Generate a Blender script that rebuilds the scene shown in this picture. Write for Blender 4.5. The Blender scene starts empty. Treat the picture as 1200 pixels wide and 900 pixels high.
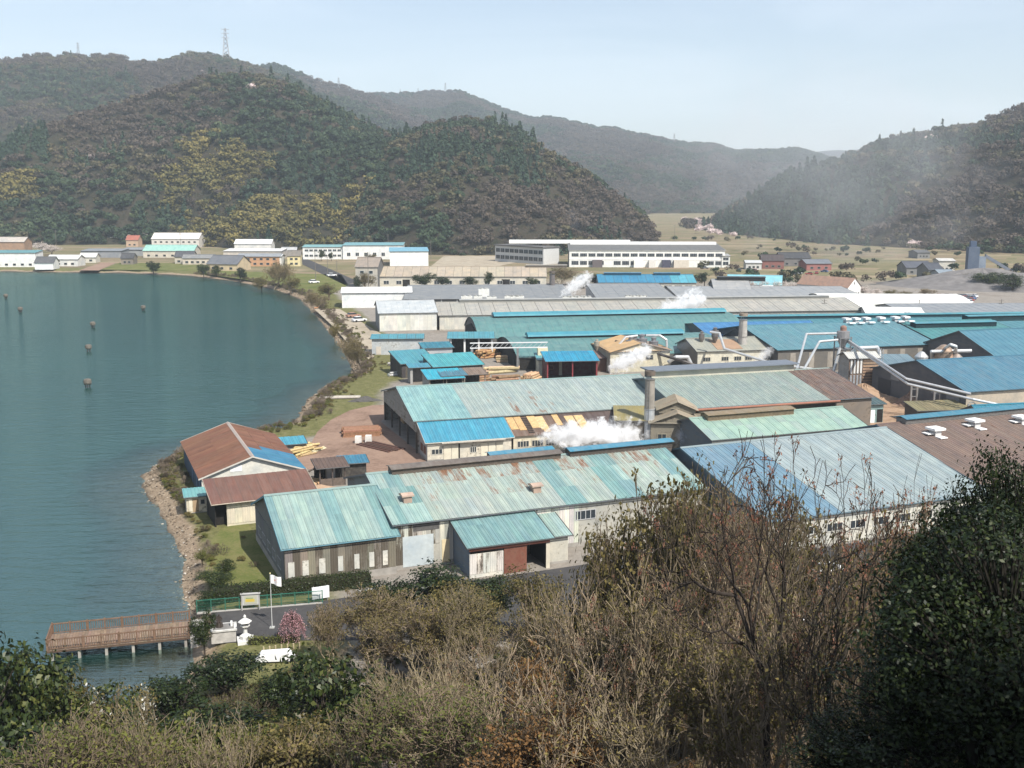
import bpy, bmesh, math, random
import numpy as np
from mathutils import Vector, Matrix

random.seed(7)
rng = np.random.default_rng(7)
sc = bpy.context.scene
col = sc.collection

# ------------------------------------------------------------------ camera
FOC, CAM_Z = 1300.0, 48.0                       # focal length in photo pixels (1200 wide), eye height over the lake
PITCH = math.atan((450 - 222) / FOC)
cam_d = bpy.data.cameras.new('camera')
cam_d.sensor_width = 36.0
cam_d.lens = 36.0 * FOC / 1200.0
cam_d.clip_start = 0.5
cam_d.clip_end = 40000
cam = bpy.data.objects.new('camera', cam_d)
cam.location = (0, 0, CAM_Z)
cam.rotation_euler = (math.pi / 2 - PITCH, 0, 0)
col.objects.link(cam)
sc.camera = cam

# ------------------------------------------------------------------ sky and sun
SUN_EL, SUN_AZ = math.radians(49), math.atan2(0.60, -0.80)      # azimuth from +Y towards +X
w = bpy.data.worlds.new('World')
sc.world = w
w.use_nodes = True
nt = w.node_tree
bg = nt.nodes['Background']
sky = nt.nodes.new('ShaderNodeTexSky')
sky.sky_type = 'NISHITA'
sky.sun_disc = False
sky.sun_elevation = SUN_EL
sky.sun_rotation = SUN_AZ
sky.air_density = 1.0
sky.dust_density = 1.2
sky.ozone_density = 1.5
bg.inputs['Strength'].default_value = 0.1
# faint high cirrus
tc = nt.nodes.new('ShaderNodeTexCoord')
mp = nt.nodes.new('ShaderNodeMapping'); mp.inputs['Scale'].default_value = (1.6, 1.6, 9.0)
nz = nt.nodes.new('ShaderNodeTexNoise'); nz.inputs['Scale'].default_value = 1.7; nz.inputs['Detail'].default_value = 7
nz.inputs['Distortion'].default_value = 0.6
rp = nt.nodes.new('ShaderNodeValToRGB')
rp.color_ramp.elements[0].position = 0.40; rp.color_ramp.elements[0].color = (0.14, 0.14, 0.14, 1)
rp.color_ramp.elements[1].position = 0.78; rp.color_ramp.elements[1].color = (0.34, 0.34, 0.34, 1)
mx = nt.nodes.new('ShaderNodeMix'); mx.data_type = 'RGBA'
mx.inputs['B'].default_value = (9.6, 10.0, 10.6, 1)
nt.links.new(tc.outputs['Generated'], mp.inputs['Vector'])
nt.links.new(mp.outputs['Vector'], nz.inputs['Vector'])
nt.links.new(nz.outputs['Fac'], rp.inputs['Fac'])
nt.links.new(rp.outputs['Color'], mx.inputs['Factor'])
nt.links.new(sky.outputs['Color'], mx.inputs['A'])
nt.links.new(mx.outputs['Result'], bg.inputs['Color'])

sd = bpy.data.lights.new('sun', 'SUN')
sd.energy = 5.0
sd.angle = math.radians(0.5)
sd.color = (1.0, 0.955, 0.88)
sun = bpy.data.objects.new('sun', sd)
sdir = Vector((math.sin(SUN_AZ) * math.cos(SUN_EL), math.cos(SUN_AZ) * math.cos(SUN_EL), math.sin(SUN_EL)))
sun.rotation_euler = sdir.to_track_quat('Z', 'Y').to_euler()
sun.location = (60, -80, 200)
col.objects.link(sun)

vs = sc.view_settings
vs.view_transform = 'Standard'; vs.look = 'None'; vs.gamma = 1.0; vs.use_curve_mapping = False
vs.exposure = 0.48
sc.cycles.use_denoising = True
sc.cycles.max_bounces = 8; sc.cycles.diffuse_bounces = 2; sc.cycles.glossy_bounces = 2
sc.cycles.transmission_bounces = 2; sc.cycles.volume_bounces = 4; sc.cycles.transparent_max_bounces = 12
sc.cycles.sample_clamp_indirect = 4.0
sc.cycles.volume_step_rate = 2.0; sc.cycles.volume_max_steps = 128

# ------------------------------------------------------------------ survey helpers (where things stand)
CP, SP = math.cos(PITCH), math.sin(PITCH)
def at(px, py, z=1.5):
    """the place at height z that the photograph shows at this spot"""
    a = (px - 600) / FOC; b = -(py - 450) / FOC
    t = (z - CAM_Z) / (-SP + b * CP)
    return Vector((a * t, (CP + b * SP) * t, z))
def azimuth_slope(px, py):
    a = (px - 600) / FOC; b = -(py - 450) / FOC
    dx, dy, dz = a, CP + b * SP, -SP + b * CP
    h = math.hypot(dx, dy)
    return math.atan2(dx, dy), dz / h

# ------------------------------------------------------------------ noise
def _hash(ix, iy, s):
    h = (ix.astype(np.int64) * 374761393 + iy.astype(np.int64) * 668265263 + s * 982451653) & 0x7fffffff
    h = ((h ^ (h >> 13)) * 1274126177) & 0x7fffffff
    return ((h ^ (h >> 16)) & 0xffff) / 65535.0
def vnoise(x, y, s=0):
    x = np.asarray(x, float); y = np.asarray(y, float)
    ix, iy = np.floor(x), np.floor(y); fx, fy = x - ix, y - iy
    fx = fx * fx * (3 - 2 * fx); fy = fy * fy * (3 - 2 * fy)
    a = _hash(ix, iy, s); b = _hash(ix + 1, iy, s); c = _hash(ix, iy + 1, s); d = _hash(ix + 1, iy + 1, s)
    return (a * (1 - fx) + b * fx) * (1 - fy) + (c * (1 - fx) + d * fx) * fy
def fbm(x, y, s=0, oct=4):
    t = 0; a = .5; n = 0
    for i in range(oct):
        t = t + a * vnoise(x, y, s + i * 17); n += a
        x = x * 2.03 + 3.1; y = y * 2.03 + 7.7; a *= .5
    return t / n

# ------------------------------------------------------------------ materials
def lk(t, a, b): t.links.new(a, b)
def new_mat(name, rough=.8, spec=.3):
    m = bpy.data.materials.new(name); m.use_nodes = True
    b = m.node_tree.nodes['Principled BSDF']
    b.inputs['Roughness'].default_value = rough
    b.inputs['Specular IOR Level'].default_value = spec
    return m, m.node_tree, b
def nd(t, typ, **kw):
    n = t.nodes.new(typ)
    for k, v in kw.items():
        if k in n.inputs: n.inputs[k].default_value = v
        else: setattr(n, k, v)
    return n
def mixc(t, fac, a, b, blend='MIX'):
    n = t.nodes.new('ShaderNodeMix'); n.data_type = 'RGBA'; n.blend_type = blend
    for sock, v in ((n.inputs['Factor'], fac), (n.inputs['A'], a), (n.inputs['B'], b)):
        if hasattr(v, 'links'): lk(t, v, sock)
        elif isinstance(v, (tuple, list)): sock.default_value = (*v, 1) if len(v) == 3 else v
        else: sock.default_value = v
    return n.outputs['Result']
def ramp(t, fac, stops):
    n = t.nodes.new('ShaderNodeValToRGB'); e = n.color_ramp.elements
    while len(e) < len(stops): e.new(.5)
    for el, (p, c) in zip(e, stops):
        el.position = p; el.color = (*c, 1) if len(c) == 3 else c
    lk(t, fac, n.inputs['Fac'])
    return n.outputs['Color']
def mth(t, op, a, b=None, clamp=False):
    n = t.nodes.new('ShaderNodeMath'); n.operation = op; n.use_clamp = clamp
    for i, v in enumerate((a, b)):
        if v is None: continue
        if hasattr(v, 'links'): lk(t, v, n.inputs[i])
        else: n.inputs[i].default_value = v
    return n.outputs[0]
def obj_coords(t, scale=(1, 1, 1)):
    """object coordinates shifted by a random amount for each object, so that alike pieces differ"""
    tc = nd(t, 'ShaderNodeTexCoord'); oi = nd(t, 'ShaderNodeObjectInfo')
    r = mth(t, 'MULTIPLY', oi.outputs['Random'], 137.0)
    ad = nd(t, 'ShaderNodeVectorMath', operation='ADD')
    lk(t, tc.outputs['Object'], ad.inputs[0]); lk(t, r, ad.inputs[1])
    mp = nd(t, 'ShaderNodeMapping'); mp.inputs['Scale'].default_value = scale
    lk(t, ad.outputs[0], mp.inputs['Vector'])
    return mp.outputs['Vector'], oi
def noise(t, vec, scale, detail=4, rough=.55, dist=0):
    n = nd(t, 'ShaderNodeTexNoise'); n.inputs['Scale'].default_value = scale; n.inputs['Detail'].default_value = detail
    n.inputs['Roughness'].default_value = rough; n.inputs['Distortion'].default_value = dist
    if vec is not None: lk(t, vec, n.inputs['Vector'])
    return n.outputs['Fac']
def bump(t, b, h, strength=.3, dist=.1):
    n = nd(t, 'ShaderNodeBump'); n.inputs['Strength'].default_value = strength; n.inputs['Distance'].default_value = dist
    lk(t, h, n.inputs['Height']); lk(t, n.outputs['Normal'], b.inputs['Normal'])

def sheet_metal(name, rust, streak, rough=.5, spec=.4):
    """painted sheet metal: colour from the object, weathering amount from the object's colour alpha"""
    m, t, b = new_mat(name, rough, spec)
    v, oi = obj_coords(t, (1.5, .22, 1.5))
    v2, _ = obj_coords(t, (1, 1, 1))
    base = oi.outputs['Color']; amt = oi.outputs['Alpha']
    n1 = noise(t, v, 1.3, 5, .65); n2 = noise(t, v2, .35, 4, .6); n3 = noise(t, v2, 5, 3, .6)
    fade = ramp(t, n2, [(.3, (.76, .80, .83)), (.72, (1.14, 1.11, 1.05))])
    c = mixc(t, 1.0, base, fade, 'MULTIPLY')
    dirt = ramp(t, n1, [(.38, (0, 0, 0)), (.68, (1, 1, 1))])
    c = mixc(t, mth(t, 'MULTIPLY', dirt, mth(t, 'ADD', mth(t, 'MULTIPLY', amt, .5), .06)), c, streak)
    thr = mth(t, 'ADD', mth(t, 'MULTIPLY', n1, .6), mth(t, 'MULTIPLY', n2, .5))
    thr = mth(t, 'ADD', thr, mth(t, 'MULTIPLY', n3, .16))
    lim = mth(t, 'SUBTRACT', .95, mth(t, 'MULTIPLY', amt, .5))
    rf = mth(t, 'MULTIPLY', mth(t, 'SUBTRACT', thr, lim), 7.0, True)
    c = mixc(t, rf, c, rust)
    lk(t, c, b.inputs['Base Color'])
    return m
M = {}
M['roof'] = sheet_metal('painted_roof_metal', (.19, .105, .065), (.30, .29, .26), .55, .28)
M['wall'] = sheet_metal('weathered_wall_sheet', (.10, .085, .065), (.19, .17, .14), .7, .2)
M['rusty'] = sheet_metal('rusty_roof_metal', (.10, .05, .035), (.25, .16, .11), .75, .15)
def flat_mat(name, rough=.8, spec=.25, var=.25, scale=1.2, metal=0):
    m, t, b = new_mat(name, rough, spec)
    v, oi = obj_coords(t)
    n = noise(t, v, scale, 5, .6)
    c = mixc(t, 1.0, oi.outputs['Color'], ramp(t, n, [(.25, (1 - var,) * 3), (.75, (1 + var * .6,) * 3)]), 'MULTIPLY')
    lk(t, c, b.inputs['Base Color']); b.inputs['Metallic'].default_value = metal
    bump(t, b, n, .2, .03)
    return m
M['paint'] = flat_mat('painted_surface', .6, .3, .14)
M['concrete'] = flat_mat('concrete', .9, .2, .3, .8)
M['wood'] = flat_mat('weathered_wood', .85, .2, .38, 2.5)
M['steel'] = flat_mat('galvanised_steel', .42, .5, .2, .9, .55)
M['dirt'] = flat_mat('packed_dirt', .95, .1, .3, .25)
M['stone'] = flat_mat('stone', .9, .2, .35, 1.5)
m, t, b = new_mat('window_glass', .12, .6)
b.inputs['Base Color'].default_value = (.03, .038, .045, 1); M['glass'] = m

ORD = 'first second third fourth fifth sixth seventh eighth ninth tenth eleventh twelfth thirteenth fourteenth fifteenth sixteenth seventeenth'.split()
# ------------------------------------------------------------------ object helpers
def tag(o, label=None, cat=None, group=None, kind=None):
    if label: o['label'] = label
    if cat: o['category'] = cat
    if group: o['group'] = group
    if kind: o['kind'] = kind
    return o
def thing(name, label, cat, loc=(0, 0, 0), rz=0, group=None):
    o = bpy.data.objects.new(name, None); o.empty_display_size = .3
    o.location = loc; o.rotation_euler = (0, 0, rz); col.objects.link(o)
    return tag(o, label, cat, group)
def link(name, me, parent=None, M4=None, color=None):
    o = bpy.data.objects.new(name, me); col.objects.link(o)
    if parent is not None: o.parent = parent
    if M4 is not None: o.matrix_basis = M4
    if color: o.color = color if len(color) == 4 else (*color, .3)
    return o
class MB:
    def __init__(s): s.v = []; s.f = []
    def add(s, vs, fs):
        k = len(s.v); s.v += [tuple(p) for p in vs]; s.f += [tuple(i + k for i in f) for f in fs]
    def box(s, x0, x1, y0, y1, z0, z1):
        s.add([(x0, y0, z0), (x1, y0, z0), (x1, y1, z0), (x0, y1, z0), (x0, y0, z1), (x1, y0, z1), (x1, y1, z1), (x0, y1, z1)],
              [(3, 2, 1, 0), (4, 5, 6, 7), (0, 1, 5, 4), (1, 2, 6, 5), (2, 3, 7, 6), (3, 0, 4, 7)])
        return s
    def prism(s, poly, a, b, axis='x'):
        """closed polygon of (p, q) pairs swept from a to b: x -> (y, z) polygon, y -> (x, z), z -> (x, y)"""
        n = len(poly)
        def pt(p, q, k): return {'x': (k, p, q), 'y': (p, k, q), 'z': (p, q, k)}[axis]
        vs = [pt(p, q, a) for p, q in poly] + [pt(p, q, b) for p, q in poly]
        fs = [tuple(range(n))[::-1], tuple(range(n, 2 * n))] + [(i, (i + 1) % n, n + (i + 1) % n, n + i) for i in range(n)]
        s.add(vs, fs); return s
    def tube(s, p, q, r0, r1=None, n=8, cap=True):
        p, q = Vector(p), Vector(q); d = (q - p)
        if d.length < 1e-6: return s
        d.normalize(); a = d.orthogonal().normalized(); b = d.cross(a); r1 = r0 if r1 is None else r1
        vs = [p + (a * math.cos(2 * math.pi * i / n) + b * math.sin(2 * math.pi * i / n)) * r0 for i in range(n)]
        vs += [q + (a * math.cos(2 * math.pi * i / n) + b * math.sin(2 * math.pi * i / n)) * r1 for i in range(n)]
        fs = [(i, (i + 1) % n, n + (i + 1) % n, n + i) for i in range(n)]
        if cap: fs += [tuple(range(n))[::-1], tuple(range(n, 2 * n))]
        s.add(vs, fs); return s
    def path(s, pts, r, n=8):
        for a, b in zip(pts, pts[1:]): s.tube(a, b, r, r, n)
        return s
    def lathe(s, prof, n=16, c=(0, 0, 0)):
        vs = []; fs = []
        for r, z in prof:
            vs += [(c[0] + r * math.cos(2 * math.pi * i / n), c[1] + r * math.sin(2 * math.pi * i / n), c[2] + z) for i in range(n)]
        for k in range(len(prof) - 1):
            fs += [(k * n + i, k * n + (i + 1) % n, (k + 1) * n + (i + 1) % n, (k + 1) * n + i) for i in range(n)]
        fs += [tuple(range(n))[::-1], tuple(range((len(prof) - 1) * n, len(prof) * n))]
        s.add(vs, fs); return s
    def mesh(s, name, mat, smooth=False):
        me = bpy.data.meshes.new(name); me.from_pydata(s.v, [], s.f); 
        if mat: me.materials.append(mat)
        if smooth: me.polygons.foreach_set('use_smooth', [True] * len(me.polygons))
        me.update(); return me
    def build(s, name, mat, parent=None, color=None, M4=None, smooth=False):
        return link(name, s.mesh(name, mat, smooth), parent, M4, color)
def np_mesh(name, v, f, mat, smooth=False):
    """numpy verts (n,3), faces (m,k)"""
    v = np.asarray(v, np.float32); f = np.asarray(f, np.int32); k = f.shape[1]
    me = bpy.data.meshes.new(name)
    me.vertices.add(len(v)); me.vertices.foreach_set('co', v.ravel())
    me.loops.add(f.size); me.loops.foreach_set('vertex_index', f.ravel())
    me.polygons.add(len(f)); me.polygons.foreach_set('loop_start', np.arange(0, f.size, k, dtype=np.int32))
    me.polygons.foreach_set('loop_total', np.full(len(f), k, np.int32))
    if smooth: me.polygons.foreach_set('use_smooth', np.ones(len(f), bool))
    if mat: 
        if mat: me.materials.append(mat)
    me.update(calc_edges=True); me.validate(); return me
def grid_faces(nr, nc):
    i = np.arange(nr - 1)[:, None] * nc + np.arange(nc - 1)[None, :]
    return np.stack([i, i + 1, i + nc + 1, i + nc], -1).reshape(-1, 4)

# ------------------------------------------------------------------ lake shore and ground height
LAND = 1.5
_sh = [(-300, 900), (-60, 850), (60, 822), (140, 836), (204, 815), (227, 778), (229, 745), (222, 718), (212, 690), (217, 660), (204, 628), (186, 596),
       (170, 572), (168, 558), (182, 547), (208, 531), (245, 520), (292, 510), (338, 502), (352, 488), (360, 470), (384, 453), (414, 442),
       (412, 426), (400, 408), (386, 388), (368, 366), (352, 350), (322, 339), (272, 329), (222, 323), (150, 320), (60, 319), (0, 318), (-200, 316),
       (-600, 312)]
SHORE = np.array([at(x, y, 0.0)[:2] for x, y in _sh])
_poly = np.vstack([SHORE, [(-2500, 700), (-2500, -200), (-260, -200), (-110, 40)]])
def shore_dist(x, y):
    """signed distance to the water's edge, positive on land"""
    x = np.asarray(x, float); y = np.asarray(y, float); d = np.full(x.shape, 1e9); ins = np.zeros(x.shape, bool)
    n = len(_poly)
    for i in range(n):
        ax, ay = _poly[i]; bx, by = _poly[(i + 1) % n]
        ex, ey = bx - ax, by - ay; q = np.clip(((x - ax) * ex + (y - ay) * ey) / (ex * ex + ey * ey), 0, 1)
        d = np.minimum(d, np.hypot(x - ax - q * ex, y - ay - q * ey))
        if ay != by:
            c = (ay > y) != (by > y); ins ^= c & (x < ex * (y - ay) / (by - ay) + ax)
    return np.where(ins, -d, d)
def ground_z(x, y):
    x = np.asarray(x, float); y = np.asarray(y, float)
    d = shore_dist(x, y) + (fbm(x * .35, y * .35, 5, 3) - .5) * 2.2
    r = np.hypot(x, y)
    w = np.where(r > 350, 5.0, 3.6)
    q = np.clip(d / w, 0, 1); z = np.where(d > 0, .02 + (LAND - .02) * q ** .8, np.maximum(d * .16, -4.0))
    rr = np.where(y < 0, r * .35 - y * 0 , r)
    hill = 42.0 - .5 * rr + np.clip((x - 4) * .28, 0, 9) * np.clip((88 - rr) / 50, 0, 1) + (fbm(x * .09, y * .09, 31, 3) - .5) * 3.5
    hill = hill - np.clip(-x - 22, 0, 60) * .16
    k = np.clip((hill - z) / 3.0 + .5, 0, 1)
    z = np.where((hill > z - 1.5) & (rr < 98), z * (1 - k) + np.maximum(hill, z) * k, z)
    return z
def gz(x, y): return float(ground_z(np.array([x]), np.array([y]))[0])

# ground sheet: fine near the place, coarse to the horizon
HAZE = 1.1e-4
NA, NR = 460, 420
az = np.linspace(-1.25, 1.25, NA); rad = 6.0 * (9000 / 6.0) ** np.linspace(0, 1, NR)
rad = np.where(rad > 8900, 24000, rad)
RR, AZ = np.meshgrid(rad, az, indexing='ij')
gx, gy = RR * np.sin(AZ), RR * np.cos(AZ)
gzz = ground_z(gx, gy)
me = np_mesh('ground', np.stack([gx, gy, gzz], -1).reshape(-1, 3), grid_faces(NR, NA)[:, ::-1], None, True)
sdv = shore_dist(gx, gy).ravel()
a = me.attributes.new('shore', 'FLOAT', 'POINT'); a.data.foreach_set('value', np.clip(sdv, -50, 400).astype(np.float32))
hv = (np.clip((gzz - LAND) / 1.5, 0, 1)).ravel().astype(np.float32)
a = me.attributes.new('slope_wood', 'FLOAT', 'POINT'); a.data.foreach_set('value', hv)
gm, t, b = new_mat('ground_soil', .95, .1)
geo = nd(t, 'ShaderNodeNewGeometry'); pos = geo.outputs['Position']
sh = nd(t, 'ShaderNodeAttribute', attribute_name='shore').outputs['Fac']
wd = nd(t, 'ShaderNodeAttribute', attribute_name='slope_wood').outputs['Fac']
n1 = noise(t, pos, .05, 5, .6); n2 = noise(t, pos, .6, 5, .65); n3 = noise(t, pos, 2.5, 4, .7)
sep = nd(t, 'ShaderNodeSeparateXYZ'); lk(t, pos, sep.inputs[0])
# works yard: concrete and trodden dirt
yard = ramp(t, n1, [(.3, (.20, .175, .15)), (.5, (.26, .235, .205)), (.7, (.17, .14, .115))])
yard = mixc(t, .35, yard, ramp(t, n2, [(.3, (.12, .105, .09)), (.7, (.33, .30, .26))]))
# far paddies and dry fields, in strips
mpf = nd(t, 'ShaderNodeMapping'); mpf.inputs['Rotation'].default_value = (0, 0, .33); mpf.inputs['Scale'].default_value = (.008, .0125, 1)
lk(t, pos, mpf.inputs['Vector'])
bk = nd(t, 'ShaderNodeTexBrick'); bk.inputs['Scale'].default_value = 1; bk.inputs['Mortar Size'].default_value = .03
bk.inputs['Color1'].default_value = (0, 0, 0, 1); bk.inputs['Color2'].default_value = (1, 1, 1, 1); bk.inputs['Mortar'].default_value = (.42, .42, .42, 1)
bk.offset = .37; lk(t, mpf.outputs[0], bk.inputs['Vector'])
fld = ramp(t, mth(t, 'ADD', mth(t, 'MULTIPLY', bk.outputs['Color'], .75), mth(t, 'MULTIPLY', n1, .25)),
           [(.12, (.13, .095, .06)), (.3, (.27, .20, .135)), (.42, (.105, .105, .045)), (.55, (.30, .23, .155)), (.68, (.13, .125, .055)), (.85, (.22, .155, .105))])
fld = mixc(t, .3, fld, ramp(t, n2, [(.3, (.12, .11, .06)), (.7, (.29, .25, .16))]))
far = mth(t, 'MULTIPLY', mth(t, 'SUBTRACT', sep.outputs['Y'], 545.0), .02, True)
c = mixc(t, far, yard, fld)
# grass and scrub along the bank
grass = ramp(t, mth(t, 'ADD', mth(t, 'MULTIPLY', n2, .6), mth(t, 'MULTIPLY', n3, .4)), [(.3, (.08, .075, .035)), (.5, (.13, .13, .05)), (.68, (.21, .18, .10))])
gb = mth(t, 'MULTIPLY', mth(t, 'SUBTRACT', mth(t, 'ADD', 13.0, mth(t, 'MULTIPLY', n1, 8.0)), sh), .4, True)
c = mixc(t, gb, c, grass)
# rubble beach
rub = ramp(t, n3, [(.3, (.10, .08, .06)), (.5, (.25, .19, .135)), (.66, (.38, .31, .235))])
rub = mixc(t, .5, rub, ramp(t, n2, [(.35, (.19, .135, .085)), (.65, (.33, .26, .18))]))
rb = mth(t, 'MULTIPLY', mth(t, 'SUBTRACT', mth(t, 'ADD', 2.0, mth(t, 'MULTIPLY', n2, 2.4)), sh), .9, True)
c = mixc(t, rb, c, rub)
wet = mth(t, 'MULTIPLY', mth(t, 'SUBTRACT', .35, sh), 1.2, True)
c = mixc(t, wet, c, ramp(t, n2, [(.3, (.05, .042, .035)), (.7, (.14, .115, .085))]))
litter = ramp(t, mth(t, 'ADD', mth(t, 'MULTIPLY', n2, .5), mth(t, 'MULTIPLY', n3, .5)), [(.3, (.018, .016, .008)), (.55, (.045, .036, .018)), (.7, (.085, .065, .034))])
c = mixc(t, wd, c, litter)
lk(t, c, b.inputs['Base Color'])
bump(t, b, mth(t, 'ADD', n3, mth(t, 'MULTIPLY', n2, 2.0)), .5, .25)
me.materials.append(gm)
tag(link('ground', me), kind='structure')

# lake: one sheet whose depth attribute lets the shallows show the bed
wa = np.linspace(-1.3, .25, 220); wr = 30.0 * (3000 / 30.0) ** np.linspace(0, 1, 240)
RR, AZ = np.meshgrid(wr, wa, indexing='ij'); wx, wy = RR * np.sin(AZ), RR * np.cos(AZ)
me = np_mesh('lake_water', np.stack([wx, wy, np.zeros_like(wx)], -1).reshape(-1, 3), grid_faces(240, 220)[:, ::-1], None, True)
dep = np.clip(-shore_dist(wx, wy) + (fbm(wx * .12, wy * .12, 9, 4) - .5) * 9, 0, 30).ravel().astype(np.float32)
a = me.attributes.new('depth', 'FLOAT', 'POINT'); a.data.foreach_set('value', dep)
wm = bpy.data.materials.new('lake_water'); wm.use_nodes = True; t = wm.node_tree; t.nodes.remove(t.nodes['Principled BSDF'])
out = t.nodes['Material Output']; pos = nd(t, 'ShaderNodeNewGeometry').outputs['Position']
dp = nd(t, 'ShaderNodeAttribute', attribute_name='depth').outputs['Fac']
n1 = noise(t, pos, .012, 4, .5); dif = nd(t, 'ShaderNodeBsdfDiffuse'); tr = nd(t, 'ShaderNodeBsdfTransparent'); gl = nd(t, 'ShaderNodeBsdfGlossy')
lk(t, ramp(t, n1, [(.3, (.005, .031, .026)), (.7, (.009, .044, .035))]), dif.inputs['Color'])
tr.inputs['Color'].default_value = (.62, .72, .66, 1); gl.inputs['Roughness'].default_value = .08; gl.inputs['Color'].default_value = (.78, .95, .92, 1)
opac = ramp(t, mth(t, 'MULTIPLY', dp, .05, True), [(0, (.04,) * 3), (.25, (.35,) * 3), (.6, (1,) * 3)])
body = nd(t, 'ShaderNodeMixShader'); lk(t, opac, body.inputs[0]); lk(t, tr.outputs[0], body.inputs[1]); lk(t, dif.outputs[0], body.inputs[2])
mpw = nd(t, 'ShaderNodeMapping'); mpw.inputs['Scale'].default_value = (.35, 1.0, 1); mpw.inputs['Rotation'].default_value = (0, 0, -.25); lk(t, pos, mpw.inputs['Vector'])
h1 = noise(t, mpw.outputs[0], .55, 4, .6, .4); h2 = noise(t, mpw.outputs[0], 2.6, 3, .6); h3 = noise(t, pos, .03, 3, .5)
bp = nd(t, 'ShaderNodeBump'); bp.inputs['Distance'].default_value = .55; bp.inputs['Strength'].default_value = .55
lk(t, mth(t, 'MULTIPLY', mth(t, 'ADD', h1, mth(t, 'MULTIPLY', h2, .25)), mth(t, 'ADD', h3, .45)), bp.inputs['Height'])
for n in (gl, dif): lk(t, bp.outputs[0], n.inputs['Normal'])
fr = nd(t, 'ShaderNodeFresnel'); fr.inputs['IOR'].default_value = 1.333; lk(t, bp.outputs[0], fr.inputs['Normal'])
top = nd(t, 'ShaderNodeMixShader'); lk(t, mth(t, 'MULTIPLY', fr.outputs[0], .30), top.inputs[0]); lk(t, body.outputs[0], top.inputs[1]); lk(t, gl.outputs[0], top.inputs[2])
lk(t, top.outputs[0], out.inputs['Surface'])
me.materials.append(wm)
tag(link('lake_water', me), kind='structure')
# ------------------------------------------------------------------ hills
hm, t, b = new_mat('hill_soil', .95, .1)
pos = nd(t, 'ShaderNodeNewGeometry').outputs['Position']
n1 = noise(t, pos, .012, 5, .6); n2 = noise(t, pos, .11, 4, .7)
c = ramp(t, mth(t, 'ADD', mth(t, 'MULTIPLY', n1, .5), mth(t, 'MULTIPLY', n2, .5)),
         [(.3, (.014, .02, .011)), (.45, (.028, .028, .017)), (.55, (.045, .036, .025)), (.7, (.022, .028, .013))])
lk(t, c, b.inputs['Base Color']); bump(t, b, n2, 1.0, 3.0)

def hill(crest, base, seed, amp, spur, nc=240, ns=80, back=.6):
    """crest: (px, py, range); base: (px, range). Lofted from foot to crest and down the far side; returns mesh data for planting"""
    cx = [c[0] for c in crest]; px = np.linspace(cx[0], cx[-1], nc)
    cy = np.interp(px, cx, [c[1] for c in crest]); cd = np.interp(px, cx, [c[2] for c in crest])
    # soften the polyline, then roughen the skyline
    k = np.ones(7) / 7; cy = np.convolve(np.pad(cy, 3, 'edge'), k, 'valid'); cd = np.convolve(np.pad(cd, 3, 'edge'), k, 'valid')
    cy = cy + (fbm(px * .05, px * 0 + seed, seed, 4) - .5) * 7
    bd = np.interp(px, [q[0] for q in base], [q[1] for q in base])
    A = np.array([azimuth_slope(x, y) for x, y in zip(px, cy)])
    zc = CAM_Z + cd * A[:, 1]; zc = np.maximum(zc, 1.0)
    s = np.linspace(0, 1 + back, ns)[:, None]
    r = bd + (cd - bd) * s
    up = np.clip(s, 0, 1); z = -1.0 + (zc + 1.0) * (up ** .92)
    z = np.where(s > 1, -1 + (zc + 1) * np.clip(1 - ((s - 1) / back) ** 1.2, 0, 1), z)
    x = r * np.sin(A[:, 0]); y = r * np.cos(A[:, 0])
    rid = 1 - np.abs(fbm(x / spur, y / spur * .5, seed + 3, 4) * 2 - 1) * 2
    env = np.clip(4 * up * (1 - up), 0, 1) ** 1.5
    edge = np.minimum(1, zc / 60.)
    z = z + rid * amp * env * edge + (fbm(x / 40, y / 40, seed + 9, 3) - .5) * amp * .28 * env
    V = np.stack([x, y, z], -1)
    me = np_mesh('hill', V.reshape(-1, 3), grid_faces(ns, nc)[:, ::-1], hm, True)
    return tag(link('hill', me), kind='structure'), V, s

def plant(V, s, spacing, smax=1.03, smin=0.0):
    """points on the hill's near side at about one per spacing squared"""
    P00, P10, P01, P11 = V[:-1, :-1], V[1:, :-1], V[:-1, 1:], V[1:, 1:]
    area = np.linalg.norm(np.cross(P10 - P00, P01 - P00), axis=-1)
    sm = s[:-1, 0]; area = area * ((sm <= smax) & (sm >= smin))[:, None] * (P00[..., 2] > -3)
    n = int(area.sum() / spacing ** 2); p = area.ravel() / area.sum()
    k = rng.choice(p.size, n, p=p); i, j = np.unravel_index(k, area.shape); a = rng.random(n)[:, None]; bb = rng.random(n)[:, None]
    q = (P00[i, j] * (1 - a) + P10[i, j] * a) * (1 - bb) + (P01[i, j] * (1 - a) + P11[i, j] * a) * bb
    return q

# tree models for the far woods, each 1 unit wide
protos = bpy.data.collections.new('wood_models')
def leaf_mat(name, stops, rough=.7, trans=.0, spec=.2, var=.5):
    m, t, b = new_mat(name, rough, spec)
    at1 = nd(t, 'ShaderNodeAttribute', attribute_name='tint', attribute_type='INSTANCER')
    geo = nd(t, 'ShaderNodeNewGeometry')
    f = mth(t, 'ADD', mth(t, 'MULTIPLY', at1.outputs['Fac'], 1 - var), mth(t, 'MULTIPLY', geo.outputs['Random Per Island'], var))
    lk(t, ramp(t, f, stops), b.inputs['Base Color'])
    return m
M['far_ever'] = leaf_mat('wood_evergreen', [(0, (.012, .024, .014)), (.4, (.026, .045, .022)), (.75, (.045, .066, .028)), (1, (.078, .088, .04))])
M['far_bare'] = leaf_mat('wood_bare', [(0, (.042, .033, .027)), (.4, (.072, .056, .044)), (.75, (.10, .078, .058)), (1, (.135, .10, .066))])
M['far_olive'] = leaf_mat('wood_olive', [(0, (.05, .05, .024)), (.4, (.075, .07, .035)), (.75, (.105, .088, .048)), (1, (.13, .10, .05))])
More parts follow.
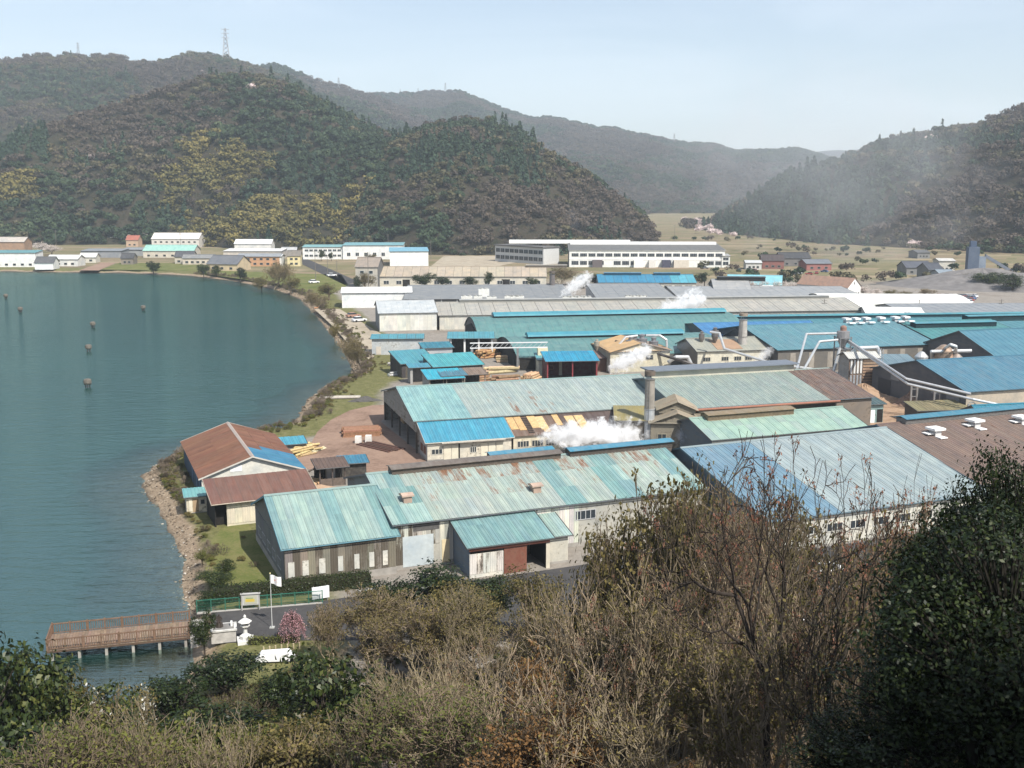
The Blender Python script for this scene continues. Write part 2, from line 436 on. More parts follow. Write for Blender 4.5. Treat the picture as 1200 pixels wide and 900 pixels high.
M['far_bamboo'] = leaf_mat('wood_bamboo', [(0, (.055, .058, .02)), (.4, (.115, .10, .03)), (.75, (.18, .145, .042)), (1, (.23, .185, .068))])
M['far_conifer'] = leaf_mat('wood_conifer', [(0, (.016, .034, .022)), (.5, (.028, .052, .03)), (1, (.046, .07, .036))])
M['blossom'] = leaf_mat('wood_blossom', [(0, (.44, .33, .32)), (.5, (.60, .48, .46)), (1, (.72, .62, .60))])
def crown_tris(n, size, shape, seed, flat=.75):
    """n leaf-clump triangles through a crown volume"""
    r = np.random.default_rng(seed); V = []
    if shape == 'round':
        lob = r.normal(0, 1, (7, 3)); lob /= np.linalg.norm(lob, axis=1)[:, None]; lob[:, 2] = np.abs(lob[:, 2]) * .8 - .1
        cen = lob * .30 + np.array([0, 0, .55]); k = r.integers(0, 7, n)
        d = r.normal(0, 1, (n, 3)); d /= np.linalg.norm(d, axis=1)[:, None]; rad = .27 * r.random(n) ** .3
        c = cen[k] + d * rad[:, None] * np.array([1, 1, flat]); nrm = d
    elif shape == 'cone':
        h = r.random(n) ** 1.4; a = r.random(n) * 6.283; rr = (1 - h) * .40 * (.55 + .45 * r.random(n)) + .02
        c = np.stack([rr * np.cos(a), rr * np.sin(a), .1 + h * 1.5], -1); nrm = np.stack([np.cos(a), np.sin(a), .5 + 0 * a], -1)
    else:   # plume: drooping sprays
        k = r.integers(0, 6, n); pa = np.arange(6) * 1.05; h = r.random(n); rr = .1 + .33 * h ** 1.6
        c = np.stack([rr * np.cos(pa[k]) + r.normal(0, .1, n), rr * np.sin(pa[k]) + r.normal(0, .1, n), .15 + 1.0 * h - .35 * h ** 3 + r.normal(0, .05, n)], -1)
        nrm = np.stack([np.cos(pa[k]) * .6, np.sin(pa[k]) * .6, .8 + 0 * h], -1)
    nrm = nrm + r.normal(0, .45, (n, 3)); nrm /= np.linalg.norm(nrm, axis=1)[:, None]
    t1 = np.cross(nrm, r.normal(0, 1, (n, 3))); t1 /= np.linalg.norm(t1, axis=1)[:, None]; t2 = np.cross(nrm, t1)
    s_ = size * (.6 + .8 * r.random(n))[:, None]
    v = np.stack([c + t1 * s_, c - t1 * s_ * .6 + t2 * s_ * .8, c - t1 * s_ * .5 - t2 * s_ * .8], 1).reshape(-1, 3)
    return v, np.arange(3 * n).reshape(-1, 3)
PK = []
def proto(kind, mat, n, size, shape, seed):
    v, f = crown_tris(n, size, shape, seed)
    o = bpy.data.objects.new('%02d_%s' % (len(PK), kind), np_mesh(kind, v, f, mat)); protos.objects.link(o); PK.append(kind)
for i in range(3): proto('evergreen', M['far_ever'], 150, .115, 'round', 10 + i)
for i in range(3): proto('bare', M['far_bare'], 120, .085, 'round', 20 + i)
for i in range(2): proto('olive', M['far_olive'], 130, .10, 'round', 30 + i)
for i in range(2): proto('bamboo', M['far_bamboo'], 130, .105, 'plume', 40 + i)
for i in range(2): proto('conifer', M['far_conifer'], 110, .12, 'cone', 50 + i)
for i in range(1): proto('blossom', M['blossom'], 140, .10, 'round', 60 + i)
KI = {k: [i for i, q in enumerate(PK) if q == k] for k in set(PK)}

def scatter(name, pts, idx, scl, tint, label=None, collection=protos, zr=None):
    me = bpy.data.meshes.new(name); n = len(pts)
    me.vertices.add(n); me.vertices.foreach_set('co', np.asarray(pts, np.float32).ravel())
    for an, ty, vals in (('idx', 'INT', np.asarray(idx, np.int32)), ('scl', 'FLOAT', np.asarray(scl, np.float32)), ('tint', 'FLOAT', np.asarray(tint, np.float32)),
                         ('rot', 'FLOAT', rng.random(n).astype(np.float32) * 6.283)):
        a = me.attributes.new(an, ty, 'POINT'); a.data.foreach_set('value', vals)
    o = link(name, me); tag(o, label, None, None, 'stuff')
    g = bpy.data.node_groups.new(name, 'GeometryNodeTree')
    g.interface.new_socket('Geometry', in_out='INPUT', socket_type='NodeSocketGeometry'); g.interface.new_socket('Geometry', in_out='OUTPUT', socket_type='NodeSocketGeometry')
    N = g.nodes; gi = N.new('NodeGroupInput'); go = N.new('NodeGroupOutput'); ip = N.new('GeometryNodeInstanceOnPoints'); ci = N.new('GeometryNodeCollectionInfo')
    ci.inputs['Collection'].default_value = collection; ci.inputs['Separate Children'].default_value = True; ci.inputs['Reset Children'].default_value = True
    ip.inputs['Pick Instance'].default_value = True
    def attr(nm, ty):
        q = N.new('GeometryNodeInputNamedAttribute'); q.data_type = ty; q.inputs['Name'].default_value = nm; return q.outputs['Attribute']
    L = g.links
    L.new(gi.outputs[0], ip.inputs['Points']); L.new(ci.outputs[0], ip.inputs['Instance']); L.new(attr('idx', 'INT'), ip.inputs['Instance Index'])
    cx = N.new('ShaderNodeCombineXYZ'); L.new(attr('rot', 'FLOAT'), cx.inputs[2]); L.new(cx.outputs[0], ip.inputs['Rotation'])
    L.new(attr('scl', 'FLOAT'), ip.inputs['Scale']); L.new(ip.outputs[0], go.inputs[0])
    md = o.modifiers.new('scatter', 'NODES'); md.node_group = g
    return o

def wood(V, s, spacing, size, seed, label, mixf, smax=1.02):
    q = plant(V, s, spacing, smax); n = len(q)
    kinds = mixf(q)
    idx = np.zeros(n, int)
    for k, lst in KI.items():
        m_ = kinds == k
        idx[m_] = np.array(lst)[rng.integers(0, len(lst), m_.sum())]
    tint = np.clip(fbm(q[:, 0] / 60, q[:, 1] / 60, seed, 3) * 1.3 - .2 + rng.normal(0, .16, n), 0, 1)
    scl = size * (.5 + 1.0 * rng.random(n) ** 1.6) * np.where(kinds == 'conifer', .95, 1)
    q[:, 2] -= .18 * scl
    return scatter('forest', q, idx, scl, tint, label)

def species(q, seed, wl, thr):
    """patches of evergreen, bare, olive and conifer wood"""
    n = len(q); a = fbm(q[:, 0] / wl, q[:, 1] / wl, seed, 4) + rng.normal(0, .04, n); c = fbm(q[:, 0] / wl * 1.3, q[:, 1] / wl * 1.3, seed + 50, 3) + rng.normal(0, .05, n)
    k = np.where(a > thr, 'bare', 'evergreen').astype(object)
    k[(np.abs(a - thr) < .035)] = 'olive'
    k[(a < thr - .04) & (c > .56)] = 'conifer'
    k[rng.random(n) < .0010] = 'blossom'
    return k
def blobs(q, lst):
    """how far inside any of the (x, y, rx, ry) stands a point is"""
    f = np.full(len(q), -1.0)
    for x, y, rx, ry in lst: f = np.maximum(f, 1 - np.hypot((q[:, 0] - x) / rx, (q[:, 1] - y) / ry))
    return f + (fbm(q[:, 0] / 35, q[:, 1] / 35, 77, 3) - .5) * .9

# near left hill, two summits
oA, VA, sA = hill([(-420, 235, 1250), (-200, 215, 1300), (-60, 200, 1350), (20, 184, 1400), (80, 160, 1420), (120, 138, 1450), (170, 122, 1450), (200, 108, 1470), (240, 97, 1480), (290, 92, 1480),
                   (330, 100, 1480), (370, 122, 1470), (410, 148, 1450), (450, 170, 1420), (520, 198, 1400), (620, 235, 1350), (700, 268, 1300)],
                  [(-420, 1030), (0, 1030), (190, 1000), (285, 890), (500, 880), (700, 1000)], 3, 46, 230, 300, 90)
oB, VB, sB = hill([(395, 288, 960), (415, 262, 1010), (440, 215, 1100), (455, 180, 1150), (475, 162, 1180), (500, 151, 1200), (530, 145, 1200), (560, 143, 1200), (590, 150, 1190), (620, 166, 1170), (650, 186, 1150), (680, 205, 1120),
                   (710, 224, 1090), (740, 246, 1060), (760, 262, 1040), (772, 284, 1020)],
                  [(380, 850), (500, 800), (650, 790), (770, 960)], 13, 24, 150, 200, 70)
def mixA(q):
    k = species(q, 101, 130, .585)
    bm = blobs(q, [(at(235, 222, 75).x, at(235, 222, 75).y, 75, 140), (BAM[0][0], BAM[0][1], 60, 150), (BAM[1][0], BAM[1][1], 115, 110), (BAM[2][0], BAM[2][1], 70, 60), (BAM[3][0], BAM[3][1], 60, 50)])
    k[(bm > .28)] = 'bamboo'
    return k
def on_hill(V, px, py):
    """nearest point of a hill's face to a line of sight"""
    a, sl = azimuth_slope(px, py); d = V.reshape(-1, 3); r = np.hypot(d[:, 0], d[:, 1])
    e = np.abs(np.arctan2(d[:, 0], d[:, 1]) - a) + np.abs((d[:, 2] - CAM_Z) / r - sl)
    m_ = r < 1500; e = np.where(m_, e, 9); return d[np.argmin(e)]
BAM = [on_hill(VA, 225, 195), on_hill(VA, 310, 262), on_hill(VA, 440, 262), on_hill(VA, 15, 225)]
BAMX = [on_hill(VA, 262, 205), on_hill(VA, 245, 200)]
print('bamboo', [tuple(int(c) for c in p) for p in BAM + BAMX])
def mixA(q):
    k = species(q, 101, 130, .585)
    bm = blobs(q, [(BAM[0][0], BAM[0][1], 38, 80), (BAMX[0][0], BAMX[0][1], 60, 70), (BAM[1][0], BAM[1][1], 120, 75), (BAM[2][0], BAM[2][1], 90, 75), (on_hill(VA, 370, 268)[0], on_hill(VA, 370, 268)[1], 110, 60), (BAM[3][0], BAM[3][1], 34, 30)])
    ev = blobs(q, [(EVG[0][0], EVG[0][1], 170, 190), (EVG[1][0], EVG[1][1], 120, 120)]); k[(ev > .15) & ((k == 'bare') | (k == 'olive')) & (rng.random(len(q)) < .85)] = 'evergreen'
    br = blobs(q, [(EVG[2][0], EVG[2][1], 130, 150)]); k[(br > .1) & (k == 'evergreen') & (rng.random(len(q)) < .6)] = 'bare'
    k[bm + rng.normal(0, .08, len(q)) > .25] = 'bamboo'
    return k
EVG = [on_hill(VA, 330, 140), on_hill(VA, 400, 190), on_hill(VA, 150, 165)]
REDB = [on_hill(VB, 540, 268), on_hill(VB, 590, 262), on_hill(VB, 640, 262)]
def mixB(q):
    k = species(q, 131, 90, .54)
    f = blobs(q, [(REDB[0][0], REDB[0][1], 50, 70), (REDB[1][0], REDB[1][1], 50, 60), (REDB[2][0], REDB[2][1], 55, 50)])
    k[(f > .2) & (k != 'blossom')] = 'bare'
    lb = on_hill(VB, 425, 275); f2 = blobs(q, [(lb[0], lb[1], 50, 70)])
    k[f2 > .25] = 'bamboo'
    return k
wood(VA, sA, 7.6, 10.5, 201, 'mixed evergreen, bare and yellow bamboo woodland over the tall rounded hill behind the lake', mixA)
wood(VB, sB, 6.6, 9.0, 202, 'brown and green woodland over the lower conical hill behind the long white factory', mixB)

# right-hand hill
oF, VF, sF = hill([(800, 276, 1500), (835, 268, 1480), (858, 246, 1500), (885, 236, 1520), (920, 222, 1540), (950, 205, 1550), (980, 190, 1560), (1000, 183, 1570), (1025, 176, 1570), (1040, 166, 1580), (1070, 164, 1580), (1100, 155, 1590),
                   (1140, 152, 1600), (1170, 140, 1600), (1200, 130, 1600), (1300, 100, 1620), (1450, 80, 1650), (1700, 90, 1650), (1950, 130, 1650)],
                  [(800, 1380), (860, 1180), (960, 1010), (1050, 960), (1200, 900), (1500, 800), (1950, 760)], 23, 40, 220, 300, 80)
def mixF(q):
    k = species(q, 151, 120, .57)
    p = on_hill(VF, 880, 262); f = blobs(q, [(p[0], p[1], 120, 150), (on_hill(VF, 940, 255)[0], on_hill(VF, 940, 255)[1], 90, 160)])
    k[(f > .25)] = 'conifer'
    p = on_hill(VF, 1150, 262); f = blobs(q, [(p[0], p[1], 110, 90)])
    k[(f > .2) & (k == 'evergreen')] = 'bare'
    return k
wood(VF, sF, 8.0, 10.5, 203, 'dark conifer and bare woodland over the right-hand hill beyond the fields', mixF)

# ridges behind
oC, VC, sC = hill([(-900, 120, 2300), (-500, 85, 2350), (-200, 78, 2400), (-60, 80, 2400), (0, 72, 2400), (40, 67, 2400), (90, 66, 2400), (130, 66, 2400), (165, 76, 2400), (200, 70, 2420), (240, 64, 2450), (275, 70, 2450), (310, 84, 2500),
                   (350, 95, 2500), (390, 130, 2500), (450, 190, 2500), (520, 250, 2500)], [(-900, 1500), (520, 1500)], 33, 50, 420, 260, 70)
oD, VD, sD = hill([(200, 130, 3200), (260, 95, 3200), (310, 80, 3200), (340, 84, 3200), (380, 100, 3200), (410, 106, 3200), (440, 118, 3200), (480, 130, 3200), (540, 150, 3150), (620, 180, 3100), (700, 230, 3000), (760, 262, 2800)],
                  [(200, 1900), (760, 2000)], 43, 45, 500, 200, 60)
oE, VE, sE = hill([(380, 140, 4000), (430, 113, 4000), (470, 109, 4000), (500, 109, 4000), (540, 109, 4000), (565, 118, 4000), (600, 132, 4000), (625, 140, 4000), (650, 137, 4000), (690, 150, 4000), (720, 152, 4000), (760, 161, 4000), (790, 166, 3900),
                   (830, 171, 3900), (860, 178, 3800), (880, 177, 3700), (905, 180, 3700), (930, 176, 3700), (960, 184, 3600), (1010, 200, 3500), (1100, 230, 3400), (1200, 255, 3200)],
                  [(380, 2300), (700, 2150), (820, 2250), (1200, 2000)], 53, 42, 480, 300, 80)
oG, VG, sG = hill([(700, 230, 6500), (850, 196, 6500), (930, 183, 6500), (970, 176, 6500), (1005, 172, 6500), (1060, 176, 6500), (1200, 200, 6500), (1500, 170, 6500), (1900, 190, 6500)], [(700, 5200), (1900, 5200)], 63, 60, 700, 120, 40)
wood(VC, sC, 9.5, 11, 204, 'hazy brown woodland on the high ridge behind the rounded hill', lambda q: np.where(species(q, 161, 190, .50) == 'conifer', 'evergreen', species(q, 161, 190, .50)))
wood(VD, sD, 13, 16, 205, 'hazy woodland on the ridge running down to the middle of the valley', lambda q: np.where(species(q, 171, 220, .5) == 'bare', 'bare', 'evergreen'))
wood(VE, sE, 12, 12.5, 206, 'blue hazy woodland on the far mountains closing the valley', lambda q: np.where(species(q, 181, 260, .5) == 'bare', 'bare', 'evergreen'))
# ------------------------------------------------------------------ building kit
TEAL = (.16, .275, .276); TEAL_PALE = (.25, .345, .325); SKYBLUE = (.045, .235, .35); DEEPBLUE = (.03, .135, .22); GREENTEAL = (.045, .195, .20)
GREYTEAL = (.23, .33, .315); BROWN = (.125, .058, .038); DARKBROWN = (.085, .058, .05); GREYROOF = (.27, .275, .27); WHITE = (.74, .74, .72)
CREAM = (.55, .50, .40); WALLGREY = (.30, .285, .25); WALLDARK = (.085, .085, .085); BLACK = (.022, .02, .018)
def rgba(c, a=.3): return (c[0], c[1], c[2], a)
def jit(c, k=.08):
    f = 1 + random.uniform(-k, k); return tuple(min(1, q * f * (1 + random.uniform(-k, k) * .3)) for q in c)

_sheet_cache = {}
def sheet_mesh(W, L, pitch, rise, mat, name='roof_panel', thick=.035):
    """ribbed sheet: x across [0, W], y up the slope [0, L], ribs in +z"""
    key = (round(W, 2), round(L, 2), pitch, rise, mat.name, name)
    if key in _sheet_cache: return _sheet_cache[key]
    n = max(1, round(W / pitch)); p = W / n; prof = [(0, 0)]
    for i in range(n):
        c = (i + .5) * p; q = min(.07, p * .2)
        prof += [(c - q * 1.6, 0), (c - q * .8, rise), (c + q * .8, rise), (c + q * 1.6, 0)]
    prof += [(W, 0), (W, -thick), (0, -thick)]
    b = MB(); k = len(prof)
    b.v = [(x, 0, z) for x, z in prof] + [(x, L, z) for x, z in prof]
    b.f = [(i, (i + 1) % k, k + (i + 1) % k, k + i) for i in range(k)]
    # end caps as strips so that no face is concave
    m_ = k - 2
    for off, fl in ((0, False), (k, True)):
        for i in range(0, m_ - 1):
            pass
        f = [off + i for i in range(k)]
        b.f.append(tuple(f if fl else f[::-1]))
    me = b.mesh(name, mat); _sheet_cache[key] = me; return me
def frame(O, ex, ey):
    ex, ey = Vector(ex).normalized(), Vector(ey).normalized(); ez = ex.cross(ey).normalized(); ey = ez.cross(ex)
    m_ = Matrix((ex, ey, ez)).transposed().to_4x4(); m_.translation = Vector(O); return m_
def roof_slope(parent, O, ex, ey, W, L, color, pitch=.5, rise=.055, mat=None, nw=0, rows=1, paint=None, name='roof', gap=.012, drop=0):
    """one roof slope in the parent's frame. nw > 0 lays separate roof_panel pieces; paint(i, j, n, rows) -> rgba"""
    mat = mat or M['roof']; F = frame(O, ex, ey)
    if not nw:
        return link(name, sheet_mesh(W, L, pitch, rise, mat, name), parent, F, color)
    base = MB().box(0.02, W - .02, .02, L - .02, -.09, -.045).build(name, M['wood'], parent, (.11, .10, .09), F)
    pw = W / nw; pl = L / rows
    for j in range(rows):
        for i in range(nw):
            me = sheet_mesh(pw - max(gap, pw * .035), pl + (.12 if j < rows - 1 else 0), pitch, rise, mat)
            sag = random.uniform(-.012, .012)
            o = link('roof_panel', me, base, Matrix.Translation((i * pw, j * pl, .004 * i % .008 + sag + .022 * (rows - j) - .02)), paint(i, j, nw, rows) if paint else color)
            if j < rows - 1: o.rotation_euler = (0, 0, 0)
    return base
def window(parent, x, z, w_, h_, y=0.0, face='front', frame_c=(.6, .6, .58), n=2, depth=.07):
    """frame and pane set into a wall of the parent; face front: wall in the x-z plane at y; left: wall in the y-z plane"""
    if face == 'front': F = Matrix.Translation((x, y, z))
    elif face == 'left': F = frame((0 + y, x + w_, z), (0, -1, 0), (1, 0, 0)); F = Matrix.Translation((y, x + w_, z)) @ Matrix.Rotation(-math.pi / 2, 4, 'Z')
    elif face == 'right': F = Matrix.Translation((y, x, z)) @ Matrix.Rotation(math.pi / 2, 4, 'Z')
    b = MB(); t_ = min(.09, h_ * .12)
    b.box(0, w_, -depth, 0.02, 0, t_).box(0, w_, -depth, 0.02, h_ - t_, h_)
    for i in range(n + 1):
        c = i * (w_ - t_) / n; b.box(c, c + t_, -depth + .004, 0.018, t_, h_ - t_)
    fr = b.build('window', M['paint'], parent, frame_c, F)
    MB().box(t_ * .5, w_ - t_ * .5, -depth * .45, -.012, t_ * .5, h_ - t_ * .5).build('pane', M['glass'], fr)
    return fr
def panels(parent, x0, x1, z0, z1, y, w_, color, mat=None, pitch=.33, jitter=.15, name='wall_panel', rise=.03, amt=(.2, .9), face='front'):
    """upright ribbed sheets over a wall, each a piece"""
    n = max(1, round((x1 - x0) / w_)); pw = (x1 - x0) / n
    me = sheet_mesh(pw - .015, z1 - z0, pitch, rise, mat or M['wall'], name)
    for i in range(n):
        F = frame((x0 + i * pw, y - .01 - .006 * (i % 2), z0), (1, 0, 0), (0, 0, 1)) if face == 'front' else frame((y - .01 - .006 * (i % 2), x1 - i * pw, z0), (0, -1, 0), (0, 0, 1))
        link(name, me, parent, F, rgba(jit(color, jitter), random.uniform(*amt)))

def shed(name, label, cat, A, ang, L, D, hE, hR, yr=None, hB=None, front=WALLGREY, side=WALLGREY, roofF=(.3, .3, .3, .3), roofB=None, ov=.45, group=None, z0=LAND,
         pitch=.6, nw=0, rows=1, paint=None, paintB=None, walls='flrb', amt=.5, roofmat=None, trim=(.10, .10, .10), cap=True, plinth=.5, eave_trim=True, wallmat=None, rise=.055):
    """gabled (or lean-to, when yr >= D) hall; local frame: x along the front eave, y back, z up, origin at the front-left ground corner"""
    yr = D / 2 if yr is None else yr; hB = hE if hB is None else hB
    r = thing(name, label, cat, (A[0], A[1], z0), math.radians(ang), group); wm_ = wallmat or M['wall']
    T = .14
    def hz_(y): return hE + (hR - hE) * y / yr if y <= yr else hR + (hB - hR) * (y - yr) / (D - yr)
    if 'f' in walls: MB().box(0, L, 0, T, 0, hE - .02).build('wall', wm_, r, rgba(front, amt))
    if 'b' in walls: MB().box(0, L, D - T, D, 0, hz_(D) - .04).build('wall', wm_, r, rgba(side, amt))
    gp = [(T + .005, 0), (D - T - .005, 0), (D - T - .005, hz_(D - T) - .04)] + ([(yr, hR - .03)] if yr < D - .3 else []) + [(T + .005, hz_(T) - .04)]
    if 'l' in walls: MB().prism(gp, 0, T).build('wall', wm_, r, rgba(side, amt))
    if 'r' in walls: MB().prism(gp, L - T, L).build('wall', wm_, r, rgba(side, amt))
    if plinth:
        b = MB().box(-.06, L + .06, -.06, .0, 0, plinth); b.box(-.06, -.002, 0, D, 0, plinth); b.build('plinth', M['concrete'], r, (.30, .28, .25))
    lift = .09
    sF = math.hypot(yr, hR - hE); ey = Vector((0, yr, hR - hE)).normalized()
    O = Vector((-ov, 0, hE + lift)) - ey * ov
    roof_slope(r, O, (1, 0, 0), ey, L + 2 * ov, sF + ov - .02, roofF, pitch, rise, roofmat, nw, rows, paint)
    if yr < D - .3:
        eyb = Vector((0, -(D - yr), hR - hB)).normalized(); sB = math.hypot(D - yr, hR - hB)
        O2 = Vector((L + ov, D, hB + lift)) - eyb * ov
        roof_slope(r, O2, (-1, 0, 0), eyb, L + 2 * ov, sB + ov - .02, roofB or roofF, pitch, rise, roofmat, nw if paintB else 0, rows, paintB)
        if cap:
            c = MB(); c.prism([(yr - .32, hR + lift - .03), (yr, hR + lift + .16), (yr + .32, hR + lift - .03), (yr, hR + lift + .09)], -ov - .03, L + ov + .03)
            c.build('ridge_cap', M['paint'], r, tuple(q * .75 for q in roofF[:3]))
    # barge boards and eave trim
    b = MB()
    for x in (-ov - .06, L + ov + .012):
        ya, za = -ov * ey.y, hE + lift - ov * ey.z
        b.prism([(ya, za - .22), (ya, za + .05), (yr, hR + lift + .05), (yr, hR + lift - .22)], x, x + .05)
        if yr < D - .3:
            yb, zb = D - eyb.y * ov, hB + lift - ov * eyb.z
            b.prism([(yr + .001, hR + lift - .22), (yr + .001, hR + lift + .05), (yb, zb + .05), (yb, zb - .22)], x, x + .05)
    for k0 in range(0, len(b.v), 8): c_ = MB(); c_.prism([(0, 0)] * 4, 0, 1); c_.v = b.v[k0:k0 + 8]; c_.build('barge_board', M['paint'], r, trim)
    if eave_trim:
        ya, za = -ov * ey.y, hE + lift - ov * ey.z
        MB().tube((-ov, ya - .07, za - .08), (L + ov, ya - .07, za - .08), .07, n=6).build('gutter', M['paint'], r, trim)
    r['_L'] = L
    return r
def span(eL, eR, h, z0=LAND):
    a, b_ = at(*eL, z0 + h), at(*eR, z0 + h); d = b_ - a
    return (a.x, a.y), math.degrees(math.atan2(d.y, d.x)), d.length
def perp(A, ang, px, py, h, z0=LAND):
    p = at(px, py, z0 + h); u = math.radians(ang); dx, dy = p.x - A[0], p.y - A[1]
    return dx * math.cos(u) + dy * math.sin(u), -dx * math.sin(u) + dy * math.cos(u)
def along(A, ang, y, z, px):
    """distance along a front whose point (x, y) at height z stands in the photograph's column px"""
    c, s_ = math.cos(math.radians(ang)), math.sin(math.radians(ang)); lo, hi = -50, 200
    for _ in range(50):
        m_ = (lo + hi) / 2; X = A[0] + m_ * c - y * s_; Y = A[1] + m_ * s_ + y * c
        if 600 + FOC * X / (Y * CP - (z - CAM_Z) * SP) < px: lo = m_
        else: hi = m_
    return lo
def ridge_vent(parent, x0, x1, yc, z, w_=1.6, h_=1.0, cover=DEEPBLUE, side=(.12, .10, .085), mat=None, ends=True):
    """raised louvred monitor along a ridge"""
    v_ = MB().box(x0, x1, yc - w_ / 2, yc + w_ / 2, z - .5, z + h_).build('ridge_vent', M['wood'], parent, side)
    b = MB()
    for k in range(3): b.box(x0 + .05, x1 - .05, yc - w_ / 2 - .05, yc - w_ / 2 - .005, z + .12 + k * h_ * .28, z + .12 + k * h_ * .28 + h_ * .15)
    b.build('louvre', M['wood'], v_, tuple(q * .7 for q in side))
    c = MB().prism([(yc - w_ / 2 - .35, z + h_ - .02), (yc, z + h_ + .22), (yc + w_ / 2 + .35, z + h_ - .02), (yc + w_ / 2 + .35, z + h_ + .06), (yc, z + h_ + .32), (yc - w_ / 2 - .35, z + h_ + .06)], x0 - .2, x1 + .2)
    c.build('vent_cover', M['roof'], v_, rgba(cover, .4))
    return v_
def roof_fan(parent, x, y, z, s=1.0, c=(.36, .27, .22)):
    """louvred roof ventilator box with a hood"""
    f = MB().box(x - .55 * s, x + .55 * s, y - .6 * s, y + .6 * s, z - .6, z + .75 * s).build('roof_ventilator', M['rusty'], parent, rgba(c, .4))
    MB().prism([(y - .8 * s, z + .76 * s), (y + .8 * s, z + .76 * s), (y + .8 * s, z + .95 * s), (y, z + 1.15 * s), (y - .8 * s, z + .95 * s)], x - .8 * s, x + .8 * s).build('hood', M['rusty'], f, rgba(tuple(q * 1.2 for q in c), .5))
    return f

# ------------------------------------------------------------------ near halls
# 1 barn on the grass
A, ang, L = (at(333, 642, LAND + 5).x, at(333, 642, LAND + 5).y), 22.5, 13.6
def pb(i, j, n, rows):
    u = (i + .5) / n
    c = TEAL_PALE if (.08 < u < .47 or .60 < u < .90) else TEAL
    return rgba(jit(c, .07), .22 if c is TEAL_PALE else .12)
barn = shed('barn', 'barn with ribbed pale turquoise roof and weathered boarded front beside the lawn', 'barn', A, ang, L, 20, 5, 8.7,
            roofF=rgba(TEAL_PALE, .3), nw=15, rows=2, paint=pb, pitch=.46, front=(.17, .15, .12), side=(.13, .13, .13), trim=(.10, .22, .27), walls='flrb', plinth=.9, amt=.6)
panels(barn, .05, L - .05, .92, 4.85, -.02, .9, (.20, .175, .14), jitter=.3, amt=(.3, 1))
for x in (.35, 2.05, 4.05, 6.35, 8.35, 10.2, 11.9): MB().box(x, x + (.75 if x < 5 else .62), -.13, -.09, 1.3, 3.15).build('shutter', M['wall'], barn, rgba((.60, .58, .52), .55))
for y in (2.2, 5.6, 9.0, 12.4, 15.4): window(barn, y, 1.5, 2.2, 1.3, -.02, 'left', (.35, .35, .35), 3)
panels(barn, .3, 19.7, .9, 4.7, -.02, 1.6, (.16, .16, .165), jitter=.15, amt=(.1, .6), face='left')

# 2 long main hall
A2 = (at(463, 614, LAND + 6).x, at(463, 614, LAND + 6).y); ang2 = 22.3
def pm(i, j, n, rows):
    u = (i + .5) / n
    tq = u < .085 or .52 < u < .60 or .70 < u < .78 or u > .93 or (.085 < u < .12 and j < 2)
    if tq: return rgba(jit(TEAL if random.random() < .75 else TEAL_PALE, .09), .15 + .12 * j)
    return rgba(jit((.295, .35, .32), .09), .2 + (random.uniform(.3, .62) if j == rows - 1 else .15 + .3 * random.random() * j))
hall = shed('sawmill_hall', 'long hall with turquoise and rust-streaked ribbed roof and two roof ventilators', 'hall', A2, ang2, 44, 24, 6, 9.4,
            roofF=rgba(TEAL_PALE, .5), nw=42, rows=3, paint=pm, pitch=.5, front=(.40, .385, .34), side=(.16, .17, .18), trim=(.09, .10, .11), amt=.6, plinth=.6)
ridge_vent(hall, 2.9, 27.5, 12, 9.15, 1.9, .85, (.13, .105, .09), (.16, .13, .105))
ridge_vent(hall, 29.0, 45.5, 12, 9.1, 1.7, 1.0, (.05, .20, .30))
ridge_vent(hall, 17.5, 27.0, 13.4, 9.5, 1.3, .75, (.05, .20, .30))
roof_fan(hall, 2.9, 4.6, 7.35, 1.0); roof_fan(hall, 20.4, 3.6, 7.1, 1.0)
panels(hall, 0.05, 2.2, .6, 5.85, -.02, .55, (.55, .53, .47), amt=(.5, 1)); panels(hall, 5.8, 8.2, .6, 5.85, -.02, .6, (.5, .48, .42), amt=(.4, 1))
panels(hall, 2.25, 5.75, 2.9, 4.7, -.02, .6, (.52, .50, .45), amt=(.4, 1))
MB().box(2.3, 5.7, -.06, -.015, 4.75, 5.75).build('louvre', M['wood'], hall, (.10, .095, .09))
MB().box(.9, 4.9, -.10, -.05, .3, 4.2).build('sheet_patch', M['wall'], hall, rgba((.45, .50, .52), .2))
MB().box(6.0, 7.0, -.14, -.10, .3, 3.3).build('door', M['paint'], hall, (.62, .52, .33))
for x0 in (13.6, 17.5, 21.5): panels(hall, x0, x0 + 3.5, .6, 5.8, -.02, .7, (.60, .58, .52), amt=(.2, .7))
for x in (9.0, 24.5): window(hall, x, 3.6, 3.0, 1.3, -.02, 'front', (.4, .4, .4), 4)

# annex in front of it
A3 = (at(550, 641, LAND + 4).x, at(550, 641, LAND + 4).y)
annex = shed('lean_to_annex', 'turquoise ribbed lean-to annex with dark doorway in front of the long hall', 'shed', A3, 21.5, 10.6, 9.0, 4.0, 6.25, yr=9.0,
             roofF=rgba(TEAL, .2), nw=12, rows=2, paint=lambda i, j, n, r: rgba(jit(TEAL, .07), .06 + .1 * random.random()), pitch=.45, front=(.20, .09, .06), side=(.10, .14, .19), walls='lb', plinth=.0, trim=(.06, .06, .06))
MB().box(0.02, 4.4, 0, .12, 0, 3.0).build('wall', M['wall'], annex, rgba((.62, .59, .52), .5)); panels(annex, .05, 4.35, .5, 3.0, -.02, .8, (.66, .63, .56), amt=(.3, .8))
MB().box(4.5, 7.5, .02, .12, 0, 3.3).build('door', M['rusty'], annex, rgba((.17, .065, .045), .5))
MB().box(0, 10.6, -.02, .13, 3.32, 3.95).build('lintel', M['rusty'], annex, rgba((.27, .10, .07), .4))
MB().box(10.1, 10.6, 0, .14, 0, 3.3).build('post', M['paint'], annex, CREAM)
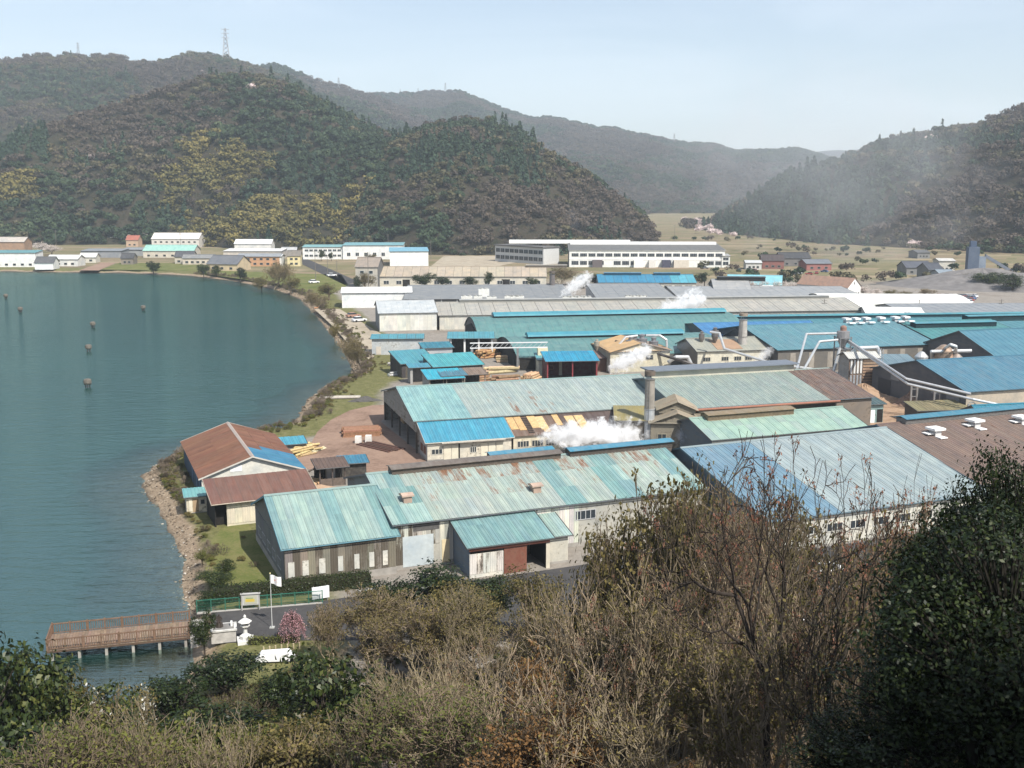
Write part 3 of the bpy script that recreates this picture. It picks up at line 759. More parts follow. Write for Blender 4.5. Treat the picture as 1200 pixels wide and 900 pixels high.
MB().box(.1, 10.5, 8.6, 8.8, 0, 5.6).box(10.46, 10.6, .2, 8.6, 0, 3.6).build('dark_backing', M['wood'], annex, BLACK)  # black backing paints in the dark seen through the annex doorway
ext = shed('lean_to_extension', 'small turquoise ribbed roof at the right end of the lean-to annex', 'shed', (A3[0] + 10.9 * math.cos(math.radians(21.5)) - 1.2 * math.sin(math.radians(21.5)), A3[1] + 10.9 * math.sin(math.radians(21.5)) + 1.2 * math.cos(math.radians(21.5))), 21.5, 2.7, 7.2, 3.7, 5.5, yr=7.2,
           roofF=rgba(TEAL_PALE, .3), nw=3, rows=1, paint=lambda i, j, n, r: rgba(jit(TEAL_PALE, .08), .3), pitch=.45, front=(.5, .47, .4), side=(.3, .28, .25), plinth=.3)

# 3 boat house with the brown roof
pL, pR = at(236, 560, 5.5), at(361, 550, 5.5)
cth = math.radians(22)
A4 = (pL.x, pL.y)
def pbo(i, j, n, rows): return rgba(jit((.155, .074, .05), .13), .25 + .5 * random.random())
# ridge runs away from the viewer: built with its long side as the front, turned a quarter
boat = thing('boathouse', 'brown rusted gable roof shed on the shore with dark blue side wall', 'shed', (A4[0], A4[1], LAND), math.radians(22))
Wb, Db, hEb, hRb = 15.2, 26.0, 4.0, 6.6
g = [(0, 0), (Wb, 0), (Wb, hEb), (Wb / 2, hRb - .04), (0, hEb)]
MB().prism(g, 0, .14, 'y').build('wall', M['wall'], boat, rgba((.62, .60, .54), .35)); MB().prism(g, Db - .14, Db, 'y').build('wall', M['wall'], boat, rgba(WALLGREY, .5))
MB().box(0, .14, .15, Db - .15, 0, hEb - .02).build('wall', M['wall'], boat, rgba((.045, .075, .12), .25)); MB().box(Wb - .14, Wb, .15, Db - .15, 0, hEb - .02).build('wall', M['wall'], boat, rgba((.2, .2, .19), .4))
sl = math.hypot(Wb / 2, hRb - hEb); ex_, ez_ = (Wb / 2) / sl, (hRb - hEb) / sl
roof_slope(boat, (-.5 * ex_, Db + .5, hEb + .1 - .5 * ez_), (0, -1, 0), (ex_, 0, ez_), Db + 1, sl + .5, rgba(BROWN, .5), .55, .035, M['rusty'], 18, 2, pbo)
def pbo2(i, j, n, rows):
    return rgba(jit((.04, .155, .25), .06), .12) if (i < 7 and j < 2) or (i < 5 and j < 3) else rgba(jit((.15, .072, .05), .12), .4)
roof_slope(boat, (Wb + .5 * ex_, -.5, hEb + .1 - .5 * ez_), (0, 1, 0), (-ex_, 0, ez_), Db + 1, sl + .5, rgba(BROWN, .5), .55, .035, M['rusty'], 18, 3, pbo2)
MB().prism([(Wb / 2 - .3, hRb + .06), (Wb / 2, hRb + .24), (Wb / 2 + .3, hRb + .06)], -.55, Db + .55, 'y').build('ridge_cap', M['paint'], boat, (.36, .30, .26))
MB().box(-.05, -.004, 2, 3.2, .2, 3.3).box(-.05, -.004, 6, 7.5, .2, 3.3).box(-.05, -.004, 12, 13.4, .2, 3.3).build('shutter', M['paint'], boat, (.07, .12, .19))
MB().box(4.2, 6.0, -.06, -.004, 4.5, 5.5).build('sheet_patch', M['paint'], boat, (.72, .72, .70))
b = MB()
for x0, x1, z0_, z1_ in ((-.5, Wb / 2, hEb, hRb), (Wb + .5, Wb / 2, hEb, hRb)):
    for yy in (-.56, Db + .51):
        b.prism([(x0, z0_ - .25), (x1, z1_ - .06), (x1, z1_ + .16), (x0, z0_ - .03)] if x0 < x1 else [(x1, z1_ - .06), (x0, z0_ - .25), (x0, z0_ - .03), (x1, z1_ + .16)], yy, yy + .05, 'y')
for k0 in range(0, len(b.v), 8): c_ = MB(); c_.prism([(0, 0)] * 4, 0, 1, 'y'); c_.v = b.v[k0:k0 + 8]; c_.build('barge_board', M['paint'], boat, (.5, .47, .42))
# lean-to in front of the boat house
q = at(246, 590, LAND + 3.6)
lt = shed('brown_lean_to', 'smooth red brown lean-to roof with beige sheet wall in front of the boathouse', 'shed', (q.x + .6, q.y), 24, 14.2, 7.2, 3.6, 5.3, yr=7.2,
          roofF=rgba((.150, .074, .055), .15), nw=10, rows=1, paint=lambda i, j, n, r: rgba(jit((.150, .074, .055), .05), .1), pitch=.7, rise=.02, front=(.55, .49, .38), side=(.08, .08, .08), trim=(.45, .38, .30), walls='rb', plinth=0)
MB().box(1.7, 14.2, .3, .44, 0, 3.5).build('wall', M['wall'], lt, rgba((.60, .54, .42), .25)); panels(lt, 1.75, 14.1, .35, 3.45, .27, 1.0, (.62, .56, .44), jitter=.06, amt=(.1, .4))
MB().box(.1, .25, .5, 7, 0, 3.4).box(.26, 1.69, 1.4, 1.6, 0, 3.3).build('dark_backing', M['wood'], lt, BLACK)  # black lining boards colour the open corner dark
MB().box(11.4, 14.6, -.32, -.26, 3.35, 3.75).build('sheet_patch', M['paint'], lt, (.70, .70, .68))
# little hut on the shore
q = at(219, 602, LAND)
hut = shed('shore_hut', 'tiny pale hut with flat turquoise roof on the lake bank', 'hut', (q.x, q.y), 20, 2.9, 3.0, 2.5, 2.95, yr=3.0, roofF=rgba((.14, .33, .33), .2), pitch=.5, front=(.58, .52, .40), side=(.34, .32, .30), ov=.35, plinth=.1)
MB().box(.9, 1.7, -.05, -.003, .15, 2.1).build('door', M['paint'], hut, (.36, .26, .16))
window(hut, 1.95, 1.2, .7, .8, -.003, 'front', (.4, .35, .3), 1)
MB().box(.35, .8, -.08, -.02, .3, 2.2).build('wall_panel', M['paint'], hut, (.66, .60, .48))
# ------------------------------------------------------------------ middle rows of the works
U17 = math.radians(17)
def mid(x, y):                                   # a place in the middle row's own axes
    return (AM[0] + x * math.cos(U17) - y * math.sin(U17), AM[1] + x * math.sin(U17) + y * math.cos(U17))
pm_ = at(487, 493, LAND + 6); AM = (pm_.x, pm_.y)
def pmid(i, j, n, rows):
    u = (i + .5) / n
    if u < .22: return rgba(jit((.20, .345, .345), .05), .12)
    return rgba(jit((.28, .335, .32), .05), .2 + (.42 if .24 < u < .55 else .1) * random.random() + (.1 if j == 0 else 0))
midhall = shed('open_gable_hall', 'long pale grey-green roofed hall with open dark gable facing the red dirt yard', 'hall', AM, 17, 49.5, 31, 6, 9.4, roofF=rgba(GREYTEAL, .4), nw=42, rows=2, paint=pmid, pitch=.6,
               front=(.40, .38, .33), side=(.24, .23, .21), walls='frb', amt=.6, trim=(.14, .16, .16), plinth=0)
# gable: cladding over an open bay
MB().prism([(.2, 3.9), (15.5, 3.9), (30.8, 3.9), (30.8, 5.9), (15.5, 9.3), (.2, 5.9)], 0, .14).build('gable_cladding', M['wall'], midhall, rgba((.27, .26, .24), .6))
for y in (.1, 7.8, 15.5, 23.2, 30.7): MB().box(0, .3, y - .15, y + .15, 0, 3.88).build('post', M['wood'], midhall, (.10, .085, .07))
MB().box(12, 12.2, .3, 30.7, 0, 5.8).build('dark_backing', M['wood'], midhall, BLACK)  # black screen inside the open bay; its colour stands for the shade there
for k, (x, y) in enumerate(((4, 6), (5, 20), (3, 26))): MB().box(x, x + 2.5, y, y + 3, 0, 1.6 + .4 * k).build('lumber_stack', M['wood'], midhall, (.42, .28, .16))
# bright lean-to with doors
lean = shed('bright_blue_lean_to', 'bright blue ribbed lean-to with pale doors and dark windows at the dirt yard', 'shed', mid(.6, -6.6), 17, 15.2, 6.5, 3.5, 5.75, yr=6.5, roofF=rgba(SKYBLUE, .1), nw=16, rows=1,
             paint=lambda i, j, n, r: rgba(jit((.055, .255, .36), .05), .1), pitch=.5, front=(.55, .51, .43), side=(.36, .36, .35), trim=(.5, .48, .42), plinth=.35, amt=.5)
for x, w_, z_, h_ in ((.7, 2.0, 1.2, 1.0), (7.6, 1.2, 1.1, 1.1)): window(lean, x, z_, w_, h_, -.02, 'front', (.5, .48, .42), 3)
for x, w_ in ((2.9, 1.3), (4.3, 1.2), (9.6, 1.2), (11.0, 1.2), (12.4, 1.2)): MB().box(x, x + w_, -.09, -.03, .1, 2.7).build('door', M['paint'], lean, jit((.58, .53, .42), .06))
MB().box(5.55, 5.8, -.06, -.02, .1, 2.9).build('door_gap', M['wood'], lean, BLACK)  # black strip on the solid wall, painted as a dark doorway
for y in (1.2, 3.6): MB().box(-.05, -.003, y, y + 1.7, 1.0, 2.4).build('sheet_patch', M['rusty'], lean, rgba((.15, .07, .05), .4))
MB().box(2.4, 13.9, -.95, .0, 3.2, 3.32).build('canopy', M['wood'], lean, (.42, .38, .32))
# patched plywood roof next to it
pat = shed('patched_lean_to', 'lean-to roof patched with bare plywood sheets and dark battens', 'shed', mid(16.3, -6.2), 17, 10.5, 6.2, 3.5, 5.6, yr=6.2, roofF=rgba((.12, .075, .055), .3), pitch=.9, rise=.02, front=(.58, .52, .40), side=(.3, .28, .25), plinth=.4, trim=(.22, .18, .14), eave_trim=False)
s6 = math.hypot(6.2, 2.1); Fp = frame((0, 0, 3.5), (1, 0, 0), (0, 6.2, 2.1))
for x, w_, y0, y1, c in ((.2, 1.4, 1.9, 6.2, (.50, .33, .16)), (1.7, 1.3, 1.5, 6.3, (.47, .31, .15)), (4.2, 1.5, 2.0, 6.2, (.52, .36, .18)), (5.7, 1.5, 1.3, 5.9, (.55, .39, .21)), (6.0, 1.2, .4, 1.2, (.5, .36, .2)), (9.0, 1.4, 2.4, 6.2, (.50, .34, .17))):
    MB().box(x, x + w_, y0, y1, .11, .17).build('plywood_sheet', M['wood'], pat, c, Fp)
for k in range(9): MB().box(3.05, 4.1, .4 + k * .62, .72 + k * .62, .10, .20).build('batten', M['wood'], pat, (.05, .04, .035), Fp)
for x in (.7, 3.4, 6.0): window(pat, x, 1.3, 2.2, 1.2, -.02, 'front', (.5, .46, .38), 4)
dk = shed('dark_lean_to', 'long dark brown lean-to roof below the pale hall, half in steam', 'shed', mid(27.0, -7.0), 17, 15.5, 7.0, 3.4, 5.8, yr=7.0, roofF=rgba((.075, .05, .045), .2), pitch=1.2, rise=.015, front=(.42, .36, .28), side=(.2, .18, .16), plinth=.3, trim=(.10, .08, .07))
for i, x in enumerate((.4, 2.3)): MB().box(x, x + 1.7, .2, 6.0, .1, .15).build('plywood_sheet', M['wood'], dk, (.52, .37, .19), frame((0, 0, 3.4), (1, 0, 0), (0, 7, 2.4)))

# higher hall to the right with the long clerestory
def pmr(i, j, n, rows):
    u = (i + .5) / n
    if u > .77: return rgba(jit((.13, .085, .07), .12), .55)
    return rgba(jit((.235, .285, .265), .05), .22 + (.4 if .56 < u < .72 else .2) * random.random() * (1 if j == 0 else .6))
mr = mid(47.6, -8.4)
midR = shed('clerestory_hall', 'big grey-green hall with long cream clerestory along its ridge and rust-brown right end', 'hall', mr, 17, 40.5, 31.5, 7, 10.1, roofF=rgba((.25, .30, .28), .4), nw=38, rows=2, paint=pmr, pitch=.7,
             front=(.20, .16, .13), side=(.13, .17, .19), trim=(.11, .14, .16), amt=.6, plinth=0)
cl = MB().box(1.0, 32.5, 15.3, 18.7, 9.6, 11.5).build('clerestory', M['wall'], midR, rgba((.48, .455, .38), .15))
MB().box(.4, 33.2, 14.4, 19.6, 11.52, 11.75).build('clerestory_roof', M['paint'], cl, (.15, .17, .20))
MB().box(.94, .99, 15.5, 18.5, 10.0, 11.3).build('vent_opening', M['wood'], cl, (.05, .06, .08))  # dark panel on the closed end wall, painted as the vent's inside
MB().tube((-.3, -.75, 6.75), (33, -.75, 6.75), .22, n=8).build('rust_pipe', M['rusty'], midR, rgba((.30, .13, .09), .3))
MB().box(0, 32.5, -.05, .05, 4.6, 6.3).build('dark_band', M['wood'], midR, (.05, .042, .036))  # dark band along the front wall below the eave

# mint roof with brown monitor
p_ = at(835, 515, LAND + 5); Am = (p_.x, p_.y)
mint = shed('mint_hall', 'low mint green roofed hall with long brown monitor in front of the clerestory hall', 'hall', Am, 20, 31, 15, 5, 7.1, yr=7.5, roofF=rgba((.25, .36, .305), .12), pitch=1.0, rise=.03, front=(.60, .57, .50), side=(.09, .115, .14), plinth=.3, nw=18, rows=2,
            paint=lambda i, j, n, r: rgba(jit((.25, .36, .305) if (i + j) % 5 else (.26, .345, .31), .05), .15))
ridge_vent(mint, 2.5, 20, 7.3, 6.9, 2.6, .9, (.20, .15, .09), (.22, .17, .11))
for x in (3.2, 6.5, 9.5, 13): window(mint, x, 2.6, 2.2, 1.1, -.02, 'front', (.6, .57, .5), 3)
# little blue-grey utility shed to its right
p_ = at(1001, 497, LAND); ut = shed('utility_shed', 'small shed with dark side wall and two white doors beside the bark heap', 'shed', (p_.x, p_.y), 14, 6.4, 7.5, 3.9, 5.0, yr=7.5, roofF=rgba((.05, .09, .10), .2), front=(.20, .30, .30), side=(.075, .09, .10), pitch=.8, plinth=.1)
for x in (1.0, 3.0): MB().box(x, x + 1.5, -.08, -.02, .1, 2.7).build('door', M['paint'], ut, (.72, .76, .78))
MB().box(5.0, 6.3, -.06, -.015, .1, 2.8).build('door_gap', M['wood'], ut, BLACK)  # black plate over the closed front in place of a dark doorway
p_ = at(968, 492, LAND); shed('lean_shelter', 'dark canopy shelter between the mint hall and the utility shed', 'shelter', (p_.x, p_.y), 17, 5.0, 4.5, 3.2, 3.7, yr=4.5, roofF=rgba((.22, .27, .25), .3), front=(.10, .10, .10), side=(.08, .08, .08), pitch=.8, plinth=0)
p_ = at(950, 478, LAND); shed('tarpaulin_shelter', 'black tarpaulin covered shelter under the eave of the clerestory hall', 'shelter', (p_.x, p_.y), 17, 5.2, 4, 3.6, 4.3, yr=2, roofF=rgba((.035, .04, .045), .1), front=(.02, .02, .02), side=(.02, .02, .02), pitch=1.5, plinth=0, cap=False)

# old wooden houses round the chimney
p_ = at(762, 531, LAND); oh = shed('old_timber_house', 'weathered timber boiler house with two stepped gables behind the steel chimney', 'boiler house', (p_.x, p_.y), -4, 9.4, 12, 5.6, 5.9, yr=6, roofF=rgba((.22, .19, .14), .3), front=(.24, .21, .16), side=(.15, .125, .10), pitch=.9, rise=.03, amt=.7, plinth=.3, trim=(.26, .23, .18))
MB().prism([(0, 5.5), (9.4, 5.5), (4.7, 7.3)], -.05, 11.9, 'y').build('gable_cladding', M['wall'], oh, rgba((.25, .215, .165), .7))
roof_slope(oh, (-.5, 12.2, 5.42), (0, -1, 0), (4.7, 0, 1.8), 12.8, 5.6, rgba((.24, .21, .16), .5), .6, .04, M['rusty'])
roof_slope(oh, (9.9, -.6, 5.42), (0, 1, 0), (-4.7, 0, 1.8), 12.8, 5.6, rgba((.27, .235, .18), .5), .6, .04, M['rusty'])
up = MB().prism([(1.6, 6.6), (8.2, 6.6), (8.2, 7.3), (4.9, 8.7), (1.6, 7.3)], 3.5, 11, 'y').build('upper_gable', M['wall'], oh, rgba((.20, .175, .135), .6))
roof_slope(oh, (1.1, 11.4, 7.2), (0, -1, 0), (3.8, 0, 1.6), 8.4, 4.1, rgba((.25, .22, .165), .5), .6, .04, M['rusty'])
roof_slope(oh, (8.7, 3.0, 7.2), (0, 1, 0), (-3.8, 0, 1.6), 8.4, 4.1, rgba((.28, .245, .19), .5), .6, .04, M['rusty'])
window(oh, 3.7, 6.9, 1.5, .6, 3.47, 'front', (.3, .27, .2), 2); window(oh, 1.2, 2.4, 1.6, 1.2, -.06, 'front', (.3, .27, .2), 2)
p_ = at(722, 528, LAND); oh2 = shed('mossy_roof_house', 'small timber house with mossy yellow flat roof left of the steel chimney', 'boiler house', (p_.x, p_.y), -4, 5.6, 9, 5.6, 6.5, yr=9, roofF=rgba((.23, .19, .07), .25), front=(.13, .11, .09), side=(.09, .08, .07), pitch=.8, rise=.02, amt=.7, plinth=0)
p_ = at(744, 500, LAND); shed('ridge_cabin', 'narrow timber cabin with grey pitched roof behind the mossy roof house', 'boiler house', (p_.x, p_.y), 14, 7.5, 6, 6.2, 7.3, roofF=rgba((.26, .25, .21), .3), front=(.2, .175, .14), side=(.15, .13, .11), pitch=.8, plinth=0)

# ------------------------------------------------------------------ steel chimneys
def chimney(label, px, py, z_top, r, r1, bands, cap_c, names=True):
    p = at(px, py, LAND); t_ = thing('chimney', label, 'chimney', (p.x, p.y, LAND), 0, 'tall works chimneys')
    z = 0; H = z_top
    for f, c, mt in bands:
        z1 = H * f; ra = r + (r1 - r) * z / H; rb = r + (r1 - r) * z1 / H
        MB().tube((0, 0, z), (0, 0, z1), ra, rb, 20).build('stack_section', M[mt], t_, c, smooth=False)
        MB().lathe([(rb * 1.0, z1 - .12), (rb * 1.10, z1 - .12), (rb * 1.10, z1 + .05), (rb * .98, z1 + .05)], 20).build('flange', M['steel'], t_, tuple(q * .8 for q in c))
        z = z1
    MB().lathe([(r1 * 1.0, H), (r1 * 1.12, H + .02), (r1 * 1.12, H + .8), (r1 * .8, H + .82), (r1 * .8, H + .1)], 20).build('rim', M['rusty'], t_, rgba(cap_c, .3))
    b = MB()
    b.tube((-r * .75, -r * .95, .5), (-r1 * .75, -r1 * .95, H), .035, n=4).tube((-r * .75 + .45, -r * 1.05, .5), (-r1 * .75 + .45, -r1 * 1.05, H), .035, n=4)
    for k in range(int(H / .6)): b.box(-r * .75, -r * .75 + .45, -r * 1.0 - .02, -r * 1.0 + .02, .6 + k * .6, .64 + k * .6)
    b.build('ladder', M['steel'], t_, (.25, .25, .25))
    return t_, p
ch1, CH1 = chimney('tall steel chimney with tan upper half rising from the white steam by the boiler house', 760, 528, 13.8, 1.0, .85,
                   [(.40, (.58, .60, .62), 'steel'), (.56, (.55, .57, .58), 'steel'), (.95, (.27, .245, .21), 'concrete')], (.12, .10, .085))
MB().path([(1.0, 0, 4), (2.4, -1.2, 3.2), (3.4, -2, 2)], .45, 10).build('flue_duct', M['steel'], ch1, (.45, .45, .45))
ch2, CH2 = chimney('pale concrete chimney standing behind the cream workshop with the windows', 869, 432, 13.9, 1.35, 1.0, [(.2, (.42, .40, .37), 'concrete'), (.62, (.40, .38, .35), 'concrete'), (.93, (.37, .35, .32), 'concrete')], (.25, .21, .17))
ch3, CH3 = chimney('dark thin chimney in the distance beside the grey roofs with a steam puff', 647, 352, 11.6, 1.3, 1.1, [(.5, (.16, .14, .13), 'concrete'), (.96, (.14, .125, .12), 'concrete')], (.10, .09, .08))

# ------------------------------------------------------------------ shed cluster by the bank
def small(px, py, name, label, ang, L, D, hE, hR, roof, front, side, walls='flrb', cat='shed', yr=None, **k):
    p = at(px, py, LAND); return shed(name, label, cat, (p.x, p.y), ang, L, D, hE, hR, yr=D if yr is None else yr, roofF=rgba(roof, .15), front=front, side=side, walls=walls, pitch=k.pop('pitch', .6), plinth=k.pop('plinth', 0), nw=k.pop('nw', 6), rows=1, paint=lambda i, j, n, r: rgba(jit(roof, .06), .12), **k)
TQ = (.065, .245, .30); PK_ = (.38, .40, .42)
s1 = small(436, 416, 'block_hut', 'pale grey block hut with flat teal roof nearest the lake bank', 4, 14.5, 8, 4.6, 4.9, TQ, (.44, .46, .47), (.40, .42, .44)); MB().box(1.2, 2.6, -.08, -.02, .1, 2.4).build('door', M['paint'], s1, (.5, .45, .38)); MB().box(-.05, -.01, 2, 3.4, .1, 2.6).build('door', M['wood'], s1, (.15, .13, .11))
s2 = small(471, 443, 'dark_plank_shed', 'dark planked shed with wide turquoise roof left of the small cluster', 22, 8.8, 10.5, 3.6, 5.4, TQ, (.055, .05, .05), (.045, .042, .04), nw=9)
panels(s2, .1, 8.7, .1, 3.4, -.02, .9, (.06, .052, .05), jitter=.3, amt=(.2, .9)); panels(s2, .2, 10.2, .1, 3.6, -.02, .9, (.05, .046, .044), jitter=.3, amt=(.2, .9), face='left')
s3 = small(497, 427, 'grey_wall_shed', 'grey walled shed with dark blue roof behind the dark planked shed', 14, 7.8, 7, 4.4, 5.0, (.03, .17, .23), (.40, .41, .43), (.25, .25, .26)); window(s3, 3, 1.8, 2.4, 1.2, -.02, 'front', (.4, .4, .4), 2)
s4 = small(509, 449, 'open_front_shed', 'shed with wide pale turquoise two-part roof in the middle of the cluster', 20, 12.4, 10, 4.0, 5.6, (.065, .30, .33), (.05, .048, .046), (.06, .06, .06), nw=8)
s5 = small(481, 450, 'narrow_porch', 'narrow porch with grey post and small blue roof at the cluster edge', 16, 4.6, 3.6, 4.0, 4.4, (.06, .23, .31), BLACK, (.28, .27, .26), walls='lb'); MB().box(0, .6, 0, .3, 0, 3.9).build('post', M['concrete'], s5, (.34, .33, .31))
s6 = small(503, 461, 'saw_hut', 'small hut with bright blue roof patched with brown at the yard corner', 18, 8.2, 6.6, 3.3, 4.5, (.03, .30, .40), (.035, .033, .03), (.28, .28, .27), walls='lb', nw=7)
MB().box(5.2, 7.2, 2.4, 3.4, .1, .16).build('sheet_patch', M['wood'], s6, (.22, .16, .11), frame((0, 0, 3.3), (1, 0, 0), (0, 6.6, 1.2))); MB().box(.3, 8, 6.0, 6.2, 0, 4.2).build('dark_backing', M['wood'], s6, BLACK)  # black board along the back colours the open hut dark inside
for x in (.1, 4.1, 8.0): MB().box(x, x + .22, .05, .25, 0, 3.2).build('post', M['wood'], s6, (.2, .17, .14))
s7 = small(519, 459, 'open_saw_shelter', 'low open shelter with blue and rust-brown roof over dark machinery', 18, 10.5, 5.5, 3.7, 4.4, (.055, .16, .22), BLACK, BLACK, walls='b', nw=7)
for i, o in enumerate([c for c in s7.children_recursive if c.name.startswith('roof_panel')]): o.color = rgba((.055, .16, .22) if i < 4 else (.19, .135, .10), .3)
for x in (.1, 5.2, 10.2): MB().box(x, x + .22, .05, .25, 0, 3.6).build('post', M['wood'], s7, (.2, .17, .14))
for k in range(5): MB().box(1 + k * 1.8, 2.2 + k * 1.8, 2 + .3 * (k % 2), 3.6, 0, 1.0 + .35 * (k % 3)).build('machine', M['rusty'], s7, rgba((.12, .09, .08), .5))
s8 = small(526, 419, 'open_log_shelter', 'tall open log shelter with turquoise roof on white posts before the arched halls', 2, 12.5, 9.5, 5.4, 6.0, TQ, BLACK, BLACK, walls='b', nw=9)
for x in (.3, 4.2, 8.2, 11.9): MB().box(x, x + .5, .1, .6, 0, 5.3).build('post', M['concrete'], s8, (.62, .62, .60))
small(506, 384, 'white_tent_roof', 'small white tent roof between the grey barn and the log shelter', 10, 14, 10, 2.6, 4.6, (.72, .72, .72), (.5, .5, .5), (.4, .4, .4), cat='tent', yr=5, cap=False)
rs = small(641, 447, 'maroon_shed', 'bright blue roofed open shed with maroon walls and posts behind the pale hall', 6, 12.6, 9, 5.0, 6.1, (.02, .24, .38), BLACK, (.11, .022, .026), walls='lrb', nw=8)
for x in (.0, 6.2, 12.2): MB().box(x, x + .3, .0, .3, 0, 4.9).build('post', M['paint'], rs, (.22, .04, .045))
cs = small(631, 440, 'cream_cabin', 'cream cabin with teal roof and orange window left of the maroon shed', 4, 6, 8, 4.0, 4.6, (.09, .28, .32), (.66, .62, .50), (.62, .58, .45)); window(cs, 1.2, 1.5, 2.6, 1.0, -.02, 'front', (.35, .2, .1), 2)
small(690, 436, 'rust_low_shed', 'low rust-brown roofed shed beside the maroon one', 8, 14, 8, 3.6, 4.4, (.22, .15, .13), (.16, .08, .06), (.15, .09, .08), roofmat=M['rusty'])
small(684, 412, 'white_low_roof', 'low white roof strip behind the rust-brown shed', 6, 16, 6, 3.2, 3.8, (.6, .6, .58), (.4, .4, .38), (.3, .3, .3))

# cream workshops with machines on top
p_ = at(715, 438, LAND); w1 = shed('ochre_roof_workshop', 'cream workshop with orange-tan gable roof and dark windows', 'workshop', (p_.x, p_.y), 12, 16, 16, 5.6, 5.8, yr=8, roofF=rgba((.4, .25, .12), .2), front=(.52, .48, .37), side=(.36, .33, .27), walls='flrb', plinth=.3, cap=False)
MB().prism([(0, 5.6), (16, 5.6), (8, 7.7)], 0, 15.9, 'y').build('gable_cladding', M['wall'], w1, rgba((.50, .46, .36), .3))
roof_slope(w1, (-.6, 16.4, 5.55), (0, -1, 0), (8, 0, 2.1), 17, 8.8, rgba((.45, .29, .14), .3), .8, .04); roof_slope(w1, (16.6, -.6, 5.55), (0, 1, 0), (-8, 0, 2.1), 17, 8.8, rgba((.20, .15, .12), .4), .8, .04)
for x in (4.0, 9.5): window(w1, x, 3.3, 2.0, 1.3, -.02, 'front', (.3, .27, .22), 2)
p_ = at(817, 437, LAND); w2 = shed('cream_workshop', 'long cream workshop with grey hipped roof carrying a cyclone and a bent white pipe', 'workshop', (p_.x, p_.y), 12, 22, 15, 5.6, 7.8, yr=8, roofF=rgba((.27, .27, .23), .3), front=(.60, .56, .46), side=(.22, .19, .16), plinth=.3, pitch=1.0, rise=.03, roofB=rgba((.25, .24, .22), .3))
for x in (1.5, 6.5, 10.0, 13.0, 18.0): window(w2, x, 2.9, 2.0, 1.1, -.02, 'front', (.4, .37, .3), 3)
MB().box(5.5, 12.5, 0, 6.5, .12, .2).build('sheet_patch', M['rusty'], w2, rgba((.33, .22, .15), .3), frame((0, .4, 5.7), (1, 0, 0), (0, 8, 2.2)))

# cyclones and pipes
def cyclone(label, x, y, z, s, c=(.30, .29, .28), group=None, legs=True, parent_pipe=None):
    t_ = thing('cyclone_separator', label, 'cyclone', (x, y, z), 0, group)
    MB().lathe([(.25 * s, 0), (1.0 * s, 1.9 * s), (1.0 * s, 3.4 * s)], 14).build('body', M['steel'], t_, c)
    MB().lathe([(1.05 * s, 3.41 * s), (1.05 * s, 3.55 * s), (.5 * s, 3.6 * s), (.5 * s, 4.1 * s), (.62 * s, 4.12 * s), (.62 * s, 4.3 * s), (.1 * s, 4.45 * s)], 14).build('cap', M['steel'], t_, tuple(q * 1.2 for q in c))
    if legs:
        for a in (0.6, 2.2, 3.8, 5.4): MB().tube((1.05 * s * math.cos(a), 1.05 * s * math.sin(a), -z + LAND - 2.0 * 0), (1.02 * s * math.cos(a), 1.02 * s * math.sin(a), 2.4 * s), .09, n=5).build('leg', M['steel'], t_, (.2, .2, .2))
    return t_
def pipe(label, pts, r, c=(.6, .6, .59), name='duct', parent=None, n=10, cat='pipe'):
    b = MB().path(pts, r, n)
    for q in pts[1:-1]: b.lathe([(r * .3, -r), (r * .95, -r * .55), (r * 1.12, 0), (r * .95, r * .55), (r * .3, r)], n, q)
    o = b.build(name, M['steel'], parent, c, smooth=False)
    if label: tag(o, label, cat)
    return o
q = at(748, 408, 7.0)
for k, (dx, dy, s) in enumerate(((0, 0, 1.15), (3.0, .6, 1.25), (6.0, 0, 1.1), (1.4, 3.2, 1.1))):
    cyclone(['leftmost cyclone of the cluster wrapped in steam left of the ochre roof', 'tallest cyclone in the middle of the steamy cluster', 'right cyclone of the steamy cluster', 'back cyclone of the steamy cluster'][k], q.x - 2 + dx, q.y + dy, 4.6, s * 1.1, (.24, .24, .25), 'cyclones in the steam')
pipe('bent white duct arching over the steamy cyclones on the left', [(q.x - 5.5, q.y - 1, 3), (q.x - 5.0, q.y - 1, 8.2), (q.x - 3.4, q.y - .5, 10.0), (q.x - .2, q.y, 10.3)], .3)
pipe('bent white duct dropping on the right of the steamy cyclones', [(q.x + 2, q.y + .5, 10.3), (q.x + 5.5, q.y, 10.4), (q.x + 7.3, q.y - .5, 9.2), (q.x + 7.6, q.y - 1, 3.5)], .3)
pipe('short white elbow duct at roof height right of the steam', [(q.x + 7, q.y - 6, 4.2), (q.x + 9, q.y - 6.5, 5.6), (q.x + 12, q.y - 6.5, 5.6), (q.x + 13, q.y - 6.5, 3.6)], .5)
q2 = mid(0, 0)
q2 = at(822, 402, 8.4)
cyclone('dark squat cyclone on the roof of the cream workshop', q2.x, q2.y, 8.2, .75, (.20, .18, .17), legs=False); cyclone('tall dark cyclone on the roof of the cream workshop', q2.x + 3.4, q2.y - .5, 8.4, .95, (.17, .155, .15), legs=False)
e1 = at(832, 389, 12.4); e2 = at(848, 408, 9.0); e3 = at(905, 426, 6.5)
pipe('long white pipe bending down from the workshop cyclone towards the right', [(e1.x, e1.y, 12.4), (e1.x + 2.2, e1.y - 1, 12.2), (e2.x, e2.y - 1, 9.0), (e3.x, e3.y, 6.5), (e3.x + 14, e3.y - 4, 5.0)], .32, (.6, .6, .58))
w1x = at(692, 412, 8); cyclone('small tan dust hood on the ochre roof', w1x.x + 2, w1x.y + 6, 7.3, .7, (.42, .36, .28), legs=False)
c1 = at(722, 402, 8.2); c2 = at(800, 424, 4.6)
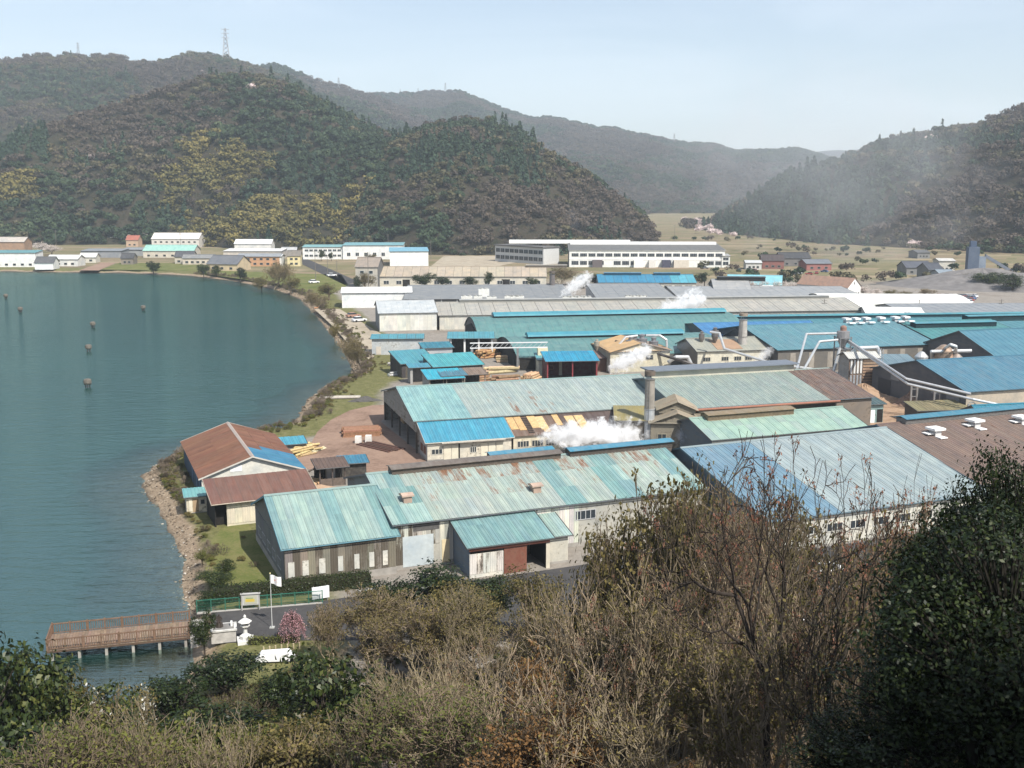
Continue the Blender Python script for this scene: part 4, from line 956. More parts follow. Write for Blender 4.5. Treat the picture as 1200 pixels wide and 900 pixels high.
pipe('dark sloping conveyor crossing in front of the two cream workshops', [(c1.x, c1.y + 2, 8.4), (c2.x, c2.y - 2, 5.0), (c2.x + 8, c2.y - 4, 2.4)], .38, (.10, .09, .085), n=6, cat='conveyor')

# big cyclone tower with conveyors at the right
tw = at(985, 452, LAND)
twr = thing('cyclone_tower', 'tall cyclone tower with red top and steel frame amid long sloping conveyors', 'tower', (tw.x, tw.y, LAND), math.radians(12))
for x in (-1.4, 1.4):
    for y in (-1.4, 1.4): MB().box(x - .12, x + .12, y - .12, y + .12, 0, 12).build('leg', M['steel'], twr, (.22, .22, .23))
for z in (3, 6, 9, 11.6): MB().box(-1.6, 1.6, -1.6, 1.6, z, z + .15).build('platform', M['steel'], twr, (.25, .25, .25))
for k in range(3): MB().tube((-1.4, -1.42, k * 3.3 + .4), (1.4, -1.42, k * 3.3 + 3.4), .07, n=5).build('brace', M['steel'], twr, (.25, .25, .25))
MB().lathe([(.4, 9.2), (1.5, 11.4), (1.5, 13.2), (.8, 13.4)], 14).build('hopper', M['steel'], twr, (.32, .31, .31)); MB().lathe([(.75, 13.4), (.75, 14.2), (.5, 14.5), (.2, 14.6)], 12).build('cap', M['rusty'], twr, rgba((.26, .15, .12), .4))
def T(px, py, z): p = at(px, py, z); return (p.x, p.y, p.z)
tt = at(985, 402, 13.5); tpz = (tw.x, tw.y)
pipe('upper of two white conveyor pipes rising from the clerestory hall to the tower', [T(934, 432, 10.8), (tw.x - 8.5, tw.y + 1, 13.9), (tw.x - 1, tw.y, 14.2)], .27)
pipe('lower of two white conveyor pipes rising from the clerestory hall to the tower', [T(941, 435, 10.4), (tw.x - 6.0, tw.y - 1.5, 12.4), (tw.x - 1, tw.y - 1, 12.8)], .27)
pipe('steep white chute pipe hanging left of the tower legs', [(tw.x - 1.2, tw.y - 2, 11), (tw.x - 3.2, tw.y - 3, 3)], .35)
e1, e2, e3 = T(1064, 450, 8.5), T(1140, 468, 6.6), T(1199, 480, 5.0)
for k, (dz, dy, lab) in enumerate(((.0, 0, 'near white conveyor pipe sloping down from the tower to the right'), (.9, 1.2, 'far white conveyor pipe sloping down beside its twin to the right'))):
    pipe(lab, [(tw.x + 1, tw.y + dy - .5, 12.2 + dz * .6), (e1[0], e1[1] + dy, e1[2] + dz), (e2[0], e2[1] + dy, e2[2] + dz)], .25, (.62, .61, .60))
pipe('thin white pipe running on from the conveyors to the right edge', [e2, (e3[0], e3[1], e3[2]), (e3[0] + 12, e3[1] - 2, 4.4)], .25, (.6, .62, .62))
for k, (px, py) in enumerate(((1070, 480), (1097, 485), (1137, 497))):
    p = at(px, py, LAND); tr = thing('conveyor_trestle', ['steel trestle under the conveyor nearest the bark heap', 'steel trestle under the middle of the conveyor', 'paired steel columns under the lower end of the conveyor'][k], 'trestle', (p.x, p.y, LAND), .2)
    for x in (-.7, .7): MB().box(x - .15, x + .15, -.15, .15, 0, 5.2 - .5 * k).build('leg', M['steel'], tr, (.42, .41, .40))
    for z in (1.2, 2.8, 4.4): MB().box(-.6, .6, -.08, .08, z, z + .14).build('brace', M['steel'], tr, (.42, .41, .40))
q = T(1012, 408, 9.5)
pipe('white elbow duct standing behind the tower', [T(998, 414, 8), T(1003, 408, 9.4), T(1028, 407, 9.4), T(1031, 413, 8.4), T(1029, 446, 2.0)], .45)
sc1 = at(1029, 455, LAND); sct = thing('lattice_mast', 'slim lattice mast carrying a duct beside the slatted bin', 'mast', (sc1.x, sc1.y, LAND), .2)
for x in (-.6, .6):
    for y in (-.6, .6): MB().tube((x, y, 0), (x * .8, y * .8, 9.5), .09, n=5).build('leg', M['steel'], sct, (.45, .45, .45))
for k in range(7): MB().tube((-.6, -.6, k * 1.35), (.6, -.6, k * 1.35 + 1.3), .05, n=4).build('brace', M['steel'], sct, (.45, .45, .45))
# slatted wooden bin
bp_ = at(985, 458, LAND); bn = shed('slatted_bin', 'tall slatted wooden chip bin with little pitched roof under the tower', 'bin', (bp_.x + .8, bp_.y - 3), 10, 7.2, 5, 8.2, 9.2, yr=2.5, roofF=rgba((.45, .45, .43), .2), front=(.17, .12, .095), side=(.3, .29, .28), plinth=0, cap=False)
for k in range(11): MB().box(3.4, 7.1, -.12, -.03, .6 + k * .68, .95 + k * .68).build('slat', M['wood'], bn, jit((.33, .22, .15), .1))
for k in range(4): MB().box(.3 + k * .8, .72 + k * .8, -.14, -.03, 4.6, 7.8).build('slat', M['paint'], bn, (.62, .62, .60))
for k in range(4): MB().box(.3 + k * .8, .72 + k * .8, -.12, -.03, .2, 4.2).build('slat', M['wood'], bn, (.30, .31, .33))

# machines right of the big blue halls: tan drum, tanks, pipes
d0 = at(1112, 425, LAND); 
for k, (px, py, r, h, c, lab) in enumerate(((1078, 448, 1.5, 7.5, (.52, .52, .51), 'pale silo left of the tan drum'), (1092, 449, 1.3, 5.5, (.42, .42, .42), 'short grey silo left of the tan drum'), (1104, 447, 2.2, 9.0, (.40, .29, .21), 'tan rusty drum silo between white pipes'), (1119, 448, 1.6, 7.0, (.36, .30, .26), 'brown silo right of the tan drum'), (1133, 446, 1.6, 5.5, (.45, .45, .44), 'short pale silo at the right end of the row'))):
    p = at(px, py, LAND); t_ = thing('silo', lab, 'silo', (p.x, p.y, LAND), 0, 'silos beside the blue halls')
    MB().lathe([(r * .9, 0), (r, .3), (r, h * .8), (r * .95, h * .82)], 16).build('shell', M['steel'], t_, c); MB().lathe([(r * 1.05, h * .82), (r * 1.05, h * .86), (r * .4, h), (.2, h * 1.02)], 16).build('cone_roof', M['steel'], t_, tuple(q * 1.1 for q in c))
pipe('white pipe arching over the silos beside the blue halls', [T(1092, 426, 4), T(1092, 412, 9.2), T(1138, 411, 9.2)], .42)
pipe('white elbow pipe looping behind the tan drum', [T(1108, 408, 10), T(1114, 404, 11.4), T(1120, 406, 11), T(1121, 420, 6)], .4)
# ------------------------------------------------------------------ arched halls and the big blue roofs
def arch_hall(name, label, A, ang, L, D, hE, hR, roofc, amt=.1, vent=None, z0=LAND, pitch=2.4, sections=12, side=(.075, .08, .085), ventc=None, open_front=True, group=None):
    r = thing(name, label, 'hall', (A[0], A[1], z0), math.radians(ang), group)
    # circular arc over the eaves
    rise = hR - hE; R = (D * D / 4 + rise * rise) / (2 * rise); cz = hR - R; a0 = math.asin(D / 2 / R)
    arc = [(D / 2 + R * math.sin(a0 * (2 * k / sections - 1)), cz + R * math.cos(a0 * (2 * k / sections - 1))) for k in range(sections + 1)]
    MB().prism([(D - .1, 0), (.1, 0)][::-1] + [(y, z - .08) for y, z in arc[::-1]], 0.3, .5).build('gable_wall', M['wall'], r, rgba(side, .3))
    MB().prism([(.1, 0), (D - .1, 0)] + [(y, z - .08) for y, z in arc[::-1]], L - .5, L - .3).build('gable_wall', M['wall'], r, rgba(side, .3))
    MB().box(.5, L - .5, .1, .25, 0, hE - .1).build('wall', M['wall'], r, rgba((.10, .10, .10), .5)); MB().box(.5, L - .5, D - .25, D - .1, 0, hE - .1).build('wall', M['wall'], r, rgba(side, .5))
    for k in range(sections):
        (ya, za), (yb, zb) = arc[k], arc[k + 1]; ln = math.hypot(yb - ya, zb - za)
        roof_slope(r, (0, ya, za), (1, 0, 0), (0, yb - ya, zb - za), L, ln - .01, rgba(jit(roofc, .035), amt), pitch, .05, name='roof')
    if vent:
        for (x0, x1, yc, w_, h_) in vent:
            v_ = MB().box(x0, x1, yc - w_ / 2, yc + w_ / 2, hR - .8, hR + h_ - .25).build('ridge_vent', M['wood'], r, (.03, .04, .05))
            MB().prism([(yc - w_ / 2 - .5, hR + h_ - .75), (yc + w_ / 2 + .5, hR + h_ - .75), (yc + w_ / 2 + .3, hR + h_ - .1), (yc, hR + h_ + .25), (yc - w_ / 2 - .3, hR + h_ - .3)], x0 - .3, x1 + .3).build('vent_cover', M['roof'], v_, rgba(ventc or (.05, .235, .30), .1))
    return r
(pa, an, ln) = span((606, 419), (775, 413), 3.5)
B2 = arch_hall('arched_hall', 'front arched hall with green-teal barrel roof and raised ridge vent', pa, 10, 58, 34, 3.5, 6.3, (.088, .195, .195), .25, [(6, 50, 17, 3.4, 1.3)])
for x0, x1 in ((.8, 20), (27.5, 38)): MB().box(x0, x1, -.05, .08, .3, 3.1).build('opening', M['wood'], B2, BLACK)  # black plates on a closed wall, coloured as the dark inside
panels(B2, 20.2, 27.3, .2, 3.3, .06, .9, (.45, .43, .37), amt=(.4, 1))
MB().prism([(4, 0), (30, 0), (30, 3.9), (17, 5.3), (4, 3.9)], .05, .28).build('opening', M['wood'], B2, (.02, .022, .024))  # near-black plate before the gable wall paints the hall's dark mouth
b2x, b2y = perp(pa, 10, 580, 403, 4.0)
B1 = arch_hall('arched_hall', 'rear arched hall with taller green-teal barrel roof and long ridge vent', (pa[0] - 5 - 34.6 * math.sin(math.radians(10)) , pa[1] - 1 + 34.6 * math.cos(math.radians(10))), 10, 82, 32, 4.0, 8.4, (.082, .19, .19), .25, [(7, 80, 16, 4.0, 1.2)])
MB().prism([(4, 0), (28, 0), (28, 4.6), (16, 6.6), (4, 4.6)], .05, .28).build('opening', M['wood'], B1, (.02, .022, .024))  # closed gable gets a near-black plate painted as its dark mouth
# royal blue roof joining on
u10 = math.radians(10)
bf = (pa[0] + 58.8 * math.cos(u10) - 14 * math.sin(u10), pa[1] + 58.8 * math.sin(u10) + 14 * math.cos(u10))
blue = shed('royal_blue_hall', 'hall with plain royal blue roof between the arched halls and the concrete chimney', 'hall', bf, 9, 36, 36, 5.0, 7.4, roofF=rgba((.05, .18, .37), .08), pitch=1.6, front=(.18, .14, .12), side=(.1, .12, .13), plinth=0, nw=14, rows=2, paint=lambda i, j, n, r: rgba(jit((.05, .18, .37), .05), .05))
# big teal hall right of the chimney
(pt, an, ln) = span((912, 410), (1097, 403), 6.0)
print('teal hall', pt, an, ln)
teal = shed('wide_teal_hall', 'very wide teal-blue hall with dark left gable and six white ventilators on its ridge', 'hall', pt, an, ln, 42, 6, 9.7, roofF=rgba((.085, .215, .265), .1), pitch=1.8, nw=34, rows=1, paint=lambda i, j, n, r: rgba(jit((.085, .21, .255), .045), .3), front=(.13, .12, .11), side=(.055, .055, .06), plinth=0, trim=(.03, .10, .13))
for k in range(9): MB().box(3.5 + k * 5.3, 5.0 + k * 5.3, -.06, -.005, 1.0, 5.0).build('pillar', M['concrete'], teal, (.30, .27, .23))
for k, px in enumerate((992, 1003, 1015, 1032, 1049, 1061)):
    x = along(pt, an, 21, 10.4 + LAND, px)
    v = MB().box(x - .5, x + .5, 20.2, 21.8, 9.6, 10.5).build('roof_ventilator', M['paint'], teal, (.5, .5, .5)); MB().box(x - .85, x + .85, 19.8, 22.2, 10.52, 11.0).build('hood', M['paint'], v, (.72, .72, .72))
    MB().box(x - .9, x + .9, 17.6, 18.6, 9.75, 10.1).build('hood', M['paint'], v, (.72, .72, .72))
# low blue-green roof behind the teal hall, reaching far right
(pg, ag, lg) = span((872, 392), (1230, 387), 5.0)
lg = shed('long_teal_back_hall', 'long teal roof running along the back edge to the right border', 'hall', (pg[0], pg[1]), ag, lg, 50, 5.0, 6.6, roofF=rgba((.06, .19, .23), .1), pitch=2.2, front=(.05, .10, .12), side=(.08, .09, .09), plinth=0)
ridge_vent(lg, 2, 120, 25, 6.5, 3.2, 1.0, (.05, .23, .28), (.03, .07, .09))
# green-teal hall with monitor between
(pg2, ag2, lg2) = span((1102, 402), (1215, 399), 6.0)
gh = shed('green_teal_hall', 'grey-green roofed hall with two blue monitors right of the wide teal one', 'hall', pg2, ag2, lg2, 44, 6, 9.2, roofF=rgba((.06, .20, .21), .1), pitch=1.8, front=(.1, .1, .1), side=(.06, .07, .075), plinth=0)
ridge_vent(gh, 1, 26, 16, 8.3, 3, 1.2, (.05, .22, .28), (.02, .05, .06)); ridge_vent(gh, 22, 48, 24, 9.1, 3, 1.1, (.05, .22, .28), (.02, .05, .06))
(pg3, ag3, lg3) = span((1166, 417), (1260, 413), 6.5)
bh2 = shed('blue_gable_hall', 'blue roofed hall with slate grey gable behind the big blue one at the right border', 'hall', pg3, ag3 + 3, lg3 + 12, 26, 6.5, 11.0, roofF=rgba((.062, .17, .23), .08), pitch=1.6, front=(.1, .1, .1), side=(.09, .09, .10), plinth=0)
# the big blue hall at the right
(pb1, ab1, lb1) = span((1133, 459), (1230, 453.5), 6.0)
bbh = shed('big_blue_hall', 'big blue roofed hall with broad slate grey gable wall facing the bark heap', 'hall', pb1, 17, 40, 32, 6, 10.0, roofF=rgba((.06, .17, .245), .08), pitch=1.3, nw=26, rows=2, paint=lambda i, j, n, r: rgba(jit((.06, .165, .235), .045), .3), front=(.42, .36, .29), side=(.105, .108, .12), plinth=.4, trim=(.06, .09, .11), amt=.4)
for y, z, w_, h_ in ((2, 3.5, 4, 1.2), (8, 3.8, 3, 1.0), (14, 4, 2.5, 1.0), (22, 4.5, 3, 1.6)): MB().box(-.07, -.003, y, y + w_, z, z + h_).build('sheet_patch', M['wall'], bbh, rgba((.24, .24, .25), .3))
MB().box(-.09, -.004, 1, 5.5, .2, 3.2).build('door', M['paint'], bbh, (.15, .15, .16)); MB().box(-.09, -.004, 25, 29.5, .2, 4.2).build('door', M['paint'], bbh, (.05, .05, .055))
small(1150, 480, 'blue_gabled_office', 'small blue gabled roof house against the front of the big blue hall', 10, 8.5, 5, 3.0, 4.2, (.035, .20, .29), (.14, .14, .14), (.2, .19, .18), cat='office', yr=2.5)
small(1105, 482, 'blue_roof_hut', 'little hut with teal roof and grey walls beside the conveyor trestle', 16, 6.4, 6.0, 2.7, 3.6, (.05, .22, .27), (.25, .24, .24), (.22, .21, .21), cat='hut', yr=3)
lowb = small(1155, 512, 'low_blue_roof', 'low deep blue roof below the big blue hall at the right border', 12, 16, 9, 3.2, 5.2, (.03, .19, .27), (.15, .15, .14), (.36, .31, .25), yr=4.5)
small(1075, 497, 'grass_roof_shed', 'old low shed with mossy brown roof beside the conveyor', 8, 12, 5.5, 2.8, 3.6, (.20, .18, .11), (.10, .09, .08), (.12, .11, .10), roofmat=M['rusty'])
small(1006, 452, 'blue_grey_shed', 'blue-grey sheet wall shed behind the cyclone tower', -2, 14, 10, 5.2, 6.2, (.15, .22, .26), (.16, .19, .25), (.12, .13, .16))
small(1022, 425, 'pale_teal_roof', 'pale teal low roof left of the big blue hall gable', 4, 18, 16, 4.2, 6.6, (.14, .33, .37), (.22, .21, .2), (.16, .16, .17))
small(1018, 402, 'tan_low_building', 'tan flat building row below the wide teal eave', 5, 26, 8, 3.6, 4.0, (.34, .27, .21), (.38, .32, .25), (.3, .26, .2), nw=0)
small(880, 425, 'dark_gable_shed', 'dark gabled shed beside the concrete chimney', 20, 13, 16, 5.0, 8.5, (.10, .17, .18), (.10, .09, .09), (.06, .055, .055), yr=8)
small(893, 424, 'low_blue_shed', 'low bright blue roof at the foot of the concrete chimney', 5, 13, 6, 2.6, 3.4, (.04, .22, .36), (.1, .1, .1), (.1, .1, .1))

# right end of the near row: blue, pale blue-grey and brown roofs
ang_b = 22.3; cu, su = math.cos(math.radians(ang_b)), math.sin(math.radians(ang_b))
def near(x, y): return (A2[0] + x * cu - y * su, A2[1] + x * su + y * cu)
pbg = near(46, -12.6)
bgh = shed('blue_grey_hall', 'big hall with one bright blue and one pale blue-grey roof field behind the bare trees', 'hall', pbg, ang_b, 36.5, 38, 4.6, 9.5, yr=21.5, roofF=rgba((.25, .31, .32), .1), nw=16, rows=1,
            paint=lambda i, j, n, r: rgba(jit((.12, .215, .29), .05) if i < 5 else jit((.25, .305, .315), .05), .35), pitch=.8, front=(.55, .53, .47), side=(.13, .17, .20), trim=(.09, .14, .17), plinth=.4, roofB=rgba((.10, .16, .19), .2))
for k in range(9): window(bgh, 1.5 + k * 3.8, 2.0, 2.6, 1.2, -.02, 'front', (.6, .58, .52), 3)
pbr = near(83.2, -11)
brn = shed('brown_roof_hall', 'hall with brown corrugated roof, white vent hoods and a long blue ridge vent', 'hall', pbr, ang_b, 48, 36, 5.2, 9.5, yr=22, roofF=rgba((.14, .095, .08), .4), nw=40, rows=1, paint=lambda i, j, n, r: rgba(jit((.165, .125, .11), .07), .25 + .25 * random.random()), pitch=.6, front=(.3, .28, .25), side=(.12, .15, .17), trim=(.10, .14, .17), plinth=.3, roofmat=M['rusty'])
ridge_vent(brn, 4.5, 30, 22, 9.4, 2.2, .9, (.035, .17, .25), (.2, .19, .18))
for x, y in ((6.5, 16.5), (16, 18), (25.5, 17.5)):
    z = 5.2 + 4.3 * y / 22; f = MB().box(x - .6, x + .6, y - .7, y + .7, z - .4, z + .9).build('roof_ventilator', M['paint'], brn, (.45, .44, .43))
    MB().box(x - 1.1, x + 1.1, y - 1.1, y + 1.1, z + .92, z + 1.25).build('hood', M['paint'], f, (.78, .78, .76)); MB().box(x - 1.9, x - .65, y - .5, y + .9, z + .3, z + .45).build('hood', M['paint'], f, (.72, .72, .7))
    MB().box(x - .7, x + .7, y - 2.0, y - .75, z - .15, z + .02).build('flashing', M['paint'], f, (.75, .75, .74))
# ------------------------------------------------------------------ far side of the works and the valley floor
def far_shed(name, label, cat, px0, px1, py, hE, hR, D, roof, front, side, yr=None, pitch=3.0, amt=.1, ang=None, **k):
    a, b_ = at(px0, py), at(px1, py); d = b_ - a; an = math.degrees(math.atan2(d.y, d.x)) if ang is None else ang
    return shed(name, label, cat, (a.x, a.y), an, d.length, D, hE, hR, yr=yr, roofF=rgba(roof, amt), front=front, side=side, pitch=pitch, plinth=k.pop('plinth', 0), amt=k.pop('wamt', .25), **k)
def win_row(o, n, z, w_, h_, x0=None, x1=None, y=-.02, panes=2, fc=(.6, .6, .58), face='front', skip=()):
    x0 = 1 if x0 is None else x0; x1 = o['_L'] - 1 if x1 is None else x1; st = (x1 - x0) / n
    for i in range(n):
        if i not in skip: window(o, x0 + i * st + (st - w_) / 2, z, w_, h_, y, face, fc, panes, .12)
ws = far_shed('white_storage', 'clean white roofed storage tent hall by the lake road', 'storage hall', 401, 482, 361, 6.0, 7.4, 16, (.76, .76, .75), (.72, .72, .71), (.35, .36, .38), pitch=4, ang=6)
a_ = at(445, 389); gb_ = shed('grey_barn', 'grey barn with stained white front wall and dark side gable', 'barn', (a_.x, a_.y), 10, 19, 25, 6.2, 9.0, roofF=rgba((.42, .44, .45), .1), front=(.58, .57, .52), side=(.24, .25, .26), pitch=2, plinth=.3)
panels(gb_, .1, 18.9, .3, 6.0, -.02, 1.4, (.60, .59, .54), jitter=.07, amt=(.1, .42))
u10_ = math.radians(10)
lr = shed('long_grey_hall', 'very long beige-grey roof running behind the arched halls', 'hall', (a_.x + 20 * math.cos(u10_) - 1 * math.sin(u10_), a_.y + 20 * math.sin(u10_) + 1 * math.cos(u10_)), 6.5, 148, 34, 5.0, 7.6, roofF=rgba((.335, .32, .28), .12), front=(.5, .48, .42), side=(.25, .25, .25), pitch=3, plinth=0, nw=30, rows=1, paint=lambda i, j, n, r: rgba(jit((.335, .32, .285), .04), .15))
ridge_vent(lr, 8, 142, 17.5, 7.5, 2.6, .9, (.30, .30, .29), (.36, .35, .32))
panels(lr, .1, 18, .3, 4.8, -.02, 1.6, (.55, .53, .47), jitter=.07, amt=(.1, .45))
mid_r = far_shed('low_white_hall', 'pale low roof with white edge in front of the long grey roof', 'hall', 519, 566, 386, 4.4, 6.8, 18, (.40, .41, .42), (.4, .4, .4), (.2, .2, .2), ang=8, yr=12)
wr1 = far_shed('white_strip_roof', 'narrow white roof strip along the eave of the long grey hall', 'hall', 580, 690, 380, 5.5, 6.6, 9, (.66, .66, .64), (.5, .5, .5), (.4, .4, .4), ang=7)
g1 = far_shed('grey_flat_hall', 'wide slate grey flat roofed hall with dark opening behind the grey barn', 'hall', 474, 672, 366, 5.0, 6.5, 50, (.20, .205, .21), (.09, .09, .09), (.2, .2, .2), ang=3, yr=45, pitch=4)  # closed front wall coloured dark for the shade of the open front
for k in range(16): MB().box(2 + k * 6.0, 2.5 + k * 6.0, -.06, .1, 0, 5).build('post', M['concrete'], g1, (.35, .35, .34))
g2 = far_shed('grey_step_hall', 'slate grey stepped roof hall with white parapet to the right of the flat one', 'hall', 700, 792, 365, 5.0, 6.6, 54, (.22, .225, .23), (.48, .48, .47), (.5, .5, .5), ang=1, yr=48, pitch=4)
g3 = far_shed('pale_window_hall', 'long pale hall with a strip of dark windows under its grey roof', 'hall', 794, 1010, 362, 5.0, 6.2, 36, (.27, .275, .28), (.52, .52, .51), (.4, .4, .4), ang=0, yr=30, pitch=4); win_row(g3, 34, 3.2, 1.3, .9, fc=(.5, .5, .5), panes=1)
g4 = far_shed('monitor_gable_hall', 'grey gabled hall with dark end wall and black ridge monitor', 'hall', 838, 880, 357, 4.8, 8.8, 40, (.30, .30, .30), (.4, .4, .4), (.075, .08, .085), ang=-6, pitch=4); ridge_vent(g4, 2, 22, 20, 8.7, 4, 1.2, (.03, .03, .035), (.03, .03, .03))
g5 = far_shed('white_roof_wing', 'white sloped roof wing to the right of the gabled monitor hall', 'hall', 882, 912, 357, 4.5, 6.2, 36, (.70, .70, .69), (.4, .4, .4), (.4, .4, .4), ang=-4, pitch=4)
# roof machines
for k, (px, py, wd) in enumerate(((547, 346, 5), (560, 346, 4), (567, 341, 5), (576, 347, 4.5), (596, 346, 4), (603, 346, 4), (609, 346, 4), (664, 347, 4), (672, 347, 4), (680, 347, 4), (688, 347, 4), (737, 346, 4), (745, 346, 4), (753, 346, 4))):
    p = at(px, py + 4, 7.6); t_ = thing('rooftop_cooler', 'white cooling unit, ' + ORD[k] + ' from the left on the grey factory roofs', 'cooler', (p.x, p.y, 6.3), .05, 'white rooftop coolers')
    h_ = 3.4 if k == 2 else 2.2
    MB().box(-wd / 2 + .4, wd / 2 - .4, -1.2, 1.2, 0, h_).build('casing', M['paint'], t_, (.62, .62, .58))
    for x in (-wd * .2, wd * .2): MB().lathe([(.5, h_), (.62, h_ + .02), (.7, h_ + .5), (.5, h_ + .5), (.45, h_ + .2)], 10, (x, 0, 0)).build('fan_cowl', M['steel'], t_, (.5, .5, .48))
# right side roofs
wc = at(985, 364); 
curve = arch_hall('white_curved_hall', 'low white curved roof hall in front of the brown roofed school', (at(968, 372).x, at(968, 372).y), -4, 54, 40, 4.0, 6.8, (.74, .73, .68), .03, None, pitch=8, side=(.4, .4, .38))
gR = far_shed('grey_border_hall', 'wide blue-grey roof hall reaching the right border of the works', 'hall', 1070, 1290, 388, 5.0, 6.4, 36, (.225, .235, .25), (.5, .5, .5), (.5, .5, .49), ang=2, yr=26, pitch=3)
wS = far_shed('white_sliver_roof', 'white narrow roof running between grey and white roofs at the right', 'hall', 1015, 1080, 385, 5.0, 6.4, 16, (.70, .70, .69), (.5, .5, .5), (.4, .4, .4), ang=-8, pitch=4)
school = far_shed('school_hall', 'white gabled building with long brown tiled roof and two rows of windows', 'school', 0, 0, 0, 1, 2, 1, WHITE, WHITE, WHITE) if False else None
p_ = at(993, 352); sch = thing('school_hall', 'white gabled building with long brown tiled roof and small windows', 'school', (p_.x, p_.y, LAND), math.radians(8))
Wg, Lg, he, hr = 19, 52, 8.5, 14
MB().prism([(0, 0), (Wg, 0), (Wg, he), (Wg / 2, hr), (0, he)], 0, .3, 'y').build('wall', M['paint'], sch, (.74, .73, .70)); MB().box(0, .3, .31, Lg, 0, he).box(Wg - .3, Wg, .31, Lg, 0, he).build('wall', M['paint'], sch, (.66, .65, .62))
# turned so that the gable faces the works and the long side the west
sl_ = math.hypot(Wg / 2, hr - he)
for o_, ex, ey in (((-.8, Lg, he - .4), (0, -1, 0), (Wg / 2 + .8, 0, hr - he + .46)), ((Wg + .8, -.8, he - .4), (0, 1, 0), (-Wg / 2 - .8, 0, hr - he + .46))):
    roof_slope(sch, o_, ex, ey, Lg + .8, sl_ + .9, rgba((.27, .165, .12), .2), 2.0, .08)
for k in range(5): window(sch, 1.6 + k * 3.4, 2.5, 2.0, 2.2, -.03, 'front', (.5, .5, .5), 2, .12)
window(sch, 8.7, 9.8, 1.5, 1.6, -.03, 'front', (.5, .5, .5), 1)
for k in range(11): window(sch, 2 + k * 4.4, 4.2, 2.4, 2.0, -.03, 'left', (.5, .5, .5), 2, .12)
sch.rotation_euler.z = math.radians(40); sch.scale = (.5, .5, .66)
# blue roofed halls beyond
b1_ = far_shed('blue_roof_depot', 'long deep blue roofed depot with cream wall in front of the white factory', 'depot', 702, 815, 344, 5.0, 7.6, 26, (.03, .19, .32), (.55, .52, .46), (.14, .16, .18), ang=-1, pitch=4, nw=12, rows=1, paint=lambda i, j, n, r: rgba(jit((.03, .19, .32) if i < 9 else (.07, .30, .38), .06), .1))
win_row(b1_, 9, 1.2, 3.5, 2.6, fc=(.45, .44, .4), panes=2); ridge_vent(b1_, 3, 20, 13, 7.5, 3, .9, (.03, .15, .26), (.03, .1, .15)); ridge_vent(b1_, 26, 38, 13, 7.5, 3, .9, (.03, .15, .26), (.03, .1, .15))
cy = far_shed('cyan_hall', 'bright cyan roofed hall with dark blue gable end', 'hall', 851, 913, 345, 4.6, 7.8, 28, (.20, .45, .51), (.32, .52, .56), (.02, .06, .12), ang=-14, pitch=4)
# big white factory
wf = far_shed('white_factory', 'long two storey white factory with bands of windows and dark roof', 'factory', 667, 848, 313, 10.2, 13.0, 46, (.12, .115, .11), (.76, .75, .72), (.115, .12, .13), ang=-2, yr=44, pitch=6, trim=(.5, .49, .47))
win_row(wf, 18, 6.4, 4.2, 2.0, panes=4, fc=(.35, .35, .36)); win_row(wf, 18, 1.4, 4.2, 2.4, panes=4, fc=(.35, .35, .36), skip=(4, 8, 9, 10, 14, 15))
MB().box(0, wf['_L'], -.2, -.02, 4.6, 5.0).build('floor_band', M['paint'], wf, (.8, .79, .77)); MB().box(1, wf['_L'] - 1, 30, 36, 11.8, 13.8).build('roof_monitor', M['paint'], wf, (.72, .72, .70))
MB().box(-38, wf['_L'] * .42, 38, 43, 12.4, 14.6).build('roof_monitor', M['paint'], wf, (.74, .74, .72))
for x, w_, c in ((14, 6, (.12, .1, .1)), (39, 5.5, (.75, .73, .68)), (48, 4, (.6, .58, .54)), (56, 5, (.06, .06, .09)), (63, 9, (.55, .50, .42))): MB().box(x, x + w_, -3, -.03, 0, 4.4).build('annex', M['paint'], wf, c)
a2_ = at(667, 313); wfl = thing('factory_wing', 'angled dark windowed wing at the left end of the white factory', 'factory wing', (a2_.x - .3, a2_.y, LAND), math.radians(128))
MB().box(0, 46, .2, 14, 0, 10.2).build('wall', M['paint'], wfl, (.50, .50, .49)); MB().box(-.5, 46.5, -.6, 14.3, 10.22, 11.0).build('roof', M['paint'], wfl, (.115, .11, .105))
for z in (1.8, 6.2):
    for k in range(10): window(wfl, 1 + k * 4.5, z, 3.9, 2.5, .18, 'front', (.3, .3, .32), 2, .12); 
wfl.rotation_euler.z = math.radians(-48); wfl.location = (at(580, 306).x, at(580, 306).y, LAND)
p_ = at(849, 313); e_ = far_shed('end_block', 'small white block with two square windows at the right end of the factory', 'annex block', 845.5, 855, 313.5, 7.0, 7.6, 12, (.35, .35, .34), (.74, .73, .70), (.6, .6, .58), ang=-2, yr=12); win_row(e_, 1, 4.3, 3.4, 1.8); win_row(e_, 1, 1.4, 3.4, 2.2)
# low tile-roof building with doors and old gabled warehouse
tl = far_shed('tile_roof_barrack', 'long low cream building with weathered brown tile roof and dark doors', 'barrack', 443, 640, 336, 5.0, 9.0, 22, (.36, .295, .22), (.55, .51, .43), (.4, .36, .3), ang=0, yr=11, pitch=3, amt=.35, nw=20, rows=1, paint=lambda i, j, n, r: rgba(jit((.36, .30, .23), .09), .35))
win_row(tl, 13, 1.2, 2.6, 1.8, panes=2, skip=(2, 7)); MB().box(12, 15.5, -.1, -.02, 0, 3.5).box(60, 64, -.1, -.02, 0, 3.6).build('door_gap', M['wood'], tl, BLACK); ridge_vent(tl, 72, 92, 11, 8.9, 3, .8, (.32, .29, .25), (.2, .17, .14))  # black plates on the wall paint the two dark doorways
ow = far_shed('old_warehouse', 'old grey gabled warehouse with brown roof and small windows left of the barrack', 'warehouse', 417, 443, 337, 10.0, 14.0, 16, (.25, .205, .17), (.42, .39, .34), (.12, .12, .12), ang=-4, yr=8, pitch=3, amt=.4)
